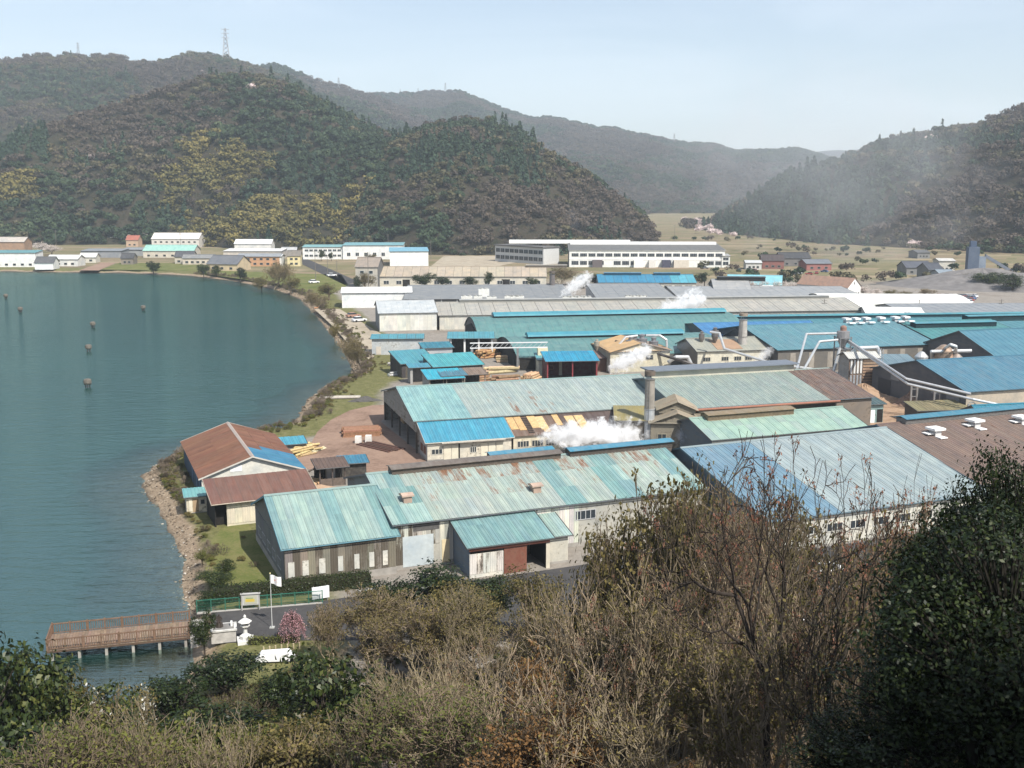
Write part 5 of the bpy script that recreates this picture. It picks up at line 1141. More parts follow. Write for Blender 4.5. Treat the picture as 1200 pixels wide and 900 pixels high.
win_row(ow, 2, 6.6, 2.0, 1.6, panes=1); win_row(ow, 2, 2.2, 2.0, 1.6, panes=1)
# white and blue buildings at the wood's edge
wb = far_shed('white_school_block', 'two storey white building with teal roof edge below the bamboo', 'building', 355, 402, 304, 8.2, 9.2, 14, (.17, .33, .34), (.72, .71, .69), (.5, .5, .5), ang=3, yr=14, pitch=5); win_row(wb, 8, 5.3, 2.4, 1.5, panes=2); win_row(wb, 8, 1.8, 2.4, 1.5, panes=2)
wb2 = far_shed('white_teal_hall', 'long white hall with teal flat roof below the bamboo grove', 'hall', 402, 472, 304, 9.4, 10.4, 20, (.15, .31, .34), (.74, .73, .71), (.5, .5, .5), ang=2, yr=20, pitch=5); win_row(wb2, 5, 2.2, 2.4, 2.4, x1=30, panes=2)
wb3 = far_shed('white_blue_hall', 'white walled hall with sky blue flat roof and grey-teal side', 'hall', 457, 502, 312, 9.0, 9.8, 34, (.17, .36, .46), (.76, .76, .75), (.18, .26, .27), ang=6, yr=34, pitch=5)
# houses along the far shore
def house(px0, px1, py, hE, hR, D, roof, wall, label, name='house', cat='house', ang=2, wins=3, floors=1, yr=None, **k):
    o = far_shed(name, label, cat, px0, px1, py, hE, hR, D, roof, wall, tuple(q * .8 for q in wall), ang=ang, yr=yr, pitch=2.5, **k)
    for f in range(floors):
        if wins: win_row(o, wins, .9 + f * 2.9, min(1.9, (o['_L'] - 2) / wins * .6), 1.3, panes=1, fc=(.3, .28, .25))
    return o
house(-8, 42, 313, 8.6, 9.6, 12, (.10, .24, .26), (.74, .73, .71), 'white lakeside block with grey-teal flat roof at the left border', 'lakeside_block', 'building', 1, 5, 1, yr=12)
house(-20, 55, 285, 11.5, 12.4, 14, (.62, .62, .60), (.70, .68, .63), 'three storey white school with window rows at the left wood edge', 'school_block', 'school', 2, 9, 3, yr=14)
house(-10, 30, 301, 10.5, 13.5, 12, (.42, .38, .34), (.34, .22, .15), 'tan brick house with broad pale gable behind the lakeside block', 'brick_house', 'house', -3, 3, 2)
house(41, 62, 316, 4.0, 7.2, 11, (.085, .085, .09), (.75, .74, .72), 'white gabled boat shed with dark roof on the far bank', 'boat_shed', 'shed', 4, 0, 1)
house(55, 92, 312, 4.4, 6.6, 11, (.60, .60, .58), (.66, .65, .62), 'pale low house with white roof right of the boat shed', 'low_house', 'house', -3, 4)
house(93, 112, 308, 3.6, 6, 9, (.55, .54, .51), (.60, .57, .5), 'little cream roofed house at the edge of the vegetable field', 'low_house', 'house', 2, 2)
house(76, 98, 286, 5, 8, 12, (.085, .085, .09), (.25, .22, .19), 'dark tiled farmhouse beneath the wood at the left', 'farmhouse', 'house', 2, 3)
house(95, 142, 302, 4.6, 5.4, 16, (.20, .215, .235), (.24, .25, .27), 'long blue-grey greenhouse roof at the foot of the wood', 'greenhouse_row', 'greenhouse', 0, 0, yr=16)
house(142, 205, 300, 4.4, 5.2, 16, (.22, .23, .245), (.26, .27, .28), 'second blue-grey greenhouse row behind the mint roof', 'greenhouse_row', 'greenhouse', 0, 0, yr=16)
house(130, 178, 286, 5.5, 8.5, 14, (.36, .33, .29), (.42, .34, .27), 'grey-brown roofed barn row under the wood', 'barn_row', 'barn', 0, 5)
house(148, 162, 289, 5.5, 9, 10, (.33, .11, .075), (.5, .35, .25), 'small house with orange red tiled roof under the wood', 'red_roof_house', 'house', -2, 2)
house(178, 234, 290, 7.0, 11.5, 16, (.62, .57, .52), (.64, .60, .55), 'long house with pale pinkish roof at the foot of the hill', 'long_house', 'house', -3, 8, 2)
house(168, 228, 302, 4.8, 8.4, 15, (.25, .45, .39), (.55, .50, .42), 'mint green roofed long hall on the far shore', 'mint_roof_hall', 'hall', -2, 6)
house(205, 226, 309, 4.4, 7.6, 11, (.07, .07, .08), (.5, .45, .38), 'dark hipped roof house in front of the mint roof', 'dark_roof_house', 'house', 2, 3)
house(142, 156, 310, 4, 6.6, 9, (.06, .06, .065), (.22, .19, .16), 'small dark hut by the vegetable field', 'dark_hut', 'hut', 2, 2)
house(262, 330, 303, 5.0, 6.0, 18, (.60, .59, .57), (.52, .47, .42), 'long pale roofed shop row behind the lakeside pines', 'shop_row', 'shops', -1, 9, yr=18)
house(275, 318, 296, 6.5, 9.5, 12, (.74, .74, .74), (.66, .65, .63), 'bright white roofed hall above the shop row', 'white_roof_hall', 'hall', -2, 0)
house(278, 328, 312, 6.0, 7.4, 12, (.24, .255, .275), (.50, .28, .16), 'grey roofed house with orange shopfront and white right end', 'orange_front_shop', 'shop', -3, 6, 2)
house(308, 330, 312, 6.0, 7.0, 9, (.5, .5, .5), (.74, .73, .70), 'white two storey house right of the orange shopfront', 'white_house', 'house', -3, 3, 2)
house(243, 282, 317, 4.0, 8.5, 16, (.12, .125, .14), (.56, .45, .30), 'broad dark roofed house with cream gable near the far shore', 'gable_house', 'house', -16, 3)
house(214, 250, 310, 4, 6, 9, (.2, .2, .2), (.55, .48, .40), 'low grey roofed house between mint roof and gable house', 'low_house', 'house', 0, 5)
house(337, 352, 312, 6.4, 9.4, 9, (.17, .15, .13), (.66, .56, .32), 'yellow house with brown gable roof beside the lake road', 'yellow_house', 'house', 4, 2, 2)
house(330, 347, 301, 4, 6.5, 8, (.4, .4, .4), (.5, .48, .45), 'small grey house behind the yellow one', 'small_house', 'house', 4, 2)
# village and works far right
for k, (a0, a1, py, hE, hR, roof, wall, lab) in enumerate(((893, 918, 315, 5.0, 8.0, (.06, .045, .045), (.22, .09, .08), 'dark roofed yard shed with red wall in the scrap yard'), (915, 950, 312, 5, 8, (.05, .05, .055), (.16, .15, .15), 'long black roofed shed in the scrap yard'), (945, 975, 317, 4, 6, (.14, .15, .17), (.30, .12, .11), 'grey roofed shed with reddish wall at the scrap yard edge'), (874, 892, 316, 4, 5, (.5, .5, .5), (.55, .54, .52), 'white low shed left of the scrap yard'),
        (1062, 1092, 322, 4, 7, (.075, .08, .10), (.2, .2, .2), 'long dark roofed house in the right-hand fields'), (1088, 1105, 327, 5, 8, (.06, .065, .08), (.2, .2, .2), 'dark hipped house beside the long dark roofed one'), (1100, 1118, 318, 6, 7, (.5, .48, .45), (.55, .52, .47), 'cream box building in front of the blue plant tower'), (1102, 1120, 331, 4, 6, (.2, .24, .28), (.35, .36, .36), 'blue-grey shed near the car park'),
        (1075, 1090, 303, 4, 5.5, (.1, .1, .1), (.2, .2, .2), 'far low dark shed among the terraced fields'))):
    house(a0, a1, py, hE, hR, 14, roof, wall, lab, 'field_shed', 'shed', (-6, 2, 5)[k % 3], 3)
# blue-grey concrete plant
p_ = at(1133, 328); pl = thing('concrete_plant', 'blue-grey plant tower with sloping conveyor standing in haze at the right', 'plant', (p_.x, p_.y, LAND), math.radians(-8))
MB().box(0, 5.5, 0, 5.5, 0, 17).build('tower', M['wall'], pl, rgba((.085, .115, .17), .4)); MB().box(1, 4, 1, 4, 17.02, 20).build('head_house', M['wall'], pl, rgba((.06, .09, .15), .2)); MB().box(5.55, 9, .6, 5, 0, 12).build('silo_block', M['wall'], pl, rgba((.20, .24, .30), .3))
MB().prism([(9.1, 11.5), (9.1, 13.3), (24, 4.5), (24, 2.8)], 2, 4, 'y').build('conveyor', M['wall'], pl, rgba((.16, .18, .22), .3)); MB().tube((21, 3, 0), (21, 3, 5.0), .5, n=6).build('leg', M['steel'], pl, (.2, .2, .22))
for k, (px, py, r, h) in enumerate(((1115, 333, 26, 6.0), (1150, 334, 34, 8.5), (1185, 336, 34, 7.0))):
    p = at(px, py); n = 18; v = []; 
    V_ = [[(p.x + r * (i / 6) * math.cos(a * 6.283 / n) * 1.5, p.y + r * (i / 6) * math.sin(a * 6.283 / n), LAND - .3 + h * (1 - i / 6) * (.8 + .4 * random.random())) for a in range(n)] for i in range(1, 7)]
    b = MB(); b.v = [(p.x, p.y, LAND + h)] + [q for row in V_ for q in row]; b.f = [(0, 1 + a, 1 + (a + 1) % n) for a in range(n)] + [(1 + i * n + a, 1 + (i + 1) * n + a, 1 + (i + 1) * n + (a + 1) % n, 1 + i * n + (a + 1) % n) for i in range(5) for a in range(n)]
    tag(b.build('spoil_heap', M['dirt'], None, (.17, .16, .155)), ['low grey spoil heap left of the plant', 'largest grey spoil heap below the plant tower', 'grey spoil heap at the right border'][k], 'heap')
# car park
car_cols = [(.75, .75, .75), (.6, .6, .62), (.05, .05, .06), (.12, .13, .15), (.3, .05, .05), (.08, .12, .25), (.75, .74, .70)]
def car_meshes():
    b = MB().prism([(-2.1, .35), (2.1, .35), (2.1, .8), (1.2, .95), (-2.0, .98), (-2.15, .8)], -.82, .82, 'y').mesh('car', M['paint'])
    c = MB().prism([(-1.7, .96), (.95, .94), (.35, 1.45), (-1.3, 1.48)], -.74, .74, 'y').mesh('cabin', M['glass']); r = MB().box(-1.28, .32, -.72, .72, 1.46, 1.53).mesh('cabin_roof', M['paint'])
    w_ = MB().tube((0, -.09, 0), (0, .09, 0), .33, n=10).mesh('wheel', M['wood']); return b, c, r, w_
CB, CC, CR, CW = car_meshes()
def car(x, y, rz, color, label, group=None, z=LAND, s=1.0):
    o = thing('car', label, 'car', (x, y, z), rz, group); o.scale = (s, s, s)
    link('body', CB, o, None, (*color, .1)); link('cabin', CC, o); link('cabin_roof', CR, o, None, (*color, .1))
    for wx in (-1.3, 1.3):
        for wy in (-.8, .8): link('wheel', CW, o, Matrix.Translation((wx, wy, .33)), (.02, .02, .02))
    return o
for rw in range(4):
    for k in range(17):
        if random.random() < .12: continue
        p = at(1068 + k * 4.6 - rw * 2, 348.5 + rw * 2.2)
        car(p.x, p.y, math.radians(90) + random.uniform(-.1, .1), random.choice(car_cols), 'parked car, ' + ORD[k] + ' from the left in the ' + ('farthest', 'second', 'third', 'nearest')[rw] + ' row of the car park', 'cars in the far car park')
for k, (px, py) in enumerate(((866, 318), (877, 317), (884, 318), (930, 322), (938, 321), (948, 322), (957, 321), (966, 319), (826, 315))):
    p = at(px, py); car(p.x, p.y, random.uniform(0, 3), random.choice(car_cols), 'car beside the scrap yard sheds, ' + ORD[k] + ' counting from the left', 'cars by the scrap yard')

# ------------------------------------------------------------------ poles, pylons
def pole(px, py, h, label, wires=True, arms=2, z=LAND, lean=0):
    p = at(px, py); t_ = thing('utility_pole', label, 'utility pole', (p.x, p.y, z), .2)
    MB().tube((0, 0, 0), (lean, 0, h), .17, .11, 8).build('post', M['wood'], t_, (.17, .155, .135))
    for k in range(arms): MB().box(-1.0, 1.0, -.06, .06, h - .6 - k * .9, h - .48 - k * .9).build('crossarm', M['wood'], t_, (.15, .14, .12))
    return t_
for px, py, h, lab in ((370, 330, 16, 'tall utility pole beside the lake road left of the old warehouse'), (432, 345, 19, 'dark utility pole in front of the old warehouse'), (384, 322, 11, 'shorter utility pole on the road verge'), (505, 304, 13, 'utility pole between white hall and dry field'), (455, 296, 14, 'pale pole behind the white blue halls'), (395, 325, 9, 'small pole on the grass verge'), (212, 294, 14, 'utility pole at the wood edge behind the pale roofed house'), (313, 292, 13, 'utility pole at the wood edge above the shop row'), (66, 288, 13, 'utility pole at the far left wood edge'),
                       (757, 376, 9, 'utility pole on the long grey roof edge'), (965, 377, 8, 'utility pole behind the long teal roof'), (1076, 377, 8, 'utility pole before the white sliver roof'), (1172, 377, 8, 'utility pole before the grey border hall'), (855, 498, 6.5, 'dark utility pole between clerestory hall and mint roof'), (942, 487, 8, 'utility pole beside the mint roof end'), (737, 494, 5, 'double pole frame behind the mossy roof house'), (555, 395, 7, 'utility pole in front of the grey barn')):
    pole(px, py, h, lab)
def pylon(px, py, rng_, h, label):
    a, s_ = azimuth_slope(px, py); t_ = thing('pylon', label, 'pylon', (rng_ * math.sin(a), rng_ * math.cos(a), CAM_Z + rng_ * s_ - 4), .3); w_ = h * .11
    for sx in (-1, 1):
        for sy in (-1, 1): MB().tube((sx * w_, sy * w_, 0), (sx * w_ * .2, sy * w_ * .2, h), h * .011, n=4).build('leg', M['steel'], t_, (.33, .33, .34))
    b = MB()
    for k in range(7):
        z0, z1 = k * h / 7, (k + 1) * h / 7; wa, wb_ = w_ * (1 - .8 * z0 / h), w_ * (1 - .8 * z1 / h)
        for sy in (-1, 1): b.tube((-wa, sy * wa, z0), (wb_, sy * wb_, z1), h * .007, n=3).tube((wa, sy * wa, z0), (-wb_, sy * wb_, z1), h * .007, n=3)
    b.build('bracing', M['steel'], t_, (.33, .33, .34))['kind'] = 'stuff'
    for z in (.68, .82, .95): MB().box(-h * .13, h * .13, -.3, .3, h * z, h * z + h * .014).build('crossarm', M['steel'], t_, (.33, .33, .34))
for px, py, r, h, lab in ((265, 67, 2450, 62, 'tallest lattice pylon on the high ridge above the hill'), (92, 66, 2400, 30, 'lattice pylon on the left crest of the high ridge'), (397, 104, 3200, 34, 'distant pylon on the ridge shoulder right of the high crest'), (490, 110, 4000, 24, 'left mast of the three on the far round mountain'), (469, 110, 4000, 20, 'short mast left of the three on the far mountain'), (522, 108, 4000, 36, 'taller right mast on the far round mountain'), (790, 167, 3900, 34, 'faint pylon on the far ridge above the valley mouth'), (941, 292, 1150, 34, 'lattice pylon standing in front of the right-hand hill')): pylon(px, py, r, h, lab)
for px, py, h, lab in ((790, 300, 22, 'thin mast in the valley fields behind the factory'),): pole(px, py, h, lab, arms=1)

# ------------------------------------------------------------------ smoke and steam
def plume(name, label, p0, p1, r0, r1, dens, colr=(.985, .988, .99), seed=0, scale=3.0, soft=.55, bend=0):
    """a drifting puff: a closed hull with soft noisy density inside, from p0 to p1"""
    p0, p1 = Vector(p0), Vector(p1); L = (p1 - p0).length; n = 14; prof = []
    for i in range(13):
        f = i / 12; prof.append((f, (r0 + (r1 - r0) * f ** .7) * 1.0 * (max(.02, 1 - (2 * f - 1) ** 8) ** .5)))
    b = MB(); b.lathe([(r, f * L) for f, r in prof], n)
    o = b.build(name, None, None, None, frame(p0, (p1 - p0).orthogonal(), (p1 - p0).cross((p1 - p0).orthogonal())))
    o.matrix_basis = Matrix.Translation(p0) @ (p1 - p0).to_track_quat('Z', 'Y').to_matrix().to_4x4()
    m = bpy.data.materials.new(name); m.use_nodes = True; t = m.node_tree; t.nodes.remove(t.nodes['Principled BSDF'])
    tc = nd(t, 'ShaderNodeTexCoord'); sp = nd(t, 'ShaderNodeSeparateXYZ'); lk(t, tc.outputs['Object'], sp.inputs[0])
    f = mth(t, 'DIVIDE', sp.outputs['Z'], L, True)
    rad = mth(t, 'ADD', r0, mth(t, 'MULTIPLY', mth(t, 'POWER', f, .7), r1 - r0))
    rr = mth(t, 'SQRT', mth(t, 'ADD', mth(t, 'MULTIPLY', sp.outputs['X'], sp.outputs['X']), mth(t, 'MULTIPLY', sp.outputs['Y'], sp.outputs['Y'])))
    q = mth(t, 'DIVIDE', rr, rad); q2 = mth(t, 'POWER', mth(t, 'ABSOLUTE', mth(t, 'SUBTRACT', mth(t, 'MULTIPLY', f, 2.0), 1.0)), 4.0)
    core = mth(t, 'SUBTRACT', mth(t, 'SUBTRACT', 1.0, q), mth(t, 'MULTIPLY', q2, .8))
    ad = nd(t, 'ShaderNodeVectorMath', operation='ADD'); lk(t, tc.outputs['Object'], ad.inputs[0]); ad.inputs[1].default_value = (seed * 13.1, seed * 7.3, seed * 3.7)
    nn = noise(t, ad.outputs[0], scale / max(r0, r1), 7, .66, .5)
    d = mth(t, 'ADD', core, mth(t, 'MULTIPLY', mth(t, 'SUBTRACT', nn, .5), 3.5))
    d = mth(t, 'MULTIPLY', mth(t, 'SUBTRACT', d, .28), 1 / soft, True)
    d = mth(t, 'MULTIPLY', d, mth(t, 'SUBTRACT', 1.0, mth(t, 'MULTIPLY', f, .45)))
    pv = nd(t, 'ShaderNodeVolumePrincipled'); pv.inputs['Color'].default_value = (*colr, 1); lk(t, mth(t, 'MULTIPLY', d, dens), pv.inputs['Density'])
    lk(t, pv.outputs[0], t.nodes['Material Output'].inputs['Volume']); o.data.materials.append(m)
    return tag(o, label, None, None, 'stuff')
if True:
    c1_ = at(770, 512, 4.5)
    plume('steam', 'thick white steam drifting left from the foot of the steel chimney', (c1_.x, c1_.y + 3, 4.6), (c1_.x - 22, c1_.y - 3, 5.4), 3.6, 2.9, 4.0, seed=1, scale=2.2)
    plume('steam', 'thin bluish steam right of the steel chimney', (c1_.x + 9, c1_.y, 3.5), (c1_.x + 3, c1_.y - 1, 5.5), 1.8, 2.4, .9, (.85, .9, 1), seed=2)
    q = at(755, 410, 8); plume('steam', 'white steam pouring down left from the clustered cyclones', (q.x + 2, q.y - 5, 9.5), (q.x - 10, q.y - 7, 3.6), 2.2, 3.0, 3.0, seed=3, scale=2.4)
    q = at(872, 362, 15); plume('steam', 'white steam cloud above the long grey roof behind the concrete chimney', (q.x + 2, q.y + 70, 12.0), (q.x - 16, q.y + 68, 6.5), 5.5, 3.2, 1.6, seed=4, scale=2.4)
    q = at(655, 346, 9); plume('steam', 'white steam puff beside the thin dark chimney', (q.x, q.y, 8.5), (q.x + 13, q.y + 4, 17), 2.0, 4.0, 1.4, seed=5)
    q = at(897, 420, 6); plume('steam', 'small steam wisp by the concrete chimney', (q.x - 3, q.y, 4.5), (q.x + 2, q.y, 9), 1.5, 1.8, 1.0, seed=6)
    q = at(1105, 330); plume('smoke', 'pale grey smoke drifting up across the right-hand hill', (q.x + 60, 700, 8), (q.x - 60, 880, 120), 75, 130, .0055, (.82, .84, .9), seed=7, scale=1.6, soft=.9)
    q = at(672, 290); plume('smoke', 'faint blue smoke at the foot of the conical hill', (q.x, q.y - 30, 3), (q.x - 4, q.y - 20, 36), 10, 17, .008, (.7, .78, .95), seed=8, scale=1.6, soft=.9)
    q = at(764, 437, 17.0); plume('smoke', 'faint blue wisp leaving the top of the steel chimney', (CH1.x, CH1.y, 18.7), (CH1.x + 9, CH1.y + 4, 21.0), .8, 1.5, .10, (.75, .82, 1), seed=9, soft=.8)
# ------------------------------------------------------------------ ground sheets
def sheet(name, pts, mat, color, dz=.03, kind='structure', sub=3.0, label=None, cat=None):
    """a thin sheet that lies on the ground inside an outline"""
    P_ = [at(x, y, LAND) for x, y in pts]; bm = bmesh.new()
    vs = [bm.verts.new((p.x, p.y, LAND + dz)) for p in P_]; f = bm.faces.new(vs); bmesh.ops.triangulate(bm, faces=[f])
    me = bpy.data.meshes.new(name); bm.to_mesh(me); bm.free(); me.materials.append(mat)
    for p in me.polygons:
        if p.normal.z < 0: me.flip_normals(); break
    o = link(name, me, None, None, color); return tag(o, label, cat, None, kind)
def earth_mat(name, stops, sc1=.25, sc2=2.0, rough=.95, bumpd=.06):
    m, t, b = new_mat(name, rough, .1); pos = nd(t, 'ShaderNodeNewGeometry').outputs['Position']
    n1 = noise(t, pos, sc1, 5, .6, .5); n2 = noise(t, pos, sc2, 4, .7)
    c = ramp(t, mth(t, 'ADD', mth(t, 'MULTIPLY', n1, .6), mth(t, 'MULTIPLY', n2, .4)), stops); lk(t, c, b.inputs['Base Color']); bump(t, b, n2, .5, bumpd); return m
M['asphalt'] = earth_mat('asphalt', [(.3, (.040, .040, .042)), (.5, (.062, .06, .06)), (.7, (.085, .082, .08))], .15, 1.5)
M['red_dirt'] = earth_mat('red_dirt', [(.3, (.12, .078, .058)), (.46, (.235, .158, .118)), (.6, (.29, .20, .15)), (.75, (.18, .122, .092))], .12, 1.2)
M['lawn'] = earth_mat('lawn', [(.3, (.06, .085, .022)), (.47, (.11, .125, .038)), (.6, (.17, .155, .065)), (.75, (.105, .12, .04))], .13, 3.0)
M['bark_dirt'] = earth_mat('bark_dirt', [(.3, (.16, .095, .06)), (.5, (.33, .225, .15)), (.7, (.42, .30, .21))], .2, 1.5)
M['bare_sand'] = earth_mat('bare_sand', [(.3, (.20, .17, .13)), (.5, (.34, .29, .22)), (.7, (.42, .37, .29))], .2, 1.5)
sheet('park_road', [(246, 716), (300, 712), (372, 705), (600, 674), (820, 642), (1120, 596), (1200, 600), (1200, 700), (1000, 740), (800, 752), (600, 752), (480, 750), (330, 751), (262, 754)], M['asphalt'], (1, 1, 1))
sheet('dirt_yard', [(362, 524), (372, 506), (388, 492), (410, 481), (436, 475), (470, 474), (446, 494), (502, 539), (512, 548), (425, 556), (372, 552), (350, 548), (345, 536)], M['red_dirt'], (1, 1, 1))
sheet('lawn', [(250, 702), (240, 668), (247, 634), (262, 618), (290, 612), (334, 686), (420, 672), (430, 684)], M['lawn'], (1, 1, 1), dz=.024)
sheet('bark_yard', [(988, 470), (1020, 452), (1090, 462), (1130, 482), (1090, 502), (1030, 500), (1000, 494)], M['bark_dirt'], (1, 1, 1))
sheet('sand_lane', [(368, 362), (398, 362), (448, 392), (438, 418), (424, 430), (412, 408), (392, 384)], M['bare_sand'], (1, 1, 1), dz=.026)
sheet('lake_road', [(338, 302), (350, 299), (420, 330), (404, 334)], M['asphalt'], (1, 1, 1), dz=.05)
sheet('dry_field', [(505, 312), (520, 300), (640, 300), (575, 314)], M['bare_sand'], (1, 1, 1), dz=.05)
sheet('vegetable_field', [(118, 316), (140, 308), (238, 308), (232, 318)], M['lawn'], (1, 1, 1), dz=.05)
sheet('ploughed_patch', [(92, 317), (118, 308), (136, 308), (116, 317)], M['red_dirt'], (1, 1, 1), dz=.06)
sheet('shore_grass', [(240, 321), (260, 317), (330, 320), (400, 322), (408, 334), (380, 350), (352, 342), (322, 333)], M['lawn'], (1, 1, 1), dz=.05)
# heaped earth: low mounds
def mound(px, py, rx, ry, h, mat, label, name='bark_heap', cat='heap', color=(1, 1, 1), rz=0):
    p = at(px, py); n = 22; rings = 7; b = MB(); b.v = [(0, 0, h)]
    for i in range(1, rings + 1):
        f = i / rings
        for a in range(n):
            t_ = a * 6.283 / n; k = 1 + .25 * (random.random() - .5); b.v.append((rx * f * math.cos(t_) * k, ry * f * math.sin(t_) * k, h * (1 - f) ** 1.1 * (1 + .3 * (random.random() - .5)) - (.1 if i == rings else 0)))
    b.f = [(0, 1 + a, 1 + (a + 1) % n) for a in range(n)] + [(1 + i * n + a, 1 + (i + 1) * n + a, 1 + (i + 1) * n + (a + 1) % n, 1 + i * n + (a + 1) % n) for i in range(rings - 1) for a in range(n)]
    o = b.build(name, mat, None, color); o.location = (p.x, p.y, LAND); o.rotation_euler.z = rz; return tag(o, label, cat)
mound(1012, 466, 7, 3.4, 3.4, M['bark_dirt'], 'long sloping bark heap below the cyclone tower', rz=-.5)
mound(1070, 474, 4.5, 3.5, 3.6, M['red_dirt'], 'dark brown bark heap against the conveyor trestle')
mound(1042, 470, 5, 3, 1.2, M['bark_dirt'], 'low bark heap in the middle of the chip yard')
mound(428, 470, 4.0, 1.2, 1.2, M['dirt'], 'dark heap of rubble on the bank above the dirt yard', 'rubble_heap', 'heap', (.09, .085, .08), .2)

# ------------------------------------------------------------------ timber
def log_pile(px, py, n, r, L, rz, label, c=(.50, .36, .20), name='log_pile', jig=.25, z=LAND, base=5):
    p = at(px, py, z); t_ = thing(name, label, 'log pile', (p.x, p.y, z), rz)
    b = MB(); b.tube((-L / 2, 0, 0), (L / 2, 0, 0), r, r * .9, 8); me = b.mesh('log', M['wood'])
    k = 0; row = 0; cnt = base
    while k < n:
        for i in range(cnt):
            if k >= n: break
            o = link('log', me, t_, Matrix.Translation((random.uniform(-jig, jig) * L * .3, (i - cnt / 2 + .5) * r * 2.05, r + row * r * 1.75)) @ Matrix.Rotation(random.uniform(-jig, jig) * .5, 4, 'Z') @ Matrix.Rotation(random.uniform(0, 6), 4, 'X'), (*jit(c, .22), .3)); k += 1
        row += 1; cnt = max(1, cnt - 1)
    return t_
def lumber(px, py, nx, nz, w_, h_, L, rz, label, c, z=LAND, gap=1.15):
    p = at(px, py, z); t_ = thing('lumber_stack', label, 'lumber stack', (p.x, p.y, z), rz); me = MB().box(-L / 2, L / 2, 0, w_, 0, h_).mesh('plank', M['wood'])
    for j in range(nz):
        for i in range(nx): link('plank', me, t_, Matrix.Translation((random.uniform(-.3, .3), i * w_ * gap + random.uniform(-.03, .03), j * h_ * 1.08)), (*jit(c, .2), .3))
    return t_
log_pile(355, 532, 22, .22, 5, 1.0, 'loose heap of freshly peeled yellow logs behind the boathouse', (.47, .35, .18), 'log_pile', .9, base=7)
log_pile(372, 528, 5, .14, 4, 1.1, 'few pale poles leaning by the dark hut at the yard', (.62, .55, .38), base=4)
log_pile(362, 566, 9, .25, 4.5, 1.15, 'flat row of tan logs between the brown lean-to and the barn', (.48, .33, .18), base=9)
lumber(425, 512, 8, 4, .5, .3, 7.0, .22, 'stack of red-brown squared timbers on the dirt yard', (.30, .16, .10))
lumber(436, 526, 5, 1, .55, .22, 9, -.75, 'dark flat timbers lying beside the timber stack', (.09, .05, .04), gap=1.5)
for k, (px, py, lab) in enumerate(((420, 519, 'left white concrete block under the timber stack'), (432, 518, 'right white concrete block under the timber stack'))):
    p = at(px, py); tag(MB().prism([(-.6, 0), (.6, 0), (.55, 1.3), (-.55, 1.3)], -.5, .5, 'y').build('concrete_block', M['concrete'], None, (.66, .64, .60), Matrix.Translation((p.x, p.y, LAND))), lab, 'block')
log_pile(571, 418, 30, .3, 6, .9, 'orange log heap at the mouth of the front arched hall', (.42, .25, .12), jig=.6, base=9)
log_pile(561, 447, 26, .3, 5, .6, 'reddish logs piled to the left of the log yard', (.36, .22, .13), jig=.6, base=8)
log_pile(586, 436, 9, .42, 8, .25, 'large pale logs lying flat in the log yard', (.46, .35, .22), jig=.5, base=6)
log_pile(590, 448, 16, .34, 6, .4, 'brown logs in front of the large pale logs', (.26, .16, .10), jig=.6, base=7)
log_pile(622, 447, 22, .3, 5, 1.1, 'log ends stacked by the cream post of the gantry', (.50, .33, .20), jig=.3, base=7)
log_pile(648, 452, 12, .25, 6, .2, 'pinkish logs lying beside the maroon shed', (.48, .32, .24), jig=.3, base=6)
log_pile(684, 455, 8, .3, 3, .5, 'pale timber bundle to the right of the maroon shed', (.62, .55, .42), jig=.4, base=4)
log_pile(600, 424, 12, .32, 8, .0, 'logs stacked below the white gantry beam', (.45, .32, .19), jig=.2, base=5)
log_pile(398, 467, 3, .3, 9, .1, 'long pale trunks lying on the grassy bank', (.42, .38, .33), base=3, jig=.1)
log_pile(470, 428, 5, .25, 7, .2, 'grey logs lying by the narrow porch', (.36, .34, .31), base=3, jig=.4)
log_pile(463, 440, 4, .3, 4, .7, 'wrapped grey bundle on the grass left of the sheds', (.45, .45, .45), base=3, jig=.5)
p_ = at(551, 437); gt = thing('log_gantry', 'white lattice gantry beam crossing the log yard to a cream post', 'gantry', (p_.x, p_.y, LAND), math.radians(5))
for z in (6.3, 7.6): MB().box(0, 20, -.15, .15, z, z + .25).build('beam', M['paint'], gt, (.62, .62, .62))
for k in range(16): MB().tube((k * 1.25, -.05, 6.5), (k * 1.25 + 1.25 * (1 if k % 2 else 1), -.05, 7.7) if k % 2 else (k * 1.25 + 1.25, -.05, 7.7), .07, n=4).build('lattice_bar', M['steel'], gt, (.6, .6, .6))
MB().box(17.4, 20, -.9, .9, 0, 6.28).build('post', M['paint'], gt, (.60, .54, .38)); MB().box(.2, .8, -.3, .3, 0, 6.28).build('post', M['steel'], gt, (.35, .35, .35)); MB().box(12, 12.5, -.3, .3, 0, 6.28).build('post', M['steel'], gt, (.3, .3, .3))
# dark machine hut behind the boathouse
hutd = small(374, 571, 'machine_hut', 'dark open machine hut with rusty roof beside the yellow logs', 20, 4.4, 4.4, 3.1, 3.6, (.11, .08, .07), BLACK, BLACK, walls='b', cat='hut', roofmat=M['rusty'], nw=0)
for x in (.1, 2.1, 4.1): MB().box(x, x + .2, .05, .25, 0, 3.0).build('post', M['wood'], hutd, (.10, .08, .07))
MB().box(.1, 4.2, .1, .3, 0, 1.2).build('low_wall', M['wood'], hutd, (.14, .11, .09)); MB().box(1.6, 3, 2, 3, 0, 2.4).build('machine', M['steel'], hutd, (.4, .4, .4)); MB().tube((-3.6, 1, 1.6), (.2, 1.4, 3.0), .16, n=5).build('conveyor_arm', M['wood'], hutd, (.10, .085, .075))
hb = small(401, 560, 'blue_canopy_hut', 'dark hut with narrow blue canopy right of the machine hut', 16, 4.0, 3.6, 2.4, 2.8, (.04, .17, .26), (.04, .036, .034), (.03, .03, .03), cat='hut', nw=5)
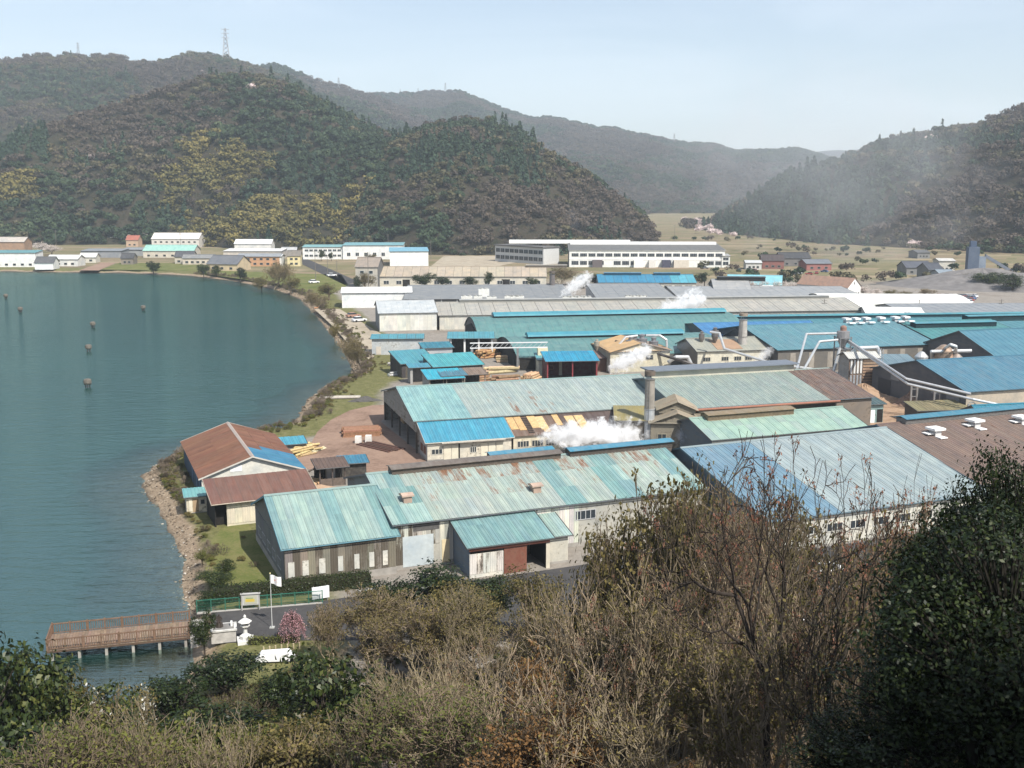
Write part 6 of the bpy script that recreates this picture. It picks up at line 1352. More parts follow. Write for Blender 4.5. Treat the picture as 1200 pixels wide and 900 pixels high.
small(331, 534, 'blue_stall_roof', 'small bright blue roof behind the boathouse ridge', 20, 4.0, 3.6, 2.0, 2.5, (.06, .28, .38), (.3, .28, .25), (.25, .24, .22), cat='hut', nw=4)
mound(374, 572, 3.0, 1.5, .6, M['bark_dirt'], 'orange sawdust heap beside the barn gable', 'sawdust_heap', 'heap')

# ------------------------------------------------------------------ lake: mooring posts, boats
for k, (px, py, lab) in enumerate(((7, 350, 'brush-topped stake farthest left in the lake'), (24, 366, 'brush-topped stake second from the left in the lake'), (168, 364, 'brush-topped stake out on its own towards the right of the lake'), (109, 384, 'farthest stake of the row of three in the lake'), (104, 412, 'middle stake of the row of three in the lake'), (103, 454, 'nearest stake of the row of three in the lake'))):
    p = at(px, py, 0); t_ = thing('fishing_stake', lab, 'stake', (p.x, p.y, -.6), k * .7)
    for q in range(4): MB().tube((.5 * math.cos(q * 1.57), .5 * math.sin(q * 1.57), 0), (.4 * math.cos(q * 1.57), .4 * math.sin(q * 1.57), 2.3), .13, n=6).build('post', M['wood'], t_, (.06, .05, .045))
    b = MB().lathe([(.85, 1.5), (1.0, 1.8), (.95, 2.5), (.6, 2.75)], 9); b.build('thatch', M['wood'], t_, (.13, .115, .095))
    MB().box(-.9, .9, -.12, .12, 1.3, 1.5).build('crossbar', M['wood'], t_, (.08, .07, .06))
for k, (px, py, c, lab) in enumerate(((377, 362, (.55, .22, .08), 'small orange boat moored at the bend of the bank'), (384, 359, (.6, .6, .58), 'white boat drawn up beside the orange one'))):
    p = at(px, py, .3); o = thing('boat', lab, 'boat', (p.x, p.y, .05), .3 + k)
    MB().prism([(-3, .9), (-2.4, .0), (2.2, .0), (3.4, 1.1), (2.0, .85)], -.8, .8, 'y').build('hull', M['paint'], o, c); MB().box(-1.5, .4, -.55, .55, .82, 1.35).build('thwart', M['wood'], o, tuple(q * .8 for q in c))
# rubble along the beach: single stones by the hut, the rest as one mass
st = bpy.data.collections.new('stone_models')
for k in range(3):
    bm = bmesh.new(); bmesh.ops.create_icosphere(bm, subdivisions=1, radius=.5)
    for v in bm.verts: v.co *= .7 + .6 * random.random(); v.co.z *= .6
    me = bpy.data.meshes.new('stone'); bm.to_mesh(me); bm.free(); me.materials.append(M['stone_i'] if 'stone_i' in M else None) if False else None
    m_ = M.get('rubble')
    if not m_:
        m_, t, b = new_mat('rubble', .95, .1); a1 = nd(t, 'ShaderNodeAttribute', attribute_name='tint', attribute_type='INSTANCER'); lk(t, ramp(t, a1.outputs['Fac'], [(0, (.07, .055, .042)), (.5, (.18, .14, .10)), (.88, (.29, .24, .18)), (1, (.46, .42, .37))]), b.inputs['Base Color']); M['rubble'] = m_
    me.materials.append(m_); st.objects.link(bpy.data.objects.new('%02d_stone' % k, me))
q = []
while len(q) < 4200:
    i = rng.integers(6, 19); a_, b_ = SHORE[i], SHORE[i + 1]; f = rng.random(); off = rng.normal(.7, .9)
    d = b_ - a_; nrm = np.array([d[1], -d[0]]) / np.hypot(*d); p = a_ + d * f + nrm * off; q.append((p[0], p[1]))
q = np.array(q); zz = ground_z(q[:, 0], q[:, 1])
scatter('beach_rubble', np.c_[q, zz], rng.integers(0, 3, len(q)), .10 + .36 * rng.random(len(q)) ** 3, rng.random(len(q)), 'pale stones and rubble along the beach', st)
q = []
for i in range(19, 28):
    a_, b_ = SHORE[i], SHORE[i + 1]; d = b_ - a_; nrm = np.array([d[1], -d[0]]) / np.hypot(*d); n_ = int(np.hypot(*d) * 5)
    for _ in range(n_): p = a_ + d * rng.random() + nrm * rng.uniform(-.3, 4.5); q.append((p[0], p[1]))
q = np.array(q); zz = ground_z(q[:, 0], q[:, 1])
scatter('bank_stones', np.c_[q, zz], rng.integers(0, 3, len(q)), .4 + .8 * rng.random(len(q)) ** 2, .25 + .6 * rng.random(len(q)), 'grey stones of the far lake bank', st)

# ------------------------------------------------------------------ the little park: pier, fence, monument
nl, nr, fl = at(54, 763, 1.2), at(223, 746, 1.2), at(60, 743, 1.2)
d = nr - nl; angp = math.atan2(d.y, d.x); Lp = d.length; Dp = (fl - nl).dot(Vector((-math.sin(angp), math.cos(angp), 0)))
pier = thing('wooden_pier', 'brown wooden viewing pier with railings over the green water', 'pier', (nl.x, nl.y, -.7), angp)
WD = (.17, .105, .07)
MB().box(0, Lp, 0, Dp, 1.62, 1.80).build('deck_frame', M['wood'], pier, (.10, .065, .045))
nb = 46; me = MB().box(.01, Lp / nb - .015, .02, Dp - .02, 0, .07).mesh('deck_board', M['wood'])
for k in range(nb): link('deck_board', me, pier, Matrix.Translation((k * Lp / nb, 0, 1.83)), (*jit((.22, .16, .115), .14), .3))
bal = MB().box(-.035, .035, -.03, .03, 0, 1.0).mesh('baluster', M['wood']); pst = MB().box(-.08, .08, -.08, .08, 0, 1.28).mesh('railing_post', M['wood'])
for yy in (.08, Dp - .08):
    MB().box(0, Lp, yy - .09, yy + .09, 2.98, 3.08).build('handrail', M['wood'], pier, jit(WD)); MB().box(0, Lp, yy - .05, yy + .05, 2.0, 2.08).build('bottom_rail', M['wood'], pier, jit(WD))
    for k in range(9): link('railing_post', pst, pier, Matrix.Translation((.1 + k * (Lp - .2) / 8, yy, 1.9)), (*jit(WD), .3))
    for k in range(60): link('baluster', bal, pier, Matrix.Translation((.2 + k * (Lp - .4) / 59, yy, 2.05)), (*jit(WD), .3))
MB().box(-.02, .12, 0, Dp, 2.98, 3.08).build('handrail', M['wood'], pier, WD)
for k in range(12): link('baluster', bal, pier, Matrix.Translation((.06, .2 + k * (Dp - .4) / 11, 2.05)), (*jit(WD), .3))
for k in range(6):
    for yy in (.3, Dp - .3): MB().box(.5 + k * (Lp - 1) / 5 - .14, .5 + k * (Lp - 1) / 5 + .14, yy - .14, yy + .14, -3, 1.6).build('pile', M['concrete'], pier, (.30, .28, .25))
MB().box(Lp, Lp + 1.4, -.3, Dp + .3, -1, 1.86).build('abutment', M['concrete'], pier, (.36, .34, .31))

f0, f1 = at(231, 719), at(378, 707); d = f1 - f0; an = math.atan2(d.y, d.x); Lf = d.length
fen = thing('mesh_fence', 'green wire mesh fence in front of the clipped hedge', 'fence', (f0.x, f0.y, LAND), an)
GR = (.02, .10, .065); nb = 9; bars = MB()
for k in range(14): bars.box(k * Lf / nb / 14 - .012, k * Lf / nb / 14 + .012, -.012, .012, .1, 1.45)
for z in (.4, .75, 1.1): bars.box(0, Lf / nb, -.01, .01, z, z + .025)
bme = bars.mesh('mesh_panel', M['paint']); pme = MB().box(-.05, .05, -.05, .05, 0, 1.6).mesh('fence_post', M['paint'])
for k in range(nb + 1):
    link('fence_post', pme, fen, Matrix.Translation((k * Lf / nb, 0, 0)), (.028, .13, .09, .2))
    if k < nb: o = link('mesh_panel', bme, fen, Matrix.Translation((k * Lf / nb, 0, 0)), (*GR, .2)); o['kind'] = 'stuff'
MB().box(0, Lf, -.03, .03, 1.47, 1.54).build('top_rail', M['paint'], fen, (.03, .15, .105)); MB().box(0, Lf, -.12, .12, -.05, .14).build('kerb', M['concrete'], fen, (.42, .40, .37))
# notice board
p = at(294, 715); nbd = thing('notice_board', 'grey framed notice board with yellow map sheet before the fence', 'notice board', (p.x, p.y, LAND), an - .05)
for x in (-.95, .95): MB().box(x - .07, x + .07, -.07, .07, 0, 2.0).build('post', M['concrete'], nbd, (.36, .35, .33))
MB().box(-.88, .88, -.05, .05, .62, 1.85).build('panel', M['paint'], nbd, (.45, .45, .42)); MB().box(-1.1, 1.1, -.16, .16, 1.9, 2.0).build('top_rail', M['concrete'], nbd, (.40, .39, .37))
MB().box(-.7, .7, -.075, -.052, .75, 1.72).build('map_sheet', M['paint'], nbd, (.42, .42, .33)); MB().box(-.55, .45, -.082, -.078, 1.0, 1.35).build('map_print', M['paint'], nbd, (.55, .42, .08)); MB().box(-.5, .3, -.089, -.085, 1.4, 1.5).build('map_title', M['paint'], nbd, (.2, .28, .12))
# flagpole
p = at(319, 736); fp = thing('flagpole', 'white flagpole with small white and red flag beside the notice board', 'flagpole', (p.x, p.y, LAND), 0)
MB().tube((0, 0, 0), (0, 0, 6.1), .042, .034, 8).build('pole', M['paint'], fp, (.55, .55, .53)); MB().box(-.25, .25, -.25, .25, 0, .15).build('base', M['concrete'], fp, (.4, .4, .38)); MB().lathe([(.02, 6.1), (.09, 6.17), (.02, 6.25)], 8).build('finial', M['paint'], fp, (.7, .6, .3))
b = MB(); N = 9
for i in range(N):
    x = .06 + i * .135; y = .12 * math.sin(i * .9); b.v += [(x, y, 6.0 - .035 * i), (x, y, 5.05 - .05 * i)]
b.f = [(2 * i, 2 * i + 2, 2 * i + 3, 2 * i + 1) for i in range(N - 1)]; fl_ = b.build('flag', M['paint'], fp, (.78, .76, .74)); md = fl_.modifiers.new('thick', 'SOLIDIFY'); md.thickness = .015
b = MB(); 
for sgn in (-.014, .016):
    k0 = len(b.v); b.v.append((.62, .06 + sgn - .06, 5.38))
    for a in range(12): b.v.append((.62 + .26 * math.cos(a * .5236), .12 * math.sin((.62 + .26 * math.cos(a * .5236) - .06) / .135 * .9) + sgn, 5.38 + .27 * math.sin(a * .5236)))
    b.v[k0] = (.62, .12 * math.sin(.56 / .135 * .9) + sgn, 5.38); b.f += [(k0, k0 + 1 + a, k0 + 1 + (a + 1) % 12) for a in range(12)]
b.build('flag_disc', M['paint'], fp, (.62, .16, .07))
# white banner board
p0, p1 = at(366, 706), at(386, 703); d = p1 - p0
bn_ = thing('white_banner', 'plain white banner board on low legs by the fence end', 'sign', (p0.x, p0.y, LAND), math.atan2(d.y, d.x))
MB().box(0, d.length, -.05, .05, .35, 1.75).build('panel', M['paint'], bn_, (.80, .80, .80))
for x in (.2, d.length - .2): MB().box(x - .05, x + .05, .06, .14, 0, 1.8).build('leg', M['steel'], bn_, (.4, .4, .4))
p0 = at(420, 698); tag(MB().box(0, 3.2, -.08, .08, .2, .7).build('white_board', M['paint'], None, (.74, .74, .73), Matrix.Translation((p0.x, p0.y, LAND)) @ Matrix.Rotation(.2, 4, 'Z')), 'low white board half hidden by shrubs right of the banner', 'board')
# stone monument with a dark seated figure, stone lantern
p0, p1 = at(248, 755), at(277, 752); d = p1 - p0; mo = thing('stone_monument', 'flat topped stone plinth with kerb beside the pier end', 'monument', (p0.x, p0.y, LAND), math.atan2(d.y, d.x))
Lm = d.length
MB().box(0, Lm, 0, 1.9, 0, 1.25).build('plinth', M['stone'], mo, (.42, .40, .37)); MB().box(-.12, Lm + .12, -.12, 2.02, 1.26, 1.42).build('coping', M['stone'], mo, (.55, .54, .51)); MB().box(.18, Lm - .18, .18, 1.72, 1.43, 1.46).build('slab', M['concrete'], mo, (.22, .21, .20))
MB().box(Lm - .5, Lm - .3, .7, 1.1, 1.47, 1.95).build('lamp_post', M['paint'], mo, (.75, .75, .73))
# statue: skinned figure seated on a rock
sv = [(0, 0, .55), (0, .02, .8), (0, .03, 1.05), (0, .02, 1.2), (0, -.01, 1.36), (.2, .02, 1.05), (.3, -.05, .82), (.2, -.2, .72), (-.2, .02, 1.05), (-.3, -.05, .82), (-.2, -.2, .72), (.13, -.25, .58), (.14, -.3, .2), (.14, -.4, .05), (-.13, -.25, .58), (-.14, -.3, .2), (-.14, -.4, .05)]
se = [(0, 1), (1, 2), (2, 3), (3, 4), (2, 5), (5, 6), (6, 7), (2, 8), (8, 9), (9, 10), (0, 11), (11, 12), (12, 13), (0, 14), (14, 15), (15, 16)]
sr = [.17, .16, .17, .07, .13, .075, .06, .05, .075, .06, .05, .10, .07, .06, .10, .07, .06]
me = bpy.data.meshes.new('statue'); me.from_pydata(sv, se, []); so = link('statue', me, None, Matrix.Translation(mo.matrix_basis @ Vector((.85, .95, 1.46))) @ Matrix.Rotation(mo.rotation_euler.z, 4, 'Z'), (.045, .035, .03))
sm = so.modifiers.new('skin', 'SKIN'); sv_ = me.skin_vertices[0].data
for i, r in enumerate(sr): sv_[i].radius = (r, r)
sv_[0].use_root = True; so.modifiers.new('smooth', 'SUBSURF').levels = 1; me.materials.append(M['stone'])
MB().lathe([(.42, 0), (.38, .3), (.3, .5)], 9).build('rock', M['stone'], so, (.06, .05, .045)); tag(so, 'small dark bronze seated statue on the stone plinth', 'statue')
p = at(288, 752); ln = thing('stone_lantern', 'pale stone lantern on stepped base beside the plinth', 'stone lantern', (p.x, p.y, LAND), .3)
SC = (.66, .65, .62)
MB().box(-.85, .85, -.85, .85, 0, .35).build('base_step', M['stone'], ln, SC); MB().lathe([(.62, .36), (.6, .7), (.22, .95), (.19, 1.55), (.3, 1.6)], 6).build('shaft', M['stone'], ln, SC); MB().lathe([(.25, 1.61), (.5, 1.72), (.5, 1.82)], 6).build('platform', M['stone'], ln, SC)
MB().lathe([(.3, 1.83), (.3, 2.2)], 6).build('fire_box', M['stone'], ln, (.4, .39, .37)); MB().lathe([(.72, 2.21), (.65, 2.3), (.14, 2.62), (.12, 2.7), (.16, 2.8), (.03, 2.98)], 6).build('cap', M['stone'], ln, SC)
for k in range(7):
    p = at(309 + k * 7, 765 - k * .8); tag(MB().tube((0, 0, 0), (0, 0, .75), .09, n=7).build('bollard', M['wood'], None, (.45, .38, .24), Matrix.Translation((p.x, p.y, gz(p.x, p.y) - .1))), 'short pale wooden stake, ' + ORD[k] + ' from the left below the pink cherry', 'stake', 'wooden stakes below the cherry')
p = at(322, 775); b = MB().prism([(-1.9, .1), (-1.3, .8), (1.4, .9), (2.0, .2), (1.5, 0), (-1.5, 0)], -.55, .55, 'y'); tag(b.build('covered_boat', M['paint'], None, (.78, .78, .78), Matrix.Translation((p.x, p.y, gz(p.x, p.y) + .2)) @ Matrix.Rotation(.1, 4, 'Z')), 'white covered bundle lying among shrubs below the lantern', 'bundle')
# cars seen through the bare trees
for k, (px, py, lab) in enumerate(((832, 757, 'white car parked leftmost behind the bare trees'), (858, 755, 'white car beside the leftmost one behind the bare trees'), (905, 742, 'silver-white car parked in the middle behind bare trees'), (930, 738, 'white car right of the silver one behind bare trees'), (1048, 708, 'white car farthest right behind the multi-stem bare tree'), (968, 672, 'pale car on the road below the blue-grey roof'), (752, 748, 'white van roof showing between twigs left of the parked cars'))):
    p = at(px, py); car(p.x, p.y, .25 + .1 * (k % 3), (.78, .78, .78), lab)
# white truck and clutter by the grey barn
for k, (px, py, c, lab) in enumerate(((421, 377, (.7, .7, .7), 'white pickup parked beside the grey barn'), (414, 372, (.35, .2, .15), 'brown car by the sandy lane'), (368, 332, (.78, .78, .78), 'white car on the lake road'), (389, 324, (.78, .78, .78), 'white van farther along the lake road'))):
    p = at(px, py); car(p.x, p.y, .6, c, lab, s=1.25)
p = at(500, 383); tag(MB().box(-3, 3, -1, 1, 0, 1.2).box(-1, 2, -.9, .9, 1.21, 2.0).build('pallet_stack', M['paint'], None, (.66, .66, .64), Matrix.Translation((p.x, p.y, LAND))), 'pile of white wrapped pallets beside the grey barn', 'pallets')
# ------------------------------------------------------------------ near trees
def leaf_obj_mat(name, stops, rough=.5, spec=.4, instancer=False, trans=.15):
    m, t, b = new_mat(name, rough, spec); geo = nd(t, 'ShaderNodeNewGeometry')
    if instancer: s_ = nd(t, 'ShaderNodeAttribute', attribute_name='tint', attribute_type='INSTANCER').outputs['Fac']
    else: s_ = nd(t, 'ShaderNodeObjectInfo').outputs['Random']
    f = mth(t, 'ADD', mth(t, 'MULTIPLY', s_, .35), mth(t, 'MULTIPLY', geo.outputs['Random Per Island'], .65))
    c = ramp(t, f, stops); lk(t, c, b.inputs['Base Color'])
    tr = nd(t, 'ShaderNodeBsdfTranslucent'); lk(t, mixc(t, 1.0, c, (1.0, 1.05, .55), 'MULTIPLY'), tr.inputs['Color'])
    ms = nd(t, 'ShaderNodeMixShader'); ms.inputs[0].default_value = trans; lk(t, b.outputs[0], ms.inputs[1]); lk(t, tr.outputs[0], ms.inputs[2]); lk(t, ms.outputs[0], t.nodes['Material Output'].inputs['Surface'])
    return m
EV = [(0, (.007, .013, .004)), (.45, (.018, .031, .008)), (.78, (.044, .060, .014)), (1, (.115, .12, .032))]
OL = [(0, (.050, .046, .016)), (.4, (.10, .085, .030)), (.7, (.165, .130, .045)), (1, (.25, .20, .065))]
YG = [(0, (.06, .075, .02)), (.5, (.115, .125, .03)), (1, (.20, .19, .05))]
RB = [(0, (.13, .055, .038)), (.5, (.24, .11, .075)), (1, (.33, .19, .125))]
OR = [(0, (.11, .062, .026)), (.5, (.19, .10, .038)), (1, (.26, .15, .06))]
for nm, st_, rg, tr in (('evergreen', EV, .42, .15), ('olive', OL, .6, .2), ('yellow_green', YG, .5, .25), ('red_brown', RB, .6, .2), ('orange', OR, .65, .2)):
    M['leaf_' + nm] = leaf_obj_mat('leaf_' + nm, st_, rg, .25 if nm == 'evergreen' else .2, False, tr); M['brush_' + nm] = leaf_obj_mat('brush_' + nm, st_, rg, .25, True, tr)
M['leaf_dark'] = leaf_obj_mat('leaf_dark_evergreen', [(0, (.004, .008, .003)), (.5, (.011, .020, .006)), (.82, (.030, .042, .010)), (1, (.10, .105, .028))], .45, .22, False, .1)
M['leaf_pink'] = leaf_obj_mat('leaf_pink', [(0, (.42, .19, .22)), (.5, (.56, .31, .34)), (1, (.70, .47, .49))], .6, .2, False, .2)
M['leaf_pale'] = leaf_obj_mat('leaf_pale', [(0, (.46, .38, .37)), (.5, (.60, .52, .50)), (1, (.74, .68, .66))], .6, .2, False, .2)
M['leaf_white'] = leaf_obj_mat('leaf_white', [(0, (.66, .64, .58)), (1, (.80, .79, .74))], .5, .3, False, .2)
def bark_mat(name, inst):
    m, t, b = new_mat(name, .85, .15)
    if inst: c = ramp(t, nd(t, 'ShaderNodeAttribute', attribute_name='tint', attribute_type='INSTANCER').outputs['Fac'], [(0, (.085, .068, .05)), (.5, (.16, .125, .092)), (1, (.25, .205, .16))]); lk(t, c, b.inputs['Base Color'])
    else: 
        v, oi = obj_coords(t); c = mixc(t, 1.0, oi.outputs['Color'], ramp(t, noise(t, v, 3, 4, .6), [(.3, (.6,) * 3), (.7, (1.25,) * 3)]), 'MULTIPLY'); lk(t, c, b.inputs['Base Color'])
    return m
M['bark'] = bark_mat('bark', False); M['brush_twig'] = bark_mat('brush_twig', True)

def seg_mesh(name, P, Q, R0, R1, mat, n=3):
    P, Q = np.array(P), np.array(Q); R0, R1 = np.array(R0), np.array(R1); d = Q - P; d /= np.linalg.norm(d, axis=1)[:, None] + 1e-9
    a = np.cross(d, np.array([.31, .87, .38])); a /= np.linalg.norm(a, axis=1)[:, None] + 1e-9; b = np.cross(d, a); vs = []
    for k in range(n):
        c, s = math.cos(2 * math.pi * k / n), math.sin(2 * math.pi * k / n); o = a * c + b * s
        vs.append(P + o * R0[:, None]); 
    for k in range(n):
        c, s = math.cos(2 * math.pi * k / n), math.sin(2 * math.pi * k / n); o = a * c + b * s
        vs.append(Q + o * R1[:, None])
    V = np.stack(vs, 1); N = len(P); base = np.arange(N)[:, None] * 2 * n
    F = np.concatenate([base + np.array([[k, (k + 1) % n, n + (k + 1) % n, n + k]]) for k in range(n)], 0)
    return np_mesh(name, V.reshape(-1, 3), F, mat)
def leaves_mesh(name, C, Nrm, size, mat, r, aspect=.5):
    n = len(C); C = np.array(C); Nrm = np.array(Nrm, float); Nrm /= np.linalg.norm(Nrm, axis=1)[:, None] + 1e-9
    t1 = np.cross(Nrm, r.normal(0, 1, (n, 3))); t1 /= np.linalg.norm(t1, axis=1)[:, None] + 1e-9; t2 = np.cross(Nrm, t1); s = (size * (.6 + .8 * r.random(n)))[:, None]
    V = np.stack([C - t1 * s * .5, C + t2 * s * .5 * aspect, C + t1 * s * .5, C - t2 * s * .5 * aspect], 1)
    V[:, 1] += Nrm * s * .08; V[:, 3] += Nrm * s * .08
    return np_mesh(name, V.reshape(-1, 3), np.arange(4 * n).reshape(-1, 4), mat)
def grow_tree(seed, H, stems=1, spread=.5, depth=5, r0=.14, up=.25, rmin=.014, kids=(2, 3), lean=.12, side=.85):
    r = np.random.default_rng(seed); S = ([], [], [], []); tips = []
    def g(p, d, L, rad, k):
        ns = 3 if k > 1 else 2
        for i in range(ns):
            d2 = d + r.normal(0, .13 + .03 * (depth - k), 3) + np.array([0, 0, up * .22]); d2 /= np.linalg.norm(d2); q = p + d2 * L / ns; r1 = max(rmin, rad * (1 - .22 * (i + 1) / ns))
            S[0].append(p); S[1].append(q); S[2].append(max(rmin, rad * (1 - .22 * i / ns))); S[3].append(r1); p, d = q, d2
            if k > 0 and (k < depth or i >= 1) and r.random() < side: 
                a = r.normal(0, 1, 3); a -= d * a.dot(d); a /= np.linalg.norm(a); e = d * .75 + a * (spread + .25 * r.random()); e[2] += up * .3; g(q, e / np.linalg.norm(e), L * (.52 + .2 * r.random()), max(rmin, r1 * .55), k - 1)
        if k > 0:
            for _ in range(r.integers(kids[0], kids[1] + 1)):
                a = r.normal(0, 1, 3); a -= d * a.dot(d); a /= np.linalg.norm(a); e = d + a * spread * (.6 + .6 * r.random()); e[2] += up * .3
                g(p, e / np.linalg.norm(e), L * (.62 + .2 * r.random()), max(rmin, r1 * .68), k - 1)
        else: tips.append((p, d))
    for s in range(stems):
        a = r.random() * 6.283; l = lean * (1 + (stems > 1) * 1.6 * r.random()); d = np.array([math.cos(a) * l, math.sin(a) * l, 1.0]); d /= np.linalg.norm(d)
        g(np.array([math.cos(a) * .1 * (stems > 1), math.sin(a) * .1 * (stems > 1), -.4]), d, H * .30, r0 * (1 if stems == 1 else .6), depth)
    zmax = max(q[2] for q in S[1]); f = H / zmax
    S = [np.array(S[0]) * f, np.array(S[1]) * f, np.array(S[2]), np.array(S[3])]; tips = [(p * f, d) for p, d in tips]
    return S, tips, r
PT = {}
def reg(key, trunk, crown, H, W): PT[key] = (trunk, crown, H, W)
def proto_bare(key, seed, H, leafmat=None, lsize=.09, per=1, frac=1.0, **k):
    S, tips, r = grow_tree(seed, H, **k); big = S[2] > .05
    tr = seg_mesh('trunk', S[0][big], S[1][big], S[2][big], S[3][big], M['bark'], 6); tw = seg_mesh('branches', S[0][~big], S[1][~big], S[2][~big], S[3][~big], M['bark'], 3)
    W = 2 * np.percentile(np.hypot(S[1][:, 0], S[1][:, 1]), 92); lv = None
    if leafmat:
        C = []; N_ = []
        for p, d in tips:
            if r.random() > frac: continue
            for _ in range(per): C.append(p + r.normal(0, .09, 3) - d * r.random() * .25); N_.append(r.normal(0, 1, 3) + np.array([0, 0, .5]))
        lv = leaves_mesh('leaves', C, N_, lsize, leafmat, r, .6)
    PT[key] = (tr, tw, lv, H, W); return len(S[0])
def proto_ever(key, seed, H, W, n_cl, per, lsize, mat, low=.12, lobes=8, cl=.055, lr=.25, lob=.27):
    r = np.random.default_rng(seed); L = r.normal(0, 1, (lobes, 3)); L /= np.linalg.norm(L, axis=1)[:, None]; L[:, 2] = L[:, 2] * .7
    cen = np.array([0, 0, H * (.5 + low * .5)]) + L * np.array([W * lob, W * lob, H * .26]); C = []; N_ = []; SP, SQ = [], []
    for c in range(n_cl):
        k = r.integers(0, lobes); d = r.normal(0, 1, 3); d /= np.linalg.norm(d); d[2] = d[2] * .8 + .12; pc = cen[k] + d * np.array([W * lr, W * lr, H * .84 * lr]) * (.75 + .3 * r.random())
        cr = W * cl * (.7 + .7 * r.random()); SP.append(cen[k] * np.array([.4, .4, .8])); SQ.append(pc)
        o = r.normal(0, 1, (per, 3)) * cr * np.array([1, 1, .65]); C.append(pc + o); N_.append(d + r.normal(0, .8, (per, 3)) + np.array([0, 0, .5]) + o / cr * .4)
    C = np.concatenate(C); N_ = np.concatenate(N_); lv = leaves_mesh('crown', C, N_, lsize, mat, r, .55)
    P = [np.array([0, 0, -.5])] + [np.array([0, 0, H * .3])] * lobes; Q = [np.array([0, 0, H * .3])] + [c for c in cen]
    tr = seg_mesh('trunk', P, Q, [W * .04] + [W * .028] * lobes, [W * .03] + [W * .012] * lobes, M['bark'], 7)
    br = seg_mesh('branches', SP, SQ, [W * .009] * len(SP), [W * .003] * len(SP), M['bark'], 3); PT[key] = (tr, br, lv, H, W)
for i in range(4): proto_ever('ever%d' % i, 300 + i, 8, 6.5, 105, 42, .30, M['leaf_evergreen'])
for i in range(2): proto_ever('fine%d' % i, 310 + i, 12, 8, 470, 54, .13, M['leaf_dark'], lobes=13, cl=.036, lr=.175, lob=.35)
for i in range(2): proto_ever('olive%d' % i, 320 + i, 7, 6.5, 110, 34, .22, M['leaf_olive'], lobes=9)
proto_ever('yellow0', 330, 6, 6, 90, 34, .20, M['leaf_yellow_green'])
proto_ever('cherry', 331, 7, 8, 130, 40, .22, M['leaf_pale'], low=.2)
ns = [proto_bare('bare%d' % i, 400 + i, 13, M['leaf_olive'], .09, 2, depth=5, spread=.5, up=.6, r0=.16, rmin=.013, side=.45, kids=(2, 2)) for i in range(3)]
ns += [proto_bare('vase%d' % i, 410 + i, 14, M['leaf_red_brown'], .13, 14, frac=.30, depth=5, spread=.48, up=.6, r0=.18, lean=.22, stems=2, side=.30, kids=(2, 2), rmin=.014) for i in range(2)]
ns += [proto_bare('multi%d' % i, 420 + i, 8, M['leaf_olive'], .11, 2, depth=4, spread=.40, up=.95, r0=.09, stems=6, lean=.38, rmin=.013, side=.62, kids=(1, 2)) for i in range(3)]
ns += [proto_bare('haze%d' % i, 430 + i, 8, M['leaf_olive'], .15, 4, depth=4, spread=.5, up=.55, r0=.11, stems=4, lean=.28) for i in range(2)]
ns += [proto_bare('orange0', 440, 6, M['leaf_orange'], .15, 5, depth=4, spread=.45, up=.5, r0=.09, stems=4, lean=.3), proto_bare('red0', 441, 10, M['leaf_red_brown'], .14, 3, depth=4, spread=.5, up=.5, r0=.12, stems=2),
       proto_bare('magnolia', 442, 7, M['leaf_white'], .30, 1, depth=3, spread=.5, up=.6, r0=.10, stems=2), proto_bare('bud0', 443, 7, M['leaf_yellow_green'], .15, 2, depth=4, spread=.5, up=.55, r0=.1, stems=3)]
ns += [proto_bare('spread%d' % i, 450 + i, 12, M['leaf_red_brown'], .12, 12, frac=.25, depth=5, spread=.72, up=.34, r0=.24, lean=.35, stems=1 + i, side=.22, kids=(2, 3 - i), rmin=.016) for i in range(2)]
print('segments', ns)
# weeping cherry: hanging sprays
r = np.random.default_rng(5); C = []; P, Q = [], []
for k in range(150):
    a = r.random() * 6.283; R_ = 1.7 * r.random() ** .5; z0 = 3.3 - .28 * R_ ** 2 + r.normal(0, .15); z1 = max(.3, z0 - 1.2 - 1.4 * r.random()); top = np.array([R_ * .6 * math.cos(a), R_ * .6 * math.sin(a), z0]); bot = np.array([R_ * 1.05 * math.cos(a), R_ * 1.05 * math.sin(a), z1]); P.append(top); Q.append(bot)
    for _ in range(26): f = r.random(); C.append(top + (bot - top) * f + r.normal(0, .08, 3))
PT['weeping'] = (seg_mesh('trunk', [np.array([0, 0, -.2])] + [np.array([0, 0, 1.6])] * 40, [np.array([0, 0, 1.6])] + P[:40], [.14] + [.06] * 40, [.10] + [.02] * 40, M['bark'], 5), seg_mesh('branches', P, Q, [.014] * 150, [.008] * 150, M['bark'], 3), leaves_mesh('blossoms', C, r.normal(0, 1, (len(C), 3)), .10, M['leaf_pink'], r, .8), 3.6, 3.6)

BARKS = {'b': (.016, .014, .011), 'd': (.055, .045, .036), 'm': (.17, .13, .088), 'l': (.31, .245, .165), 'g': (.20, .185, .165)}
def tree(key, px, py, rng_, label, width=None, bark='m', name='tree', cat='tree', base=None, group=None, hmin=1.5, rot=None):
    """a tree whose top stands on this line of sight, at this range from the lookout"""
    a, s_ = azimuth_slope(px, py); x, y = rng_ * math.sin(a), rng_ * math.cos(a); g = gz(x, y) if base is None else base; h = max(hmin, CAM_Z + rng_ * s_ - g)
    tr, br, lv, H, W = PT[key]; sz = h / H; sx = sz if width is None else (width / FOC * rng_ / math.cos(a)) / W
    t_ = thing(name, label, cat, (x, y, g), random.random() * 6.283 if rot is None else rot, group); t_.scale = (sx, sx, sz); bc = BARKS[bark]
    link('trunk', tr, t_, None, (*jit(bc, .1), .3)); link('branches', br, t_, None, (*jit(bc, .1), .3))
    if lv: link('crown' if 'ever' in key or 'fine' in key else 'leaves', lv, t_)
    return t_
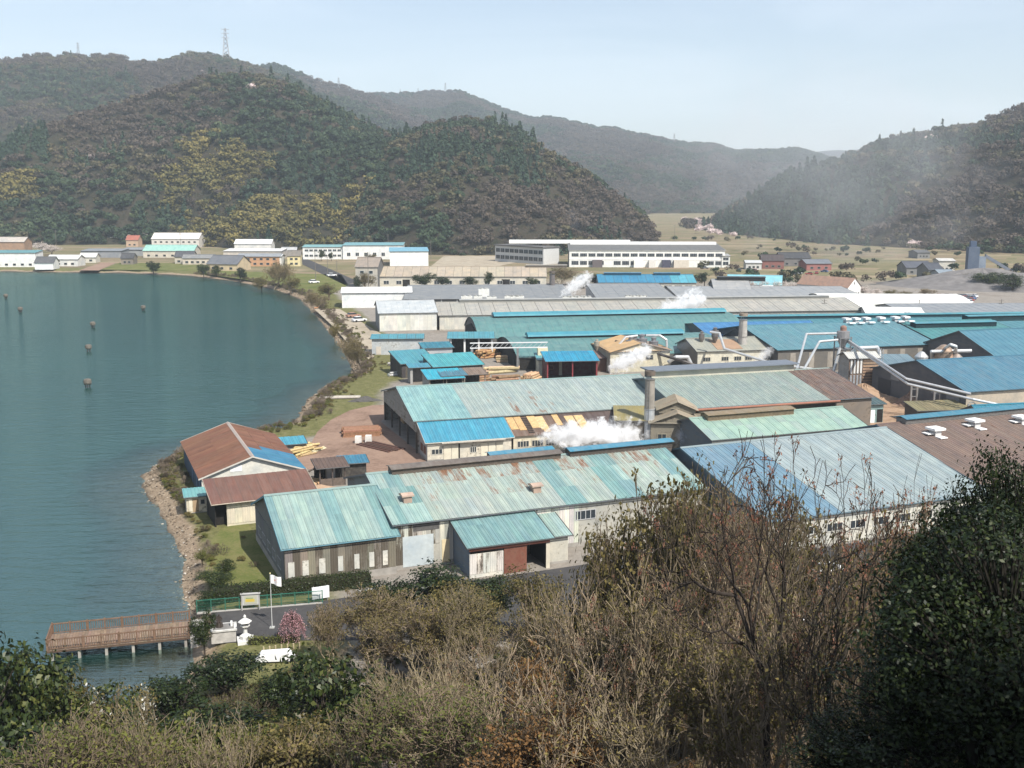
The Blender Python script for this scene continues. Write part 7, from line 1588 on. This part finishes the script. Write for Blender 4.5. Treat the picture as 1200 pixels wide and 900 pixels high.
# (model, px, py of the top, range, width in px, bark, name, label)
NEAR = [
 ('ever0', 385, 740, 76, 165, 'd', 'evergreen_tree', 'dark glossy evergreen tree in front of the pink cherry'),
 ('ever1', 262, 757, 98, 95, 'd', 'evergreen_tree', 'dense evergreen just below the stone plinth'),
 ('ever2', 322, 782, 96, 70, 'd', 'evergreen_tree', 'round evergreen below the white bundle'),
 ('ever3', 205, 790, 92, 95, 'd', 'evergreen_tree', 'evergreen at the landward end of the pier'),
 ('ever0', 237, 708, 112.5, 32, 'd', 'evergreen_bush', 'narrow clipped bush between pier and fence'),
 ('ever1', 252, 812, 84, 120, 'd', 'evergreen_tree', 'broad evergreen two trees below the stone plinth'),
 ('ever2', 12, 742, 84, 130, 'd', 'evergreen_tree', 'evergreen crown at the left border above the others'),
 ('olive0', 62, 772, 84, 105, 'd', 'olive_tree', 'olive-brown tree left of the pier'),
 ('ever3', -30, 722, 80, 120, 'd', 'evergreen_tree', 'evergreen cut by the left border'),
 ('ever1', 25, 822, 70, 150, 'd', 'evergreen_tree', 'green shrubby tree in the bottom left corner'),
 ('yellow0', 130, 838, 76, 130, 'm', 'shrub', 'bright green shrub below the white magnolia'),
 ('magnolia', 105, 798, 84, 100, 'l', 'magnolia_tree', 'magnolia with scattered white blooms left of the pier'),
 ('magnolia', 168, 800, 88, 60, 'l', 'magnolia_tree', 'small magnolia with few white blooms under the pier'),
 ('olive1', 150, 795, 90, 70, 'd', 'olive_tree', 'olive shrub under the pier rail'),
 ('ever2', 512, 655, 116, 100, 'd', 'evergreen_tree', 'tall evergreen before the long hall beside the annex'),
 ('ever0', 452, 672, 114, 80, 'd', 'evergreen_tree', 'evergreen at the corner of barn and long hall'),
 ('ever1', 578, 668, 112, 90, 'd', 'evergreen_tree', 'evergreen in front of the white annex wall'),
 ('olive0', 545, 672, 108, 100, 'm', 'olive_tree', 'olive tree between the two evergreens by the annex'),
 ('olive1', 618, 660, 108, 90, 'm', 'olive_tree', 'olive tree before the red annex door'),
 ('haze0', 432, 690, 104, 110, 'l', 'budding_shrub', 'tan budding tree beside the white banner'),
 ('haze1', 500, 688, 100, 120, 'l', 'budding_shrub', 'tan budding tree below the tall evergreen'),
 ('haze0', 565, 690, 98, 130, 'l', 'budding_shrub', 'tan budding tree below the white annex wall'),
 ('haze1', 620, 700, 95, 110, 'l', 'budding_shrub', 'tan budding tree below the red annex door'),
 ('haze0', 388, 705, 104, 60, 'l', 'budding_shrub', 'small tan budding shrub right of the pink cherry'),
 ('orange0', 668, 722, 80, 110, 'm', 'orange_shrub', 'orange-brown budding shrub in the middle of the slope'),
 ('orange0', 625, 770, 72, 90, 'm', 'orange_shrub', 'lower orange-brown shrub in the middle of the slope'),
 ('multi0', 492, 735, 82, 150, 'l', 'bare_tree', 'pale multi-stemmed bare tree right of the glossy evergreen'),
 ('multi1', 560, 730, 80, 150, 'l', 'bare_tree', 'pale bare tree with forked stems in the middle of the slope'),
 ('multi2', 520, 770, 72, 150, 'l', 'bare_tree', 'lower pale bare tree with crooked stems'),
 ('bare0', 478, 755, 76, 120, 'l', 'bare_tree', 'thin bare tree touching the glossy evergreen'),
 ('olive0', 800, 535, 84, 190, 'd', 'olive_tree', 'tall dense olive-brown tree before the blue roof'),
 ('olive1', 722, 580, 84, 160, 'd', 'olive_tree', 'dense olive-brown tree left of the tallest one'),
 ('haze1', 760, 540, 80, 190, 'm', 'budding_shrub', 'brown twiggy tree in front of the dense olive-brown ones'),
 ('haze0', 690, 605, 80, 160, 'm', 'budding_shrub', 'brown twiggy tree right of the annex'),
 ('haze1', 842, 548, 76, 170, 'm', 'budding_shrub', 'brown twiggy tree below the bright blue roof'),
 ('multi0', 740, 640, 62, 220, 'l', 'bare_tree', 'wide pale bare tree in the centre right of the slope'),
 ('multi1', 830, 640, 56, 220, 'l', 'bare_tree', 'pale bare tree left of the dark forked tree'),
 ('bare1', 700, 672, 66, 190, 'l', 'bare_tree', 'leaning bare tree with pale twigs right of the orange shrub'),
 ('spread0', 918, 508, 44, 270, 'd', 'bare_tree', 'tall dark forked tree with reddish buds before the blue-grey roof'),
 ('spread1', 1055, 552, 40, 260, 'd', 'bare_tree', 'dark many-limbed bare tree beside the large evergreen'),
 ('bare2', 862, 535, 52, 190, 'm', 'bare_tree', 'fine-twigged bare tree before the blue roof'),
 ('bare0', 985, 560, 56, 200, 'm', 'bare_tree', 'fine-twigged bare tree between the two dark forked trees'),
 ('red0', 1045, 578, 60, 150, 'm', 'red_leaf_tree', 'red-brown leafing tree left of the large evergreen'),
 ('red0', 880, 600, 66, 140, 'm', 'red_leaf_tree', 'red-brown leafing tree under the bright blue roof'),
 ('multi2', 960, 640, 50, 240, 'm', 'bare_tree', 'bare brown tree below the tall dark forked one'),
 ('multi1', 1040, 690, 40, 240, 'd', 'bare_tree', 'dark bare stems rising at the foot of the large evergreen'),
 ('haze1', 770, 690, 60, 200, 'm', 'budding_shrub', 'brown thicket tree below the parked white cars'),
 ('multi2', 690, 760, 52, 240, 'l', 'bare_tree', 'pale bare tree at the bottom right of the orange shrub'),
 ('multi0', 800, 760, 46, 260, 'l', 'bare_tree', 'pale bare tree at the bottom right below the thicket'),
 ('multi1', 1090, 600, 50, 180, 'm', 'bare_tree', 'bare tree close against the left side of the large evergreen'),
 ('multi2', 935, 700, 44, 240, 'm', 'bare_tree', 'bare multi-stem tree below the car park'),
 ('haze1', 948, 568, 72, 170, 'm', 'budding_shrub', 'tan twiggy tree behind the tall dark forked one'),
 ('haze0', 1020, 588, 74, 150, 'm', 'budding_shrub', 'tan twiggy tree left of the red-brown leafing one'),
 ('multi0', 893, 562, 68, 170, 'm', 'bare_tree', 'fine bare tree just left of the tall dark forked one'),
 ('multi1', 150, 815, 64, 110, 'l', 'bare_tree', 'pale thin stems rising beside the white magnolia'),
 ('multi2', 275, 826, 62, 110, 'l', 'bare_tree', 'pale thin stems below the evergreens of the plinth'),
 ('multi0', 425, 790, 66, 110, 'l', 'bare_tree', 'pale thin stems against the dark glossy evergreen'),
 ('spread1', 800, 590, 50, 240, 'm', 'bare_tree', 'broad spreading bare tree left of the parked white cars'),
 ('spread0', 700, 700, 58, 200, 'l', 'bare_tree', 'low spreading bare tree right of the orange-brown shrub'),
 ('spread1', 545, 745, 72, 150, 'l', 'bare_tree', 'crooked spreading bare tree in the middle of the slope'),
 ('spread1', 852, 528, 52, 220, 'm', 'bare_tree', 'spreading bare tree with red sprigs in front of the bright blue roof'),
 ('spread0', 1008, 532, 47, 230, 'd', 'bare_tree', 'dark spreading bare tree with red sprigs in front of the pale roof'),
 ('ever0', 118, 795, 86, 110, 'd', 'evergreen_tree', 'evergreen between the olive-brown tree and the white magnolia'),
 ('yellow0', 300, 842, 70, 130, 'm', 'shrub', 'bright green shrub at the bottom below the glossy evergreen'),
 ('ever2', 60, 800, 78, 110, 'd', 'evergreen_tree', 'evergreen below the olive-brown tree at the left'),
 ('bud0', 470, 815, 60, 190, 'm', 'budding_shrub', 'yellow budding shrub at the bottom below the pale stems'),
 ('bud0', 560, 822, 56, 200, 'm', 'budding_shrub', 'yellow budding shrub at the bottom centre'),
 ('olive1', 345, 838, 66, 150, 'm', 'olive_tree', 'olive shrub at the bottom below the glossy evergreen'),
 ('yellow0', 215, 838, 68, 150, 'm', 'shrub', 'light green shrub at the bottom left of centre'),
 ('bud0', 90, 845, 62, 180, 'm', 'budding_shrub', 'yellowish budding shrub at the bottom left'),
 ('orange0', 640, 835, 50, 160, 'm', 'orange_shrub', 'brownish shrub at the bottom edge right of centre'),
 ('haze1', 890, 760, 46, 240, 'm', 'budding_shrub', 'brown thicket at the bottom right of centre'),
 ('fine0', 1108, 530, 39, 120, 'b', 'evergreen_tree', 'small outermost lobe of the dark evergreens beside the bare trees'),
 ('fine1', 1150, 472, 38, 150, 'b', 'evergreen_tree', 'dark evergreen with the sunlit top left of the border one'),
 ('fine0', 1215, 455, 36, 190, 'b', 'evergreen_tree', 'big dark evergreen at the right border'),
 ('fine1', 1120, 610, 36, 150, 'b', 'evergreen_tree', 'dark evergreen low on the left side of the evergreen group'),
 ('fine0', 1180, 590, 33, 210, 'b', 'evergreen_tree', 'dark evergreen under the big one at the right'),
 ('fine1', 1235, 520, 28, 330, 'b', 'evergreen_tree', 'shaded evergreen mass at the right border'),
 ('fine0', 1170, 720, 27, 330, 'b', 'evergreen_tree', 'black-green evergreen in the bottom right corner'),
 ('fine1', 1060, 800, 28, 230, 'b', 'evergreen_tree', 'black-green shrub left of the bottom right corner'),
]
for key, px, py, rg, wd_, bk_, nm, lab in NEAR: tree(key, px, py, rg, lab, wd_, bk_, nm, 'shrub' if 'shrub' in nm else 'tree')
# evergreens just outside the frame at the lookout, whose shade the corner stands in
for k, (x, y, h, wd_) in enumerate(((19, 9, 22, 11), (27, 14, 20, 12), (14, -1, 24, 9), (24, 0, 24, 11))):
    t_ = thing('evergreen_tree', ['tall evergreen beside the lookout nearest the frame edge', 'tall evergreen farthest down the slope beside the lookout', 'tall evergreen right behind the lookout', 'tall evergreen to the far right of the lookout'][k], 'tree', (x, y, gz(x, y)), k); tr, br, lv, H, W = PT['fine%d' % (k % 2)]; t_.scale = (wd_ / W, wd_ / W, h / H)
    link('trunk', tr, t_, None, (*BARKS['d'], .3)); link('branches', br, t_, None, (*BARKS['d'], .3)); link('crown', lv, t_)
p = at(342, 752); o = tree('weeping', 341, 713, math.hypot(p.x, p.y), 'small pink weeping cherry at the edge of the park road', 36, 'd', 'weeping_cherry', 'cherry tree')
# hedges
def hedge(x0, y0, x1, y1, w_, h, label, mat, seed):
    r = np.random.default_rng(seed); L = math.hypot(x1 - x0, y1 - y0); t_ = thing('hedge', label, 'hedge', (x0, y0, LAND), math.atan2(y1 - y0, x1 - x0)); MB().box(.1, L - .1, .15, w_ - .15, 0, h - .15).build('stems', M['bark'], t_, (.03, .03, .015)); n = int(L * (w_ + 2 * h) * 60)
    s_ = r.random(n) * (w_ + 2 * h); x = r.random(n) * L; y = np.where(s_ < h, 0, np.where(s_ < h + w_, s_ - h, w_)); z = np.where(s_ < h, s_, np.where(s_ < h + w_, h, h - (s_ - h - w_))); bumpy = (fbm(x * .9, y * .9 + seed, seed, 3) - .5) * .4
    N_ = np.stack([0 * x, np.where(s_ < h, -1, np.where(s_ < h + w_, 0, 1)), np.where((s_ >= h) & (s_ < h + w_), 1, .25)], -1); C = np.stack([x, y, z], -1) + N_ * bumpy[:, None] + r.normal(0, .07, (n, 3)); link('leaves', leaves_mesh('leaves', C, N_ + r.normal(0, .5, (n, 3)), .17, mat, r, .6), t_); return t_
a_, b_ = at(248, 711), at(436, 690); hedge(a_.x, a_.y + .5, b_.x, b_.y + .5, 2.2, 1.5, 'clipped green hedge between mesh fence and lawn', M['leaf_evergreen'], 3)
a_, b_ = at(290, 757), at(352, 753); hedge(a_.x, a_.y, b_.x, b_.y, .8, .7, 'low yellowish hedge along the near kerb of the park road', M['leaf_yellow_green'], 4)
a_, b_ = at(905, 620), at(1060, 596); hedge(a_.x, a_.y, b_.x, b_.y, 1.6, 1.4, 'hedge along the far side of the car park', M['leaf_evergreen'], 6)
for key, px, py, wd_, lab in (('ever1', 250, 668, 34, 'dark green bush at the lakeward corner of the lawn'), ('ever2', 262, 655, 22, 'small bush on the lawn edge above the corner bush'), ('ever3', 240, 690, 24, 'bush between beach and mesh fence'), ('yellow0', 236, 640, 14, 'tuft of weeds on the shore above the beach')):
    p = at(px, py + 22); tree(key, px, py, math.hypot(p.x, p.y) , lab, wd_ * 1.3, 'd', 'bush', 'bush', hmin=.6)
p = at(410, 672); tree('multi0', 418, 660, math.hypot(p.x, p.y), 'tangle of dry brown branches against the barn front', 30, 'm', 'dry_branches', 'branches')
# trees of the plain
for key, px, py, pyb, wd_, bk_, nm, lab in (
 ('ever0', 179, 303, 319, 16, 'd', 'pine_tree', 'dark round pine on the far shore by the vegetable field'), ('ever1', 238, 306, 323, 15, 'd', 'pine_tree', 'dark pine at the water in front of the gable house'), ('ever2', 253, 310, 323, 12, 'd', 'pine_tree', 'smaller pine right of the one at the water'), ('ever3', 281, 312, 328, 15, 'd', 'pine_tree', 'lone dark pine on the shore grass'),
 ('haze0', 318, 305, 336, 40, 'l', 'bare_tree', 'large grey bare bush leaning at the far bank'), ('olive0', 306, 322, 338, 20, 'd', 'olive_tree', 'low dark scrub at the bend of the far bank'), ('haze1', 365, 340, 362, 30, 'l', 'bare_tree', 'grey bare scrub on the bank near the white boat'), ('olive1', 385, 330, 352, 30, 'm', 'olive_tree', 'olive scrub beside the lake road'), ('olive0', 340, 322, 342, 24, 'm', 'olive_tree', 'green scrub on the shore grass'),
 ('haze0', 412, 392, 424, 30, 'l', 'bare_tree', 'brown bare scrub on the bank below the sandy lane'), ('haze1', 420, 405, 430, 24, 'm', 'bare_tree', 'brown bush at the corner of the lake bank'), ('olive1', 392, 376, 396, 16, 'm', 'olive_tree', 'tawny scrub along the sandy lane'),
 ('ever0', 498, 317, 338, 30, 'd', 'evergreen_tree', 'dark evergreen in front of the tile roofed barrack'), ('ever1', 518, 322, 338, 20, 'd', 'evergreen_tree', 'second dark evergreen before the barrack'), ('ever2', 551, 323, 337, 22, 'd', 'evergreen_tree', 'dark evergreen before the middle of the barrack'), ('ever3', 572, 317, 338, 14, 'd', 'evergreen_tree', 'pointed evergreen before the barrack'), ('ever0', 622, 323, 338, 18, 'd', 'evergreen_tree', 'dark evergreen at the right end of the barrack'),
 ('haze0', 655, 312, 335, 40, 'l', 'bare_tree', 'tawny bare tree behind the thin dark chimney'), ('ever1', 699, 318, 338, 20, 'd', 'evergreen_tree', 'dark evergreen left of the blue roof depot'), ('ever2', 684, 320, 338, 18, 'd', 'evergreen_tree', 'dark bush in front of the tawny bare tree'), ('ever3', 826, 318, 336, 16, 'd', 'evergreen_tree', 'brown-green tree between blue and cyan roofs'), ('olive0', 770, 336, 346, 30, 'd', 'olive_tree', 'dark scrub row below the blue roof depot'), ('olive0', 800, 336, 346, 34, 'd', 'olive_tree', 'dark scrub right of the scrub row below the depot'),
 ('haze1', 428, 318, 343, 22, 'm', 'bare_tree', 'bare tree in front of the old warehouse'), ('ever2', 420, 322, 343, 14, 'd', 'evergreen_tree', 'dark bush at the corner of the old warehouse'), ('ever3', 376, 292, 306, 10, 'd', 'evergreen_tree', 'small tree before the white school block'), ('ever0', 388, 294, 306, 8, 'd', 'evergreen_tree', 'small round tree before the white teal hall'), ('olive0', 434, 297, 306, 16, 'd', 'olive_tree', 'scrub between white hall and sky blue roof'),
 ('olive0', 1130, 318, 334, 30, 'd', 'olive_tree', 'dark trees at the foot of the plant tower'), ('ever1', 1160, 316, 338, 34, 'd', 'evergreen_tree', 'dark evergreen on the spoil heap'), ('ever2', 1188, 320, 342, 30, 'd', 'evergreen_tree', 'dark evergreen at the right border before the heap'), ('haze0', 1060, 340, 350, 20, 'l', 'bare_tree', 'greyish tree at the left of the car park'), ('haze1', 1085, 338, 348, 20, 'l', 'bare_tree', 'greyish tree behind the car park'), ('olive1', 1045, 338, 350, 16, 'd', 'olive_tree', 'dark bush beside the school')):
    p = at(px, pyb); tree(key, px, py, math.hypot(p.x, p.y), lab, wd_, bk_, nm, 'tree')
for k in range(13):
    px = 858 + k * 7.6 + random.uniform(-2, 2); p = at(px, 344.5 + random.uniform(-2, 2)); tree('cherry', px, 328 + random.uniform(-2, 2), math.hypot(p.x, p.y), 'pale cherry tree in blossom, ' + ORD[k] + ' from the left before the brown school', 17, 'm', 'cherry_tree', 'cherry tree', group='cherries by the school')
for px, py, lab in ((1012, 334, 'pale cherry in blossom at the right gable of the school'), (1024, 337, 'second pale cherry right of the school'), (48, 283, 'pale cherry in blossom by the three storey school'), (60, 286, 'pale cherry right of the three storey school')):
    p = at(px, py + 13); tree('cherry', px, py, math.hypot(p.x, p.y), lab, 20, 'm', 'cherry_tree', 'cherry tree')
q = []
for k in range(18):
    f = k / 17; px = 806 + 40 * f + 8 * math.sin(f * 7); py = 262 + 18 * f; p = at(px, py); q.append((p.x + random.uniform(-8, 8), p.y + random.uniform(-25, 25), LAND))
scatter('cherry_row', np.array(q), np.full(len(q), KI['blossom'][0]), 7 + 5 * rng.random(len(q)), rng.random(len(q)), 'line of pale cherry blossom along the valley stream')
# far hedgerows and scrub in the fields
q = []; idx = []
for _ in range(420):
    px, py = random.uniform(790, 1240), random.choice((262, 268, 283, 296, 296, 297, 300, 309, 322, 331, 334)) + random.gauss(0, 1.6)
    if fbm(np.array([px * .02]), np.array([py * .3]), 3)[0] > .5: p = at(px, py); q.append((p.x, p.y, LAND)); idx.append(random.choice(KI['bare'] + KI['olive'] + KI['evergreen']))
scatter('field_scrub', np.array(q), idx, 3 + 5 * rng.random(len(q)), rng.random(len(q)), 'scrubby hedgerows between the valley fields')

# ------------------------------------------------------------------ brush over the slope: nobody could count it
brush = bpy.data.collections.new('brush_models')
def bproto(name, me):
    o = bpy.data.objects.new(name, me); brush.objects.link(o)
def twig_bush(i, seed, H, leafm, lsize, per):
    S, tips, r = grow_tree(seed, H, stems=5, spread=.5, depth=3, r0=.05, up=.45, rmin=.014, lean=.45)
    m1 = seg_mesh('twigs', S[0], S[1], S[2], S[3], M['brush_twig'], 3)
    if leafm:
        C = [p + r.normal(0, .12, 3) for p, d in tips for _ in range(per)]; m2 = leaves_mesh('leaves', C, r.normal(0, 1, (len(C), 3)) + np.array([0, 0, .5]), lsize, leafm, r, .6)
        bm = bmesh.new(); bm.from_mesh(m1); n1 = len(bm.faces); bm.from_mesh(m2); bm.faces.ensure_lookup_table()
        for f in bm.faces[n1:]: f.material_index = 1
        bm.to_mesh(m1); bm.free(); m1.materials.append(leafm)
    bproto('%02d_twig_bush' % i, m1)
def leaf_bush(i, seed, H, W, mat, n, ls):
    r = np.random.default_rng(seed); L = r.normal(0, 1, (7, 3)); L /= np.linalg.norm(L, axis=1)[:, None]; L[:, 2] = abs(L[:, 2]); cen = np.array([0, 0, H * .3]) + L * np.array([W * .28, W * .28, H * .35]); k = r.integers(0, 7, n); d = r.normal(0, 1, (n, 3)); d /= np.linalg.norm(d, axis=1)[:, None]
    C = cen[k] + d * np.array([W * .22, W * .22, H * .2]) * (r.random(n) ** .35)[:, None]; C[:, 2] = np.abs(C[:, 2]); bproto('%02d_leaf_bush' % i, leaves_mesh('leaf_bush', C, d + r.normal(0, .5, (n, 3)) + np.array([0, 0, .4]), ls, mat, r, .55))
twig_bush(0, 700, 2.6, M['brush_olive'], .13, 3); twig_bush(1, 701, 3.2, M['brush_olive'], .10, 2); twig_bush(2, 702, 2.2, None, 0, 0); twig_bush(3, 703, 2.8, M['brush_orange'], .13, 3); twig_bush(4, 704, 3.4, M['brush_yellow_green'], .12, 2)
leaf_bush(5, 705, 1.8, 2.4, M['brush_evergreen'], 1500, .19); leaf_bush(6, 706, 1.5, 2.2, M['brush_olive'], 1300, .15); leaf_bush(7, 707, 1.4, 2.0, M['brush_yellow_green'], 1000, .15); leaf_bush(8, 708, .7, 1.6, M['brush_olive'], 600, .14)
ROADP = [at(x, y) for x, y in [(240, 722), (300, 715), (420, 690), (600, 668), (820, 638), (1120, 590), (1300, 560), (1300, 690), (1000, 744), (800, 756), (600, 756), (480, 754), (330, 756), (244, 764)]]
def in_poly(x, y, P):
    ins = np.zeros(x.shape, bool)
    for i in range(len(P)):
        a_, b_ = P[i], P[(i + 1) % len(P)]
        if a_.y != b_.y: ins ^= ((a_.y > y) != (b_.y > y)) & (x < (b_.x - a_.x) * (y - a_.y) / (b_.y - a_.y) + a_.x)
    return ins
n = 9000; rr = np.sqrt(rng.uniform(30 ** 2, 118 ** 2, n)); aa = rng.uniform(-.62, .62, n); bx, by = rr * np.sin(aa), rr * np.cos(aa); bz = ground_z(bx, by); sd_ = shore_dist(bx, by)
sel = (~in_poly(bx, by, ROADP)) & ((sd_ > .8) | (bz > 2.2)); ax = np.degrees(aa)
limit = np.interp(ax, [-40, -17, -13, -9, -4, 0, 30], [100, 100, 104, 107, 117, 117, 112]); sel &= rr < limit
bx, by, bz, rr, ax = bx[sel], by[sel], bz[sel], rr[sel], ax[sel]
c_ = fbm(bx / 9, by / 9, 41, 3) + rng.normal(0, .07, len(bx)); right = np.clip((ax + 8) / 12, 0, 1)
idx = np.where(c_ < .40, 5, np.where(c_ < .46, 6, np.where(c_ < .56, rng.integers(0, 3, len(bx)), np.where(c_ < .62, 3 + rng.integers(0, 2, len(bx)), 8))))
idx = np.where((rng.random(len(bx)) < .55 * right), rng.integers(0, 4, len(bx)), idx); idx = np.where((ax < -12) & (rng.random(len(bx)) < .35), rng.choice([5, 7, 6], len(bx)), idx)
scl = (.40 + .5 * rng.random(len(bx))) * np.where(rr > 99, .6, 1.0)
scatter('undergrowth', np.c_[bx, by, bz - .1], idx, scl, rng.random(len(bx)), 'brown and green undergrowth thicket covering the near slope', brush)
# grass tufts and weeds along the banks
q = []
for i in list(range(8, 30)):
    a_, b_ = SHORE[i], SHORE[i + 1]; d = b_ - a_; L_ = np.hypot(*d); nrm = np.array([d[1], -d[0]]) / L_; 
    for _ in range(int(L_ * 5)): p_ = a_ + d * rng.random() + nrm * (2.6 + rng.exponential(1.3)); q.append((p_[0], p_[1]))
q = np.array(q); q = q[shore_dist(q[:, 0], q[:, 1]) > 2.0]; q = q[(q[:, 1] > 158) | (rng.random(len(q)) < .22)]
scatter('bank_weeds', np.c_[q, ground_z(q[:, 0], q[:, 1])], rng.choice([8, 8, 7, 6, 2], len(q)), .3 + .5 * rng.random(len(q)), rng.random(len(q)), 'weeds and dry grass along the lake bank', brush)
# ------------------------------------------------------------------ haze: one closed box of air round everything
hz = MB().box(-5200, 5200, -300, 8800, -6, 640).build('haze', None)
hz.data.materials.clear()
hmat = bpy.data.materials.new('haze'); hmat.use_nodes = True; t = hmat.node_tree; t.nodes.remove(t.nodes['Principled BSDF'])
pv = nd(t, 'ShaderNodeVolumePrincipled'); pv.inputs['Color'].default_value = (.80, .90, 1.0, 1); pv.inputs['Density'].default_value = HAZE
pv.inputs['Anisotropy'].default_value = .0
lk(t, pv.outputs[0], t.nodes['Material Output'].inputs['Volume'])
hz.data.materials.append(hmat); tag(hz, 'thin blue spring haze over the valley', None, None, 'stuff')
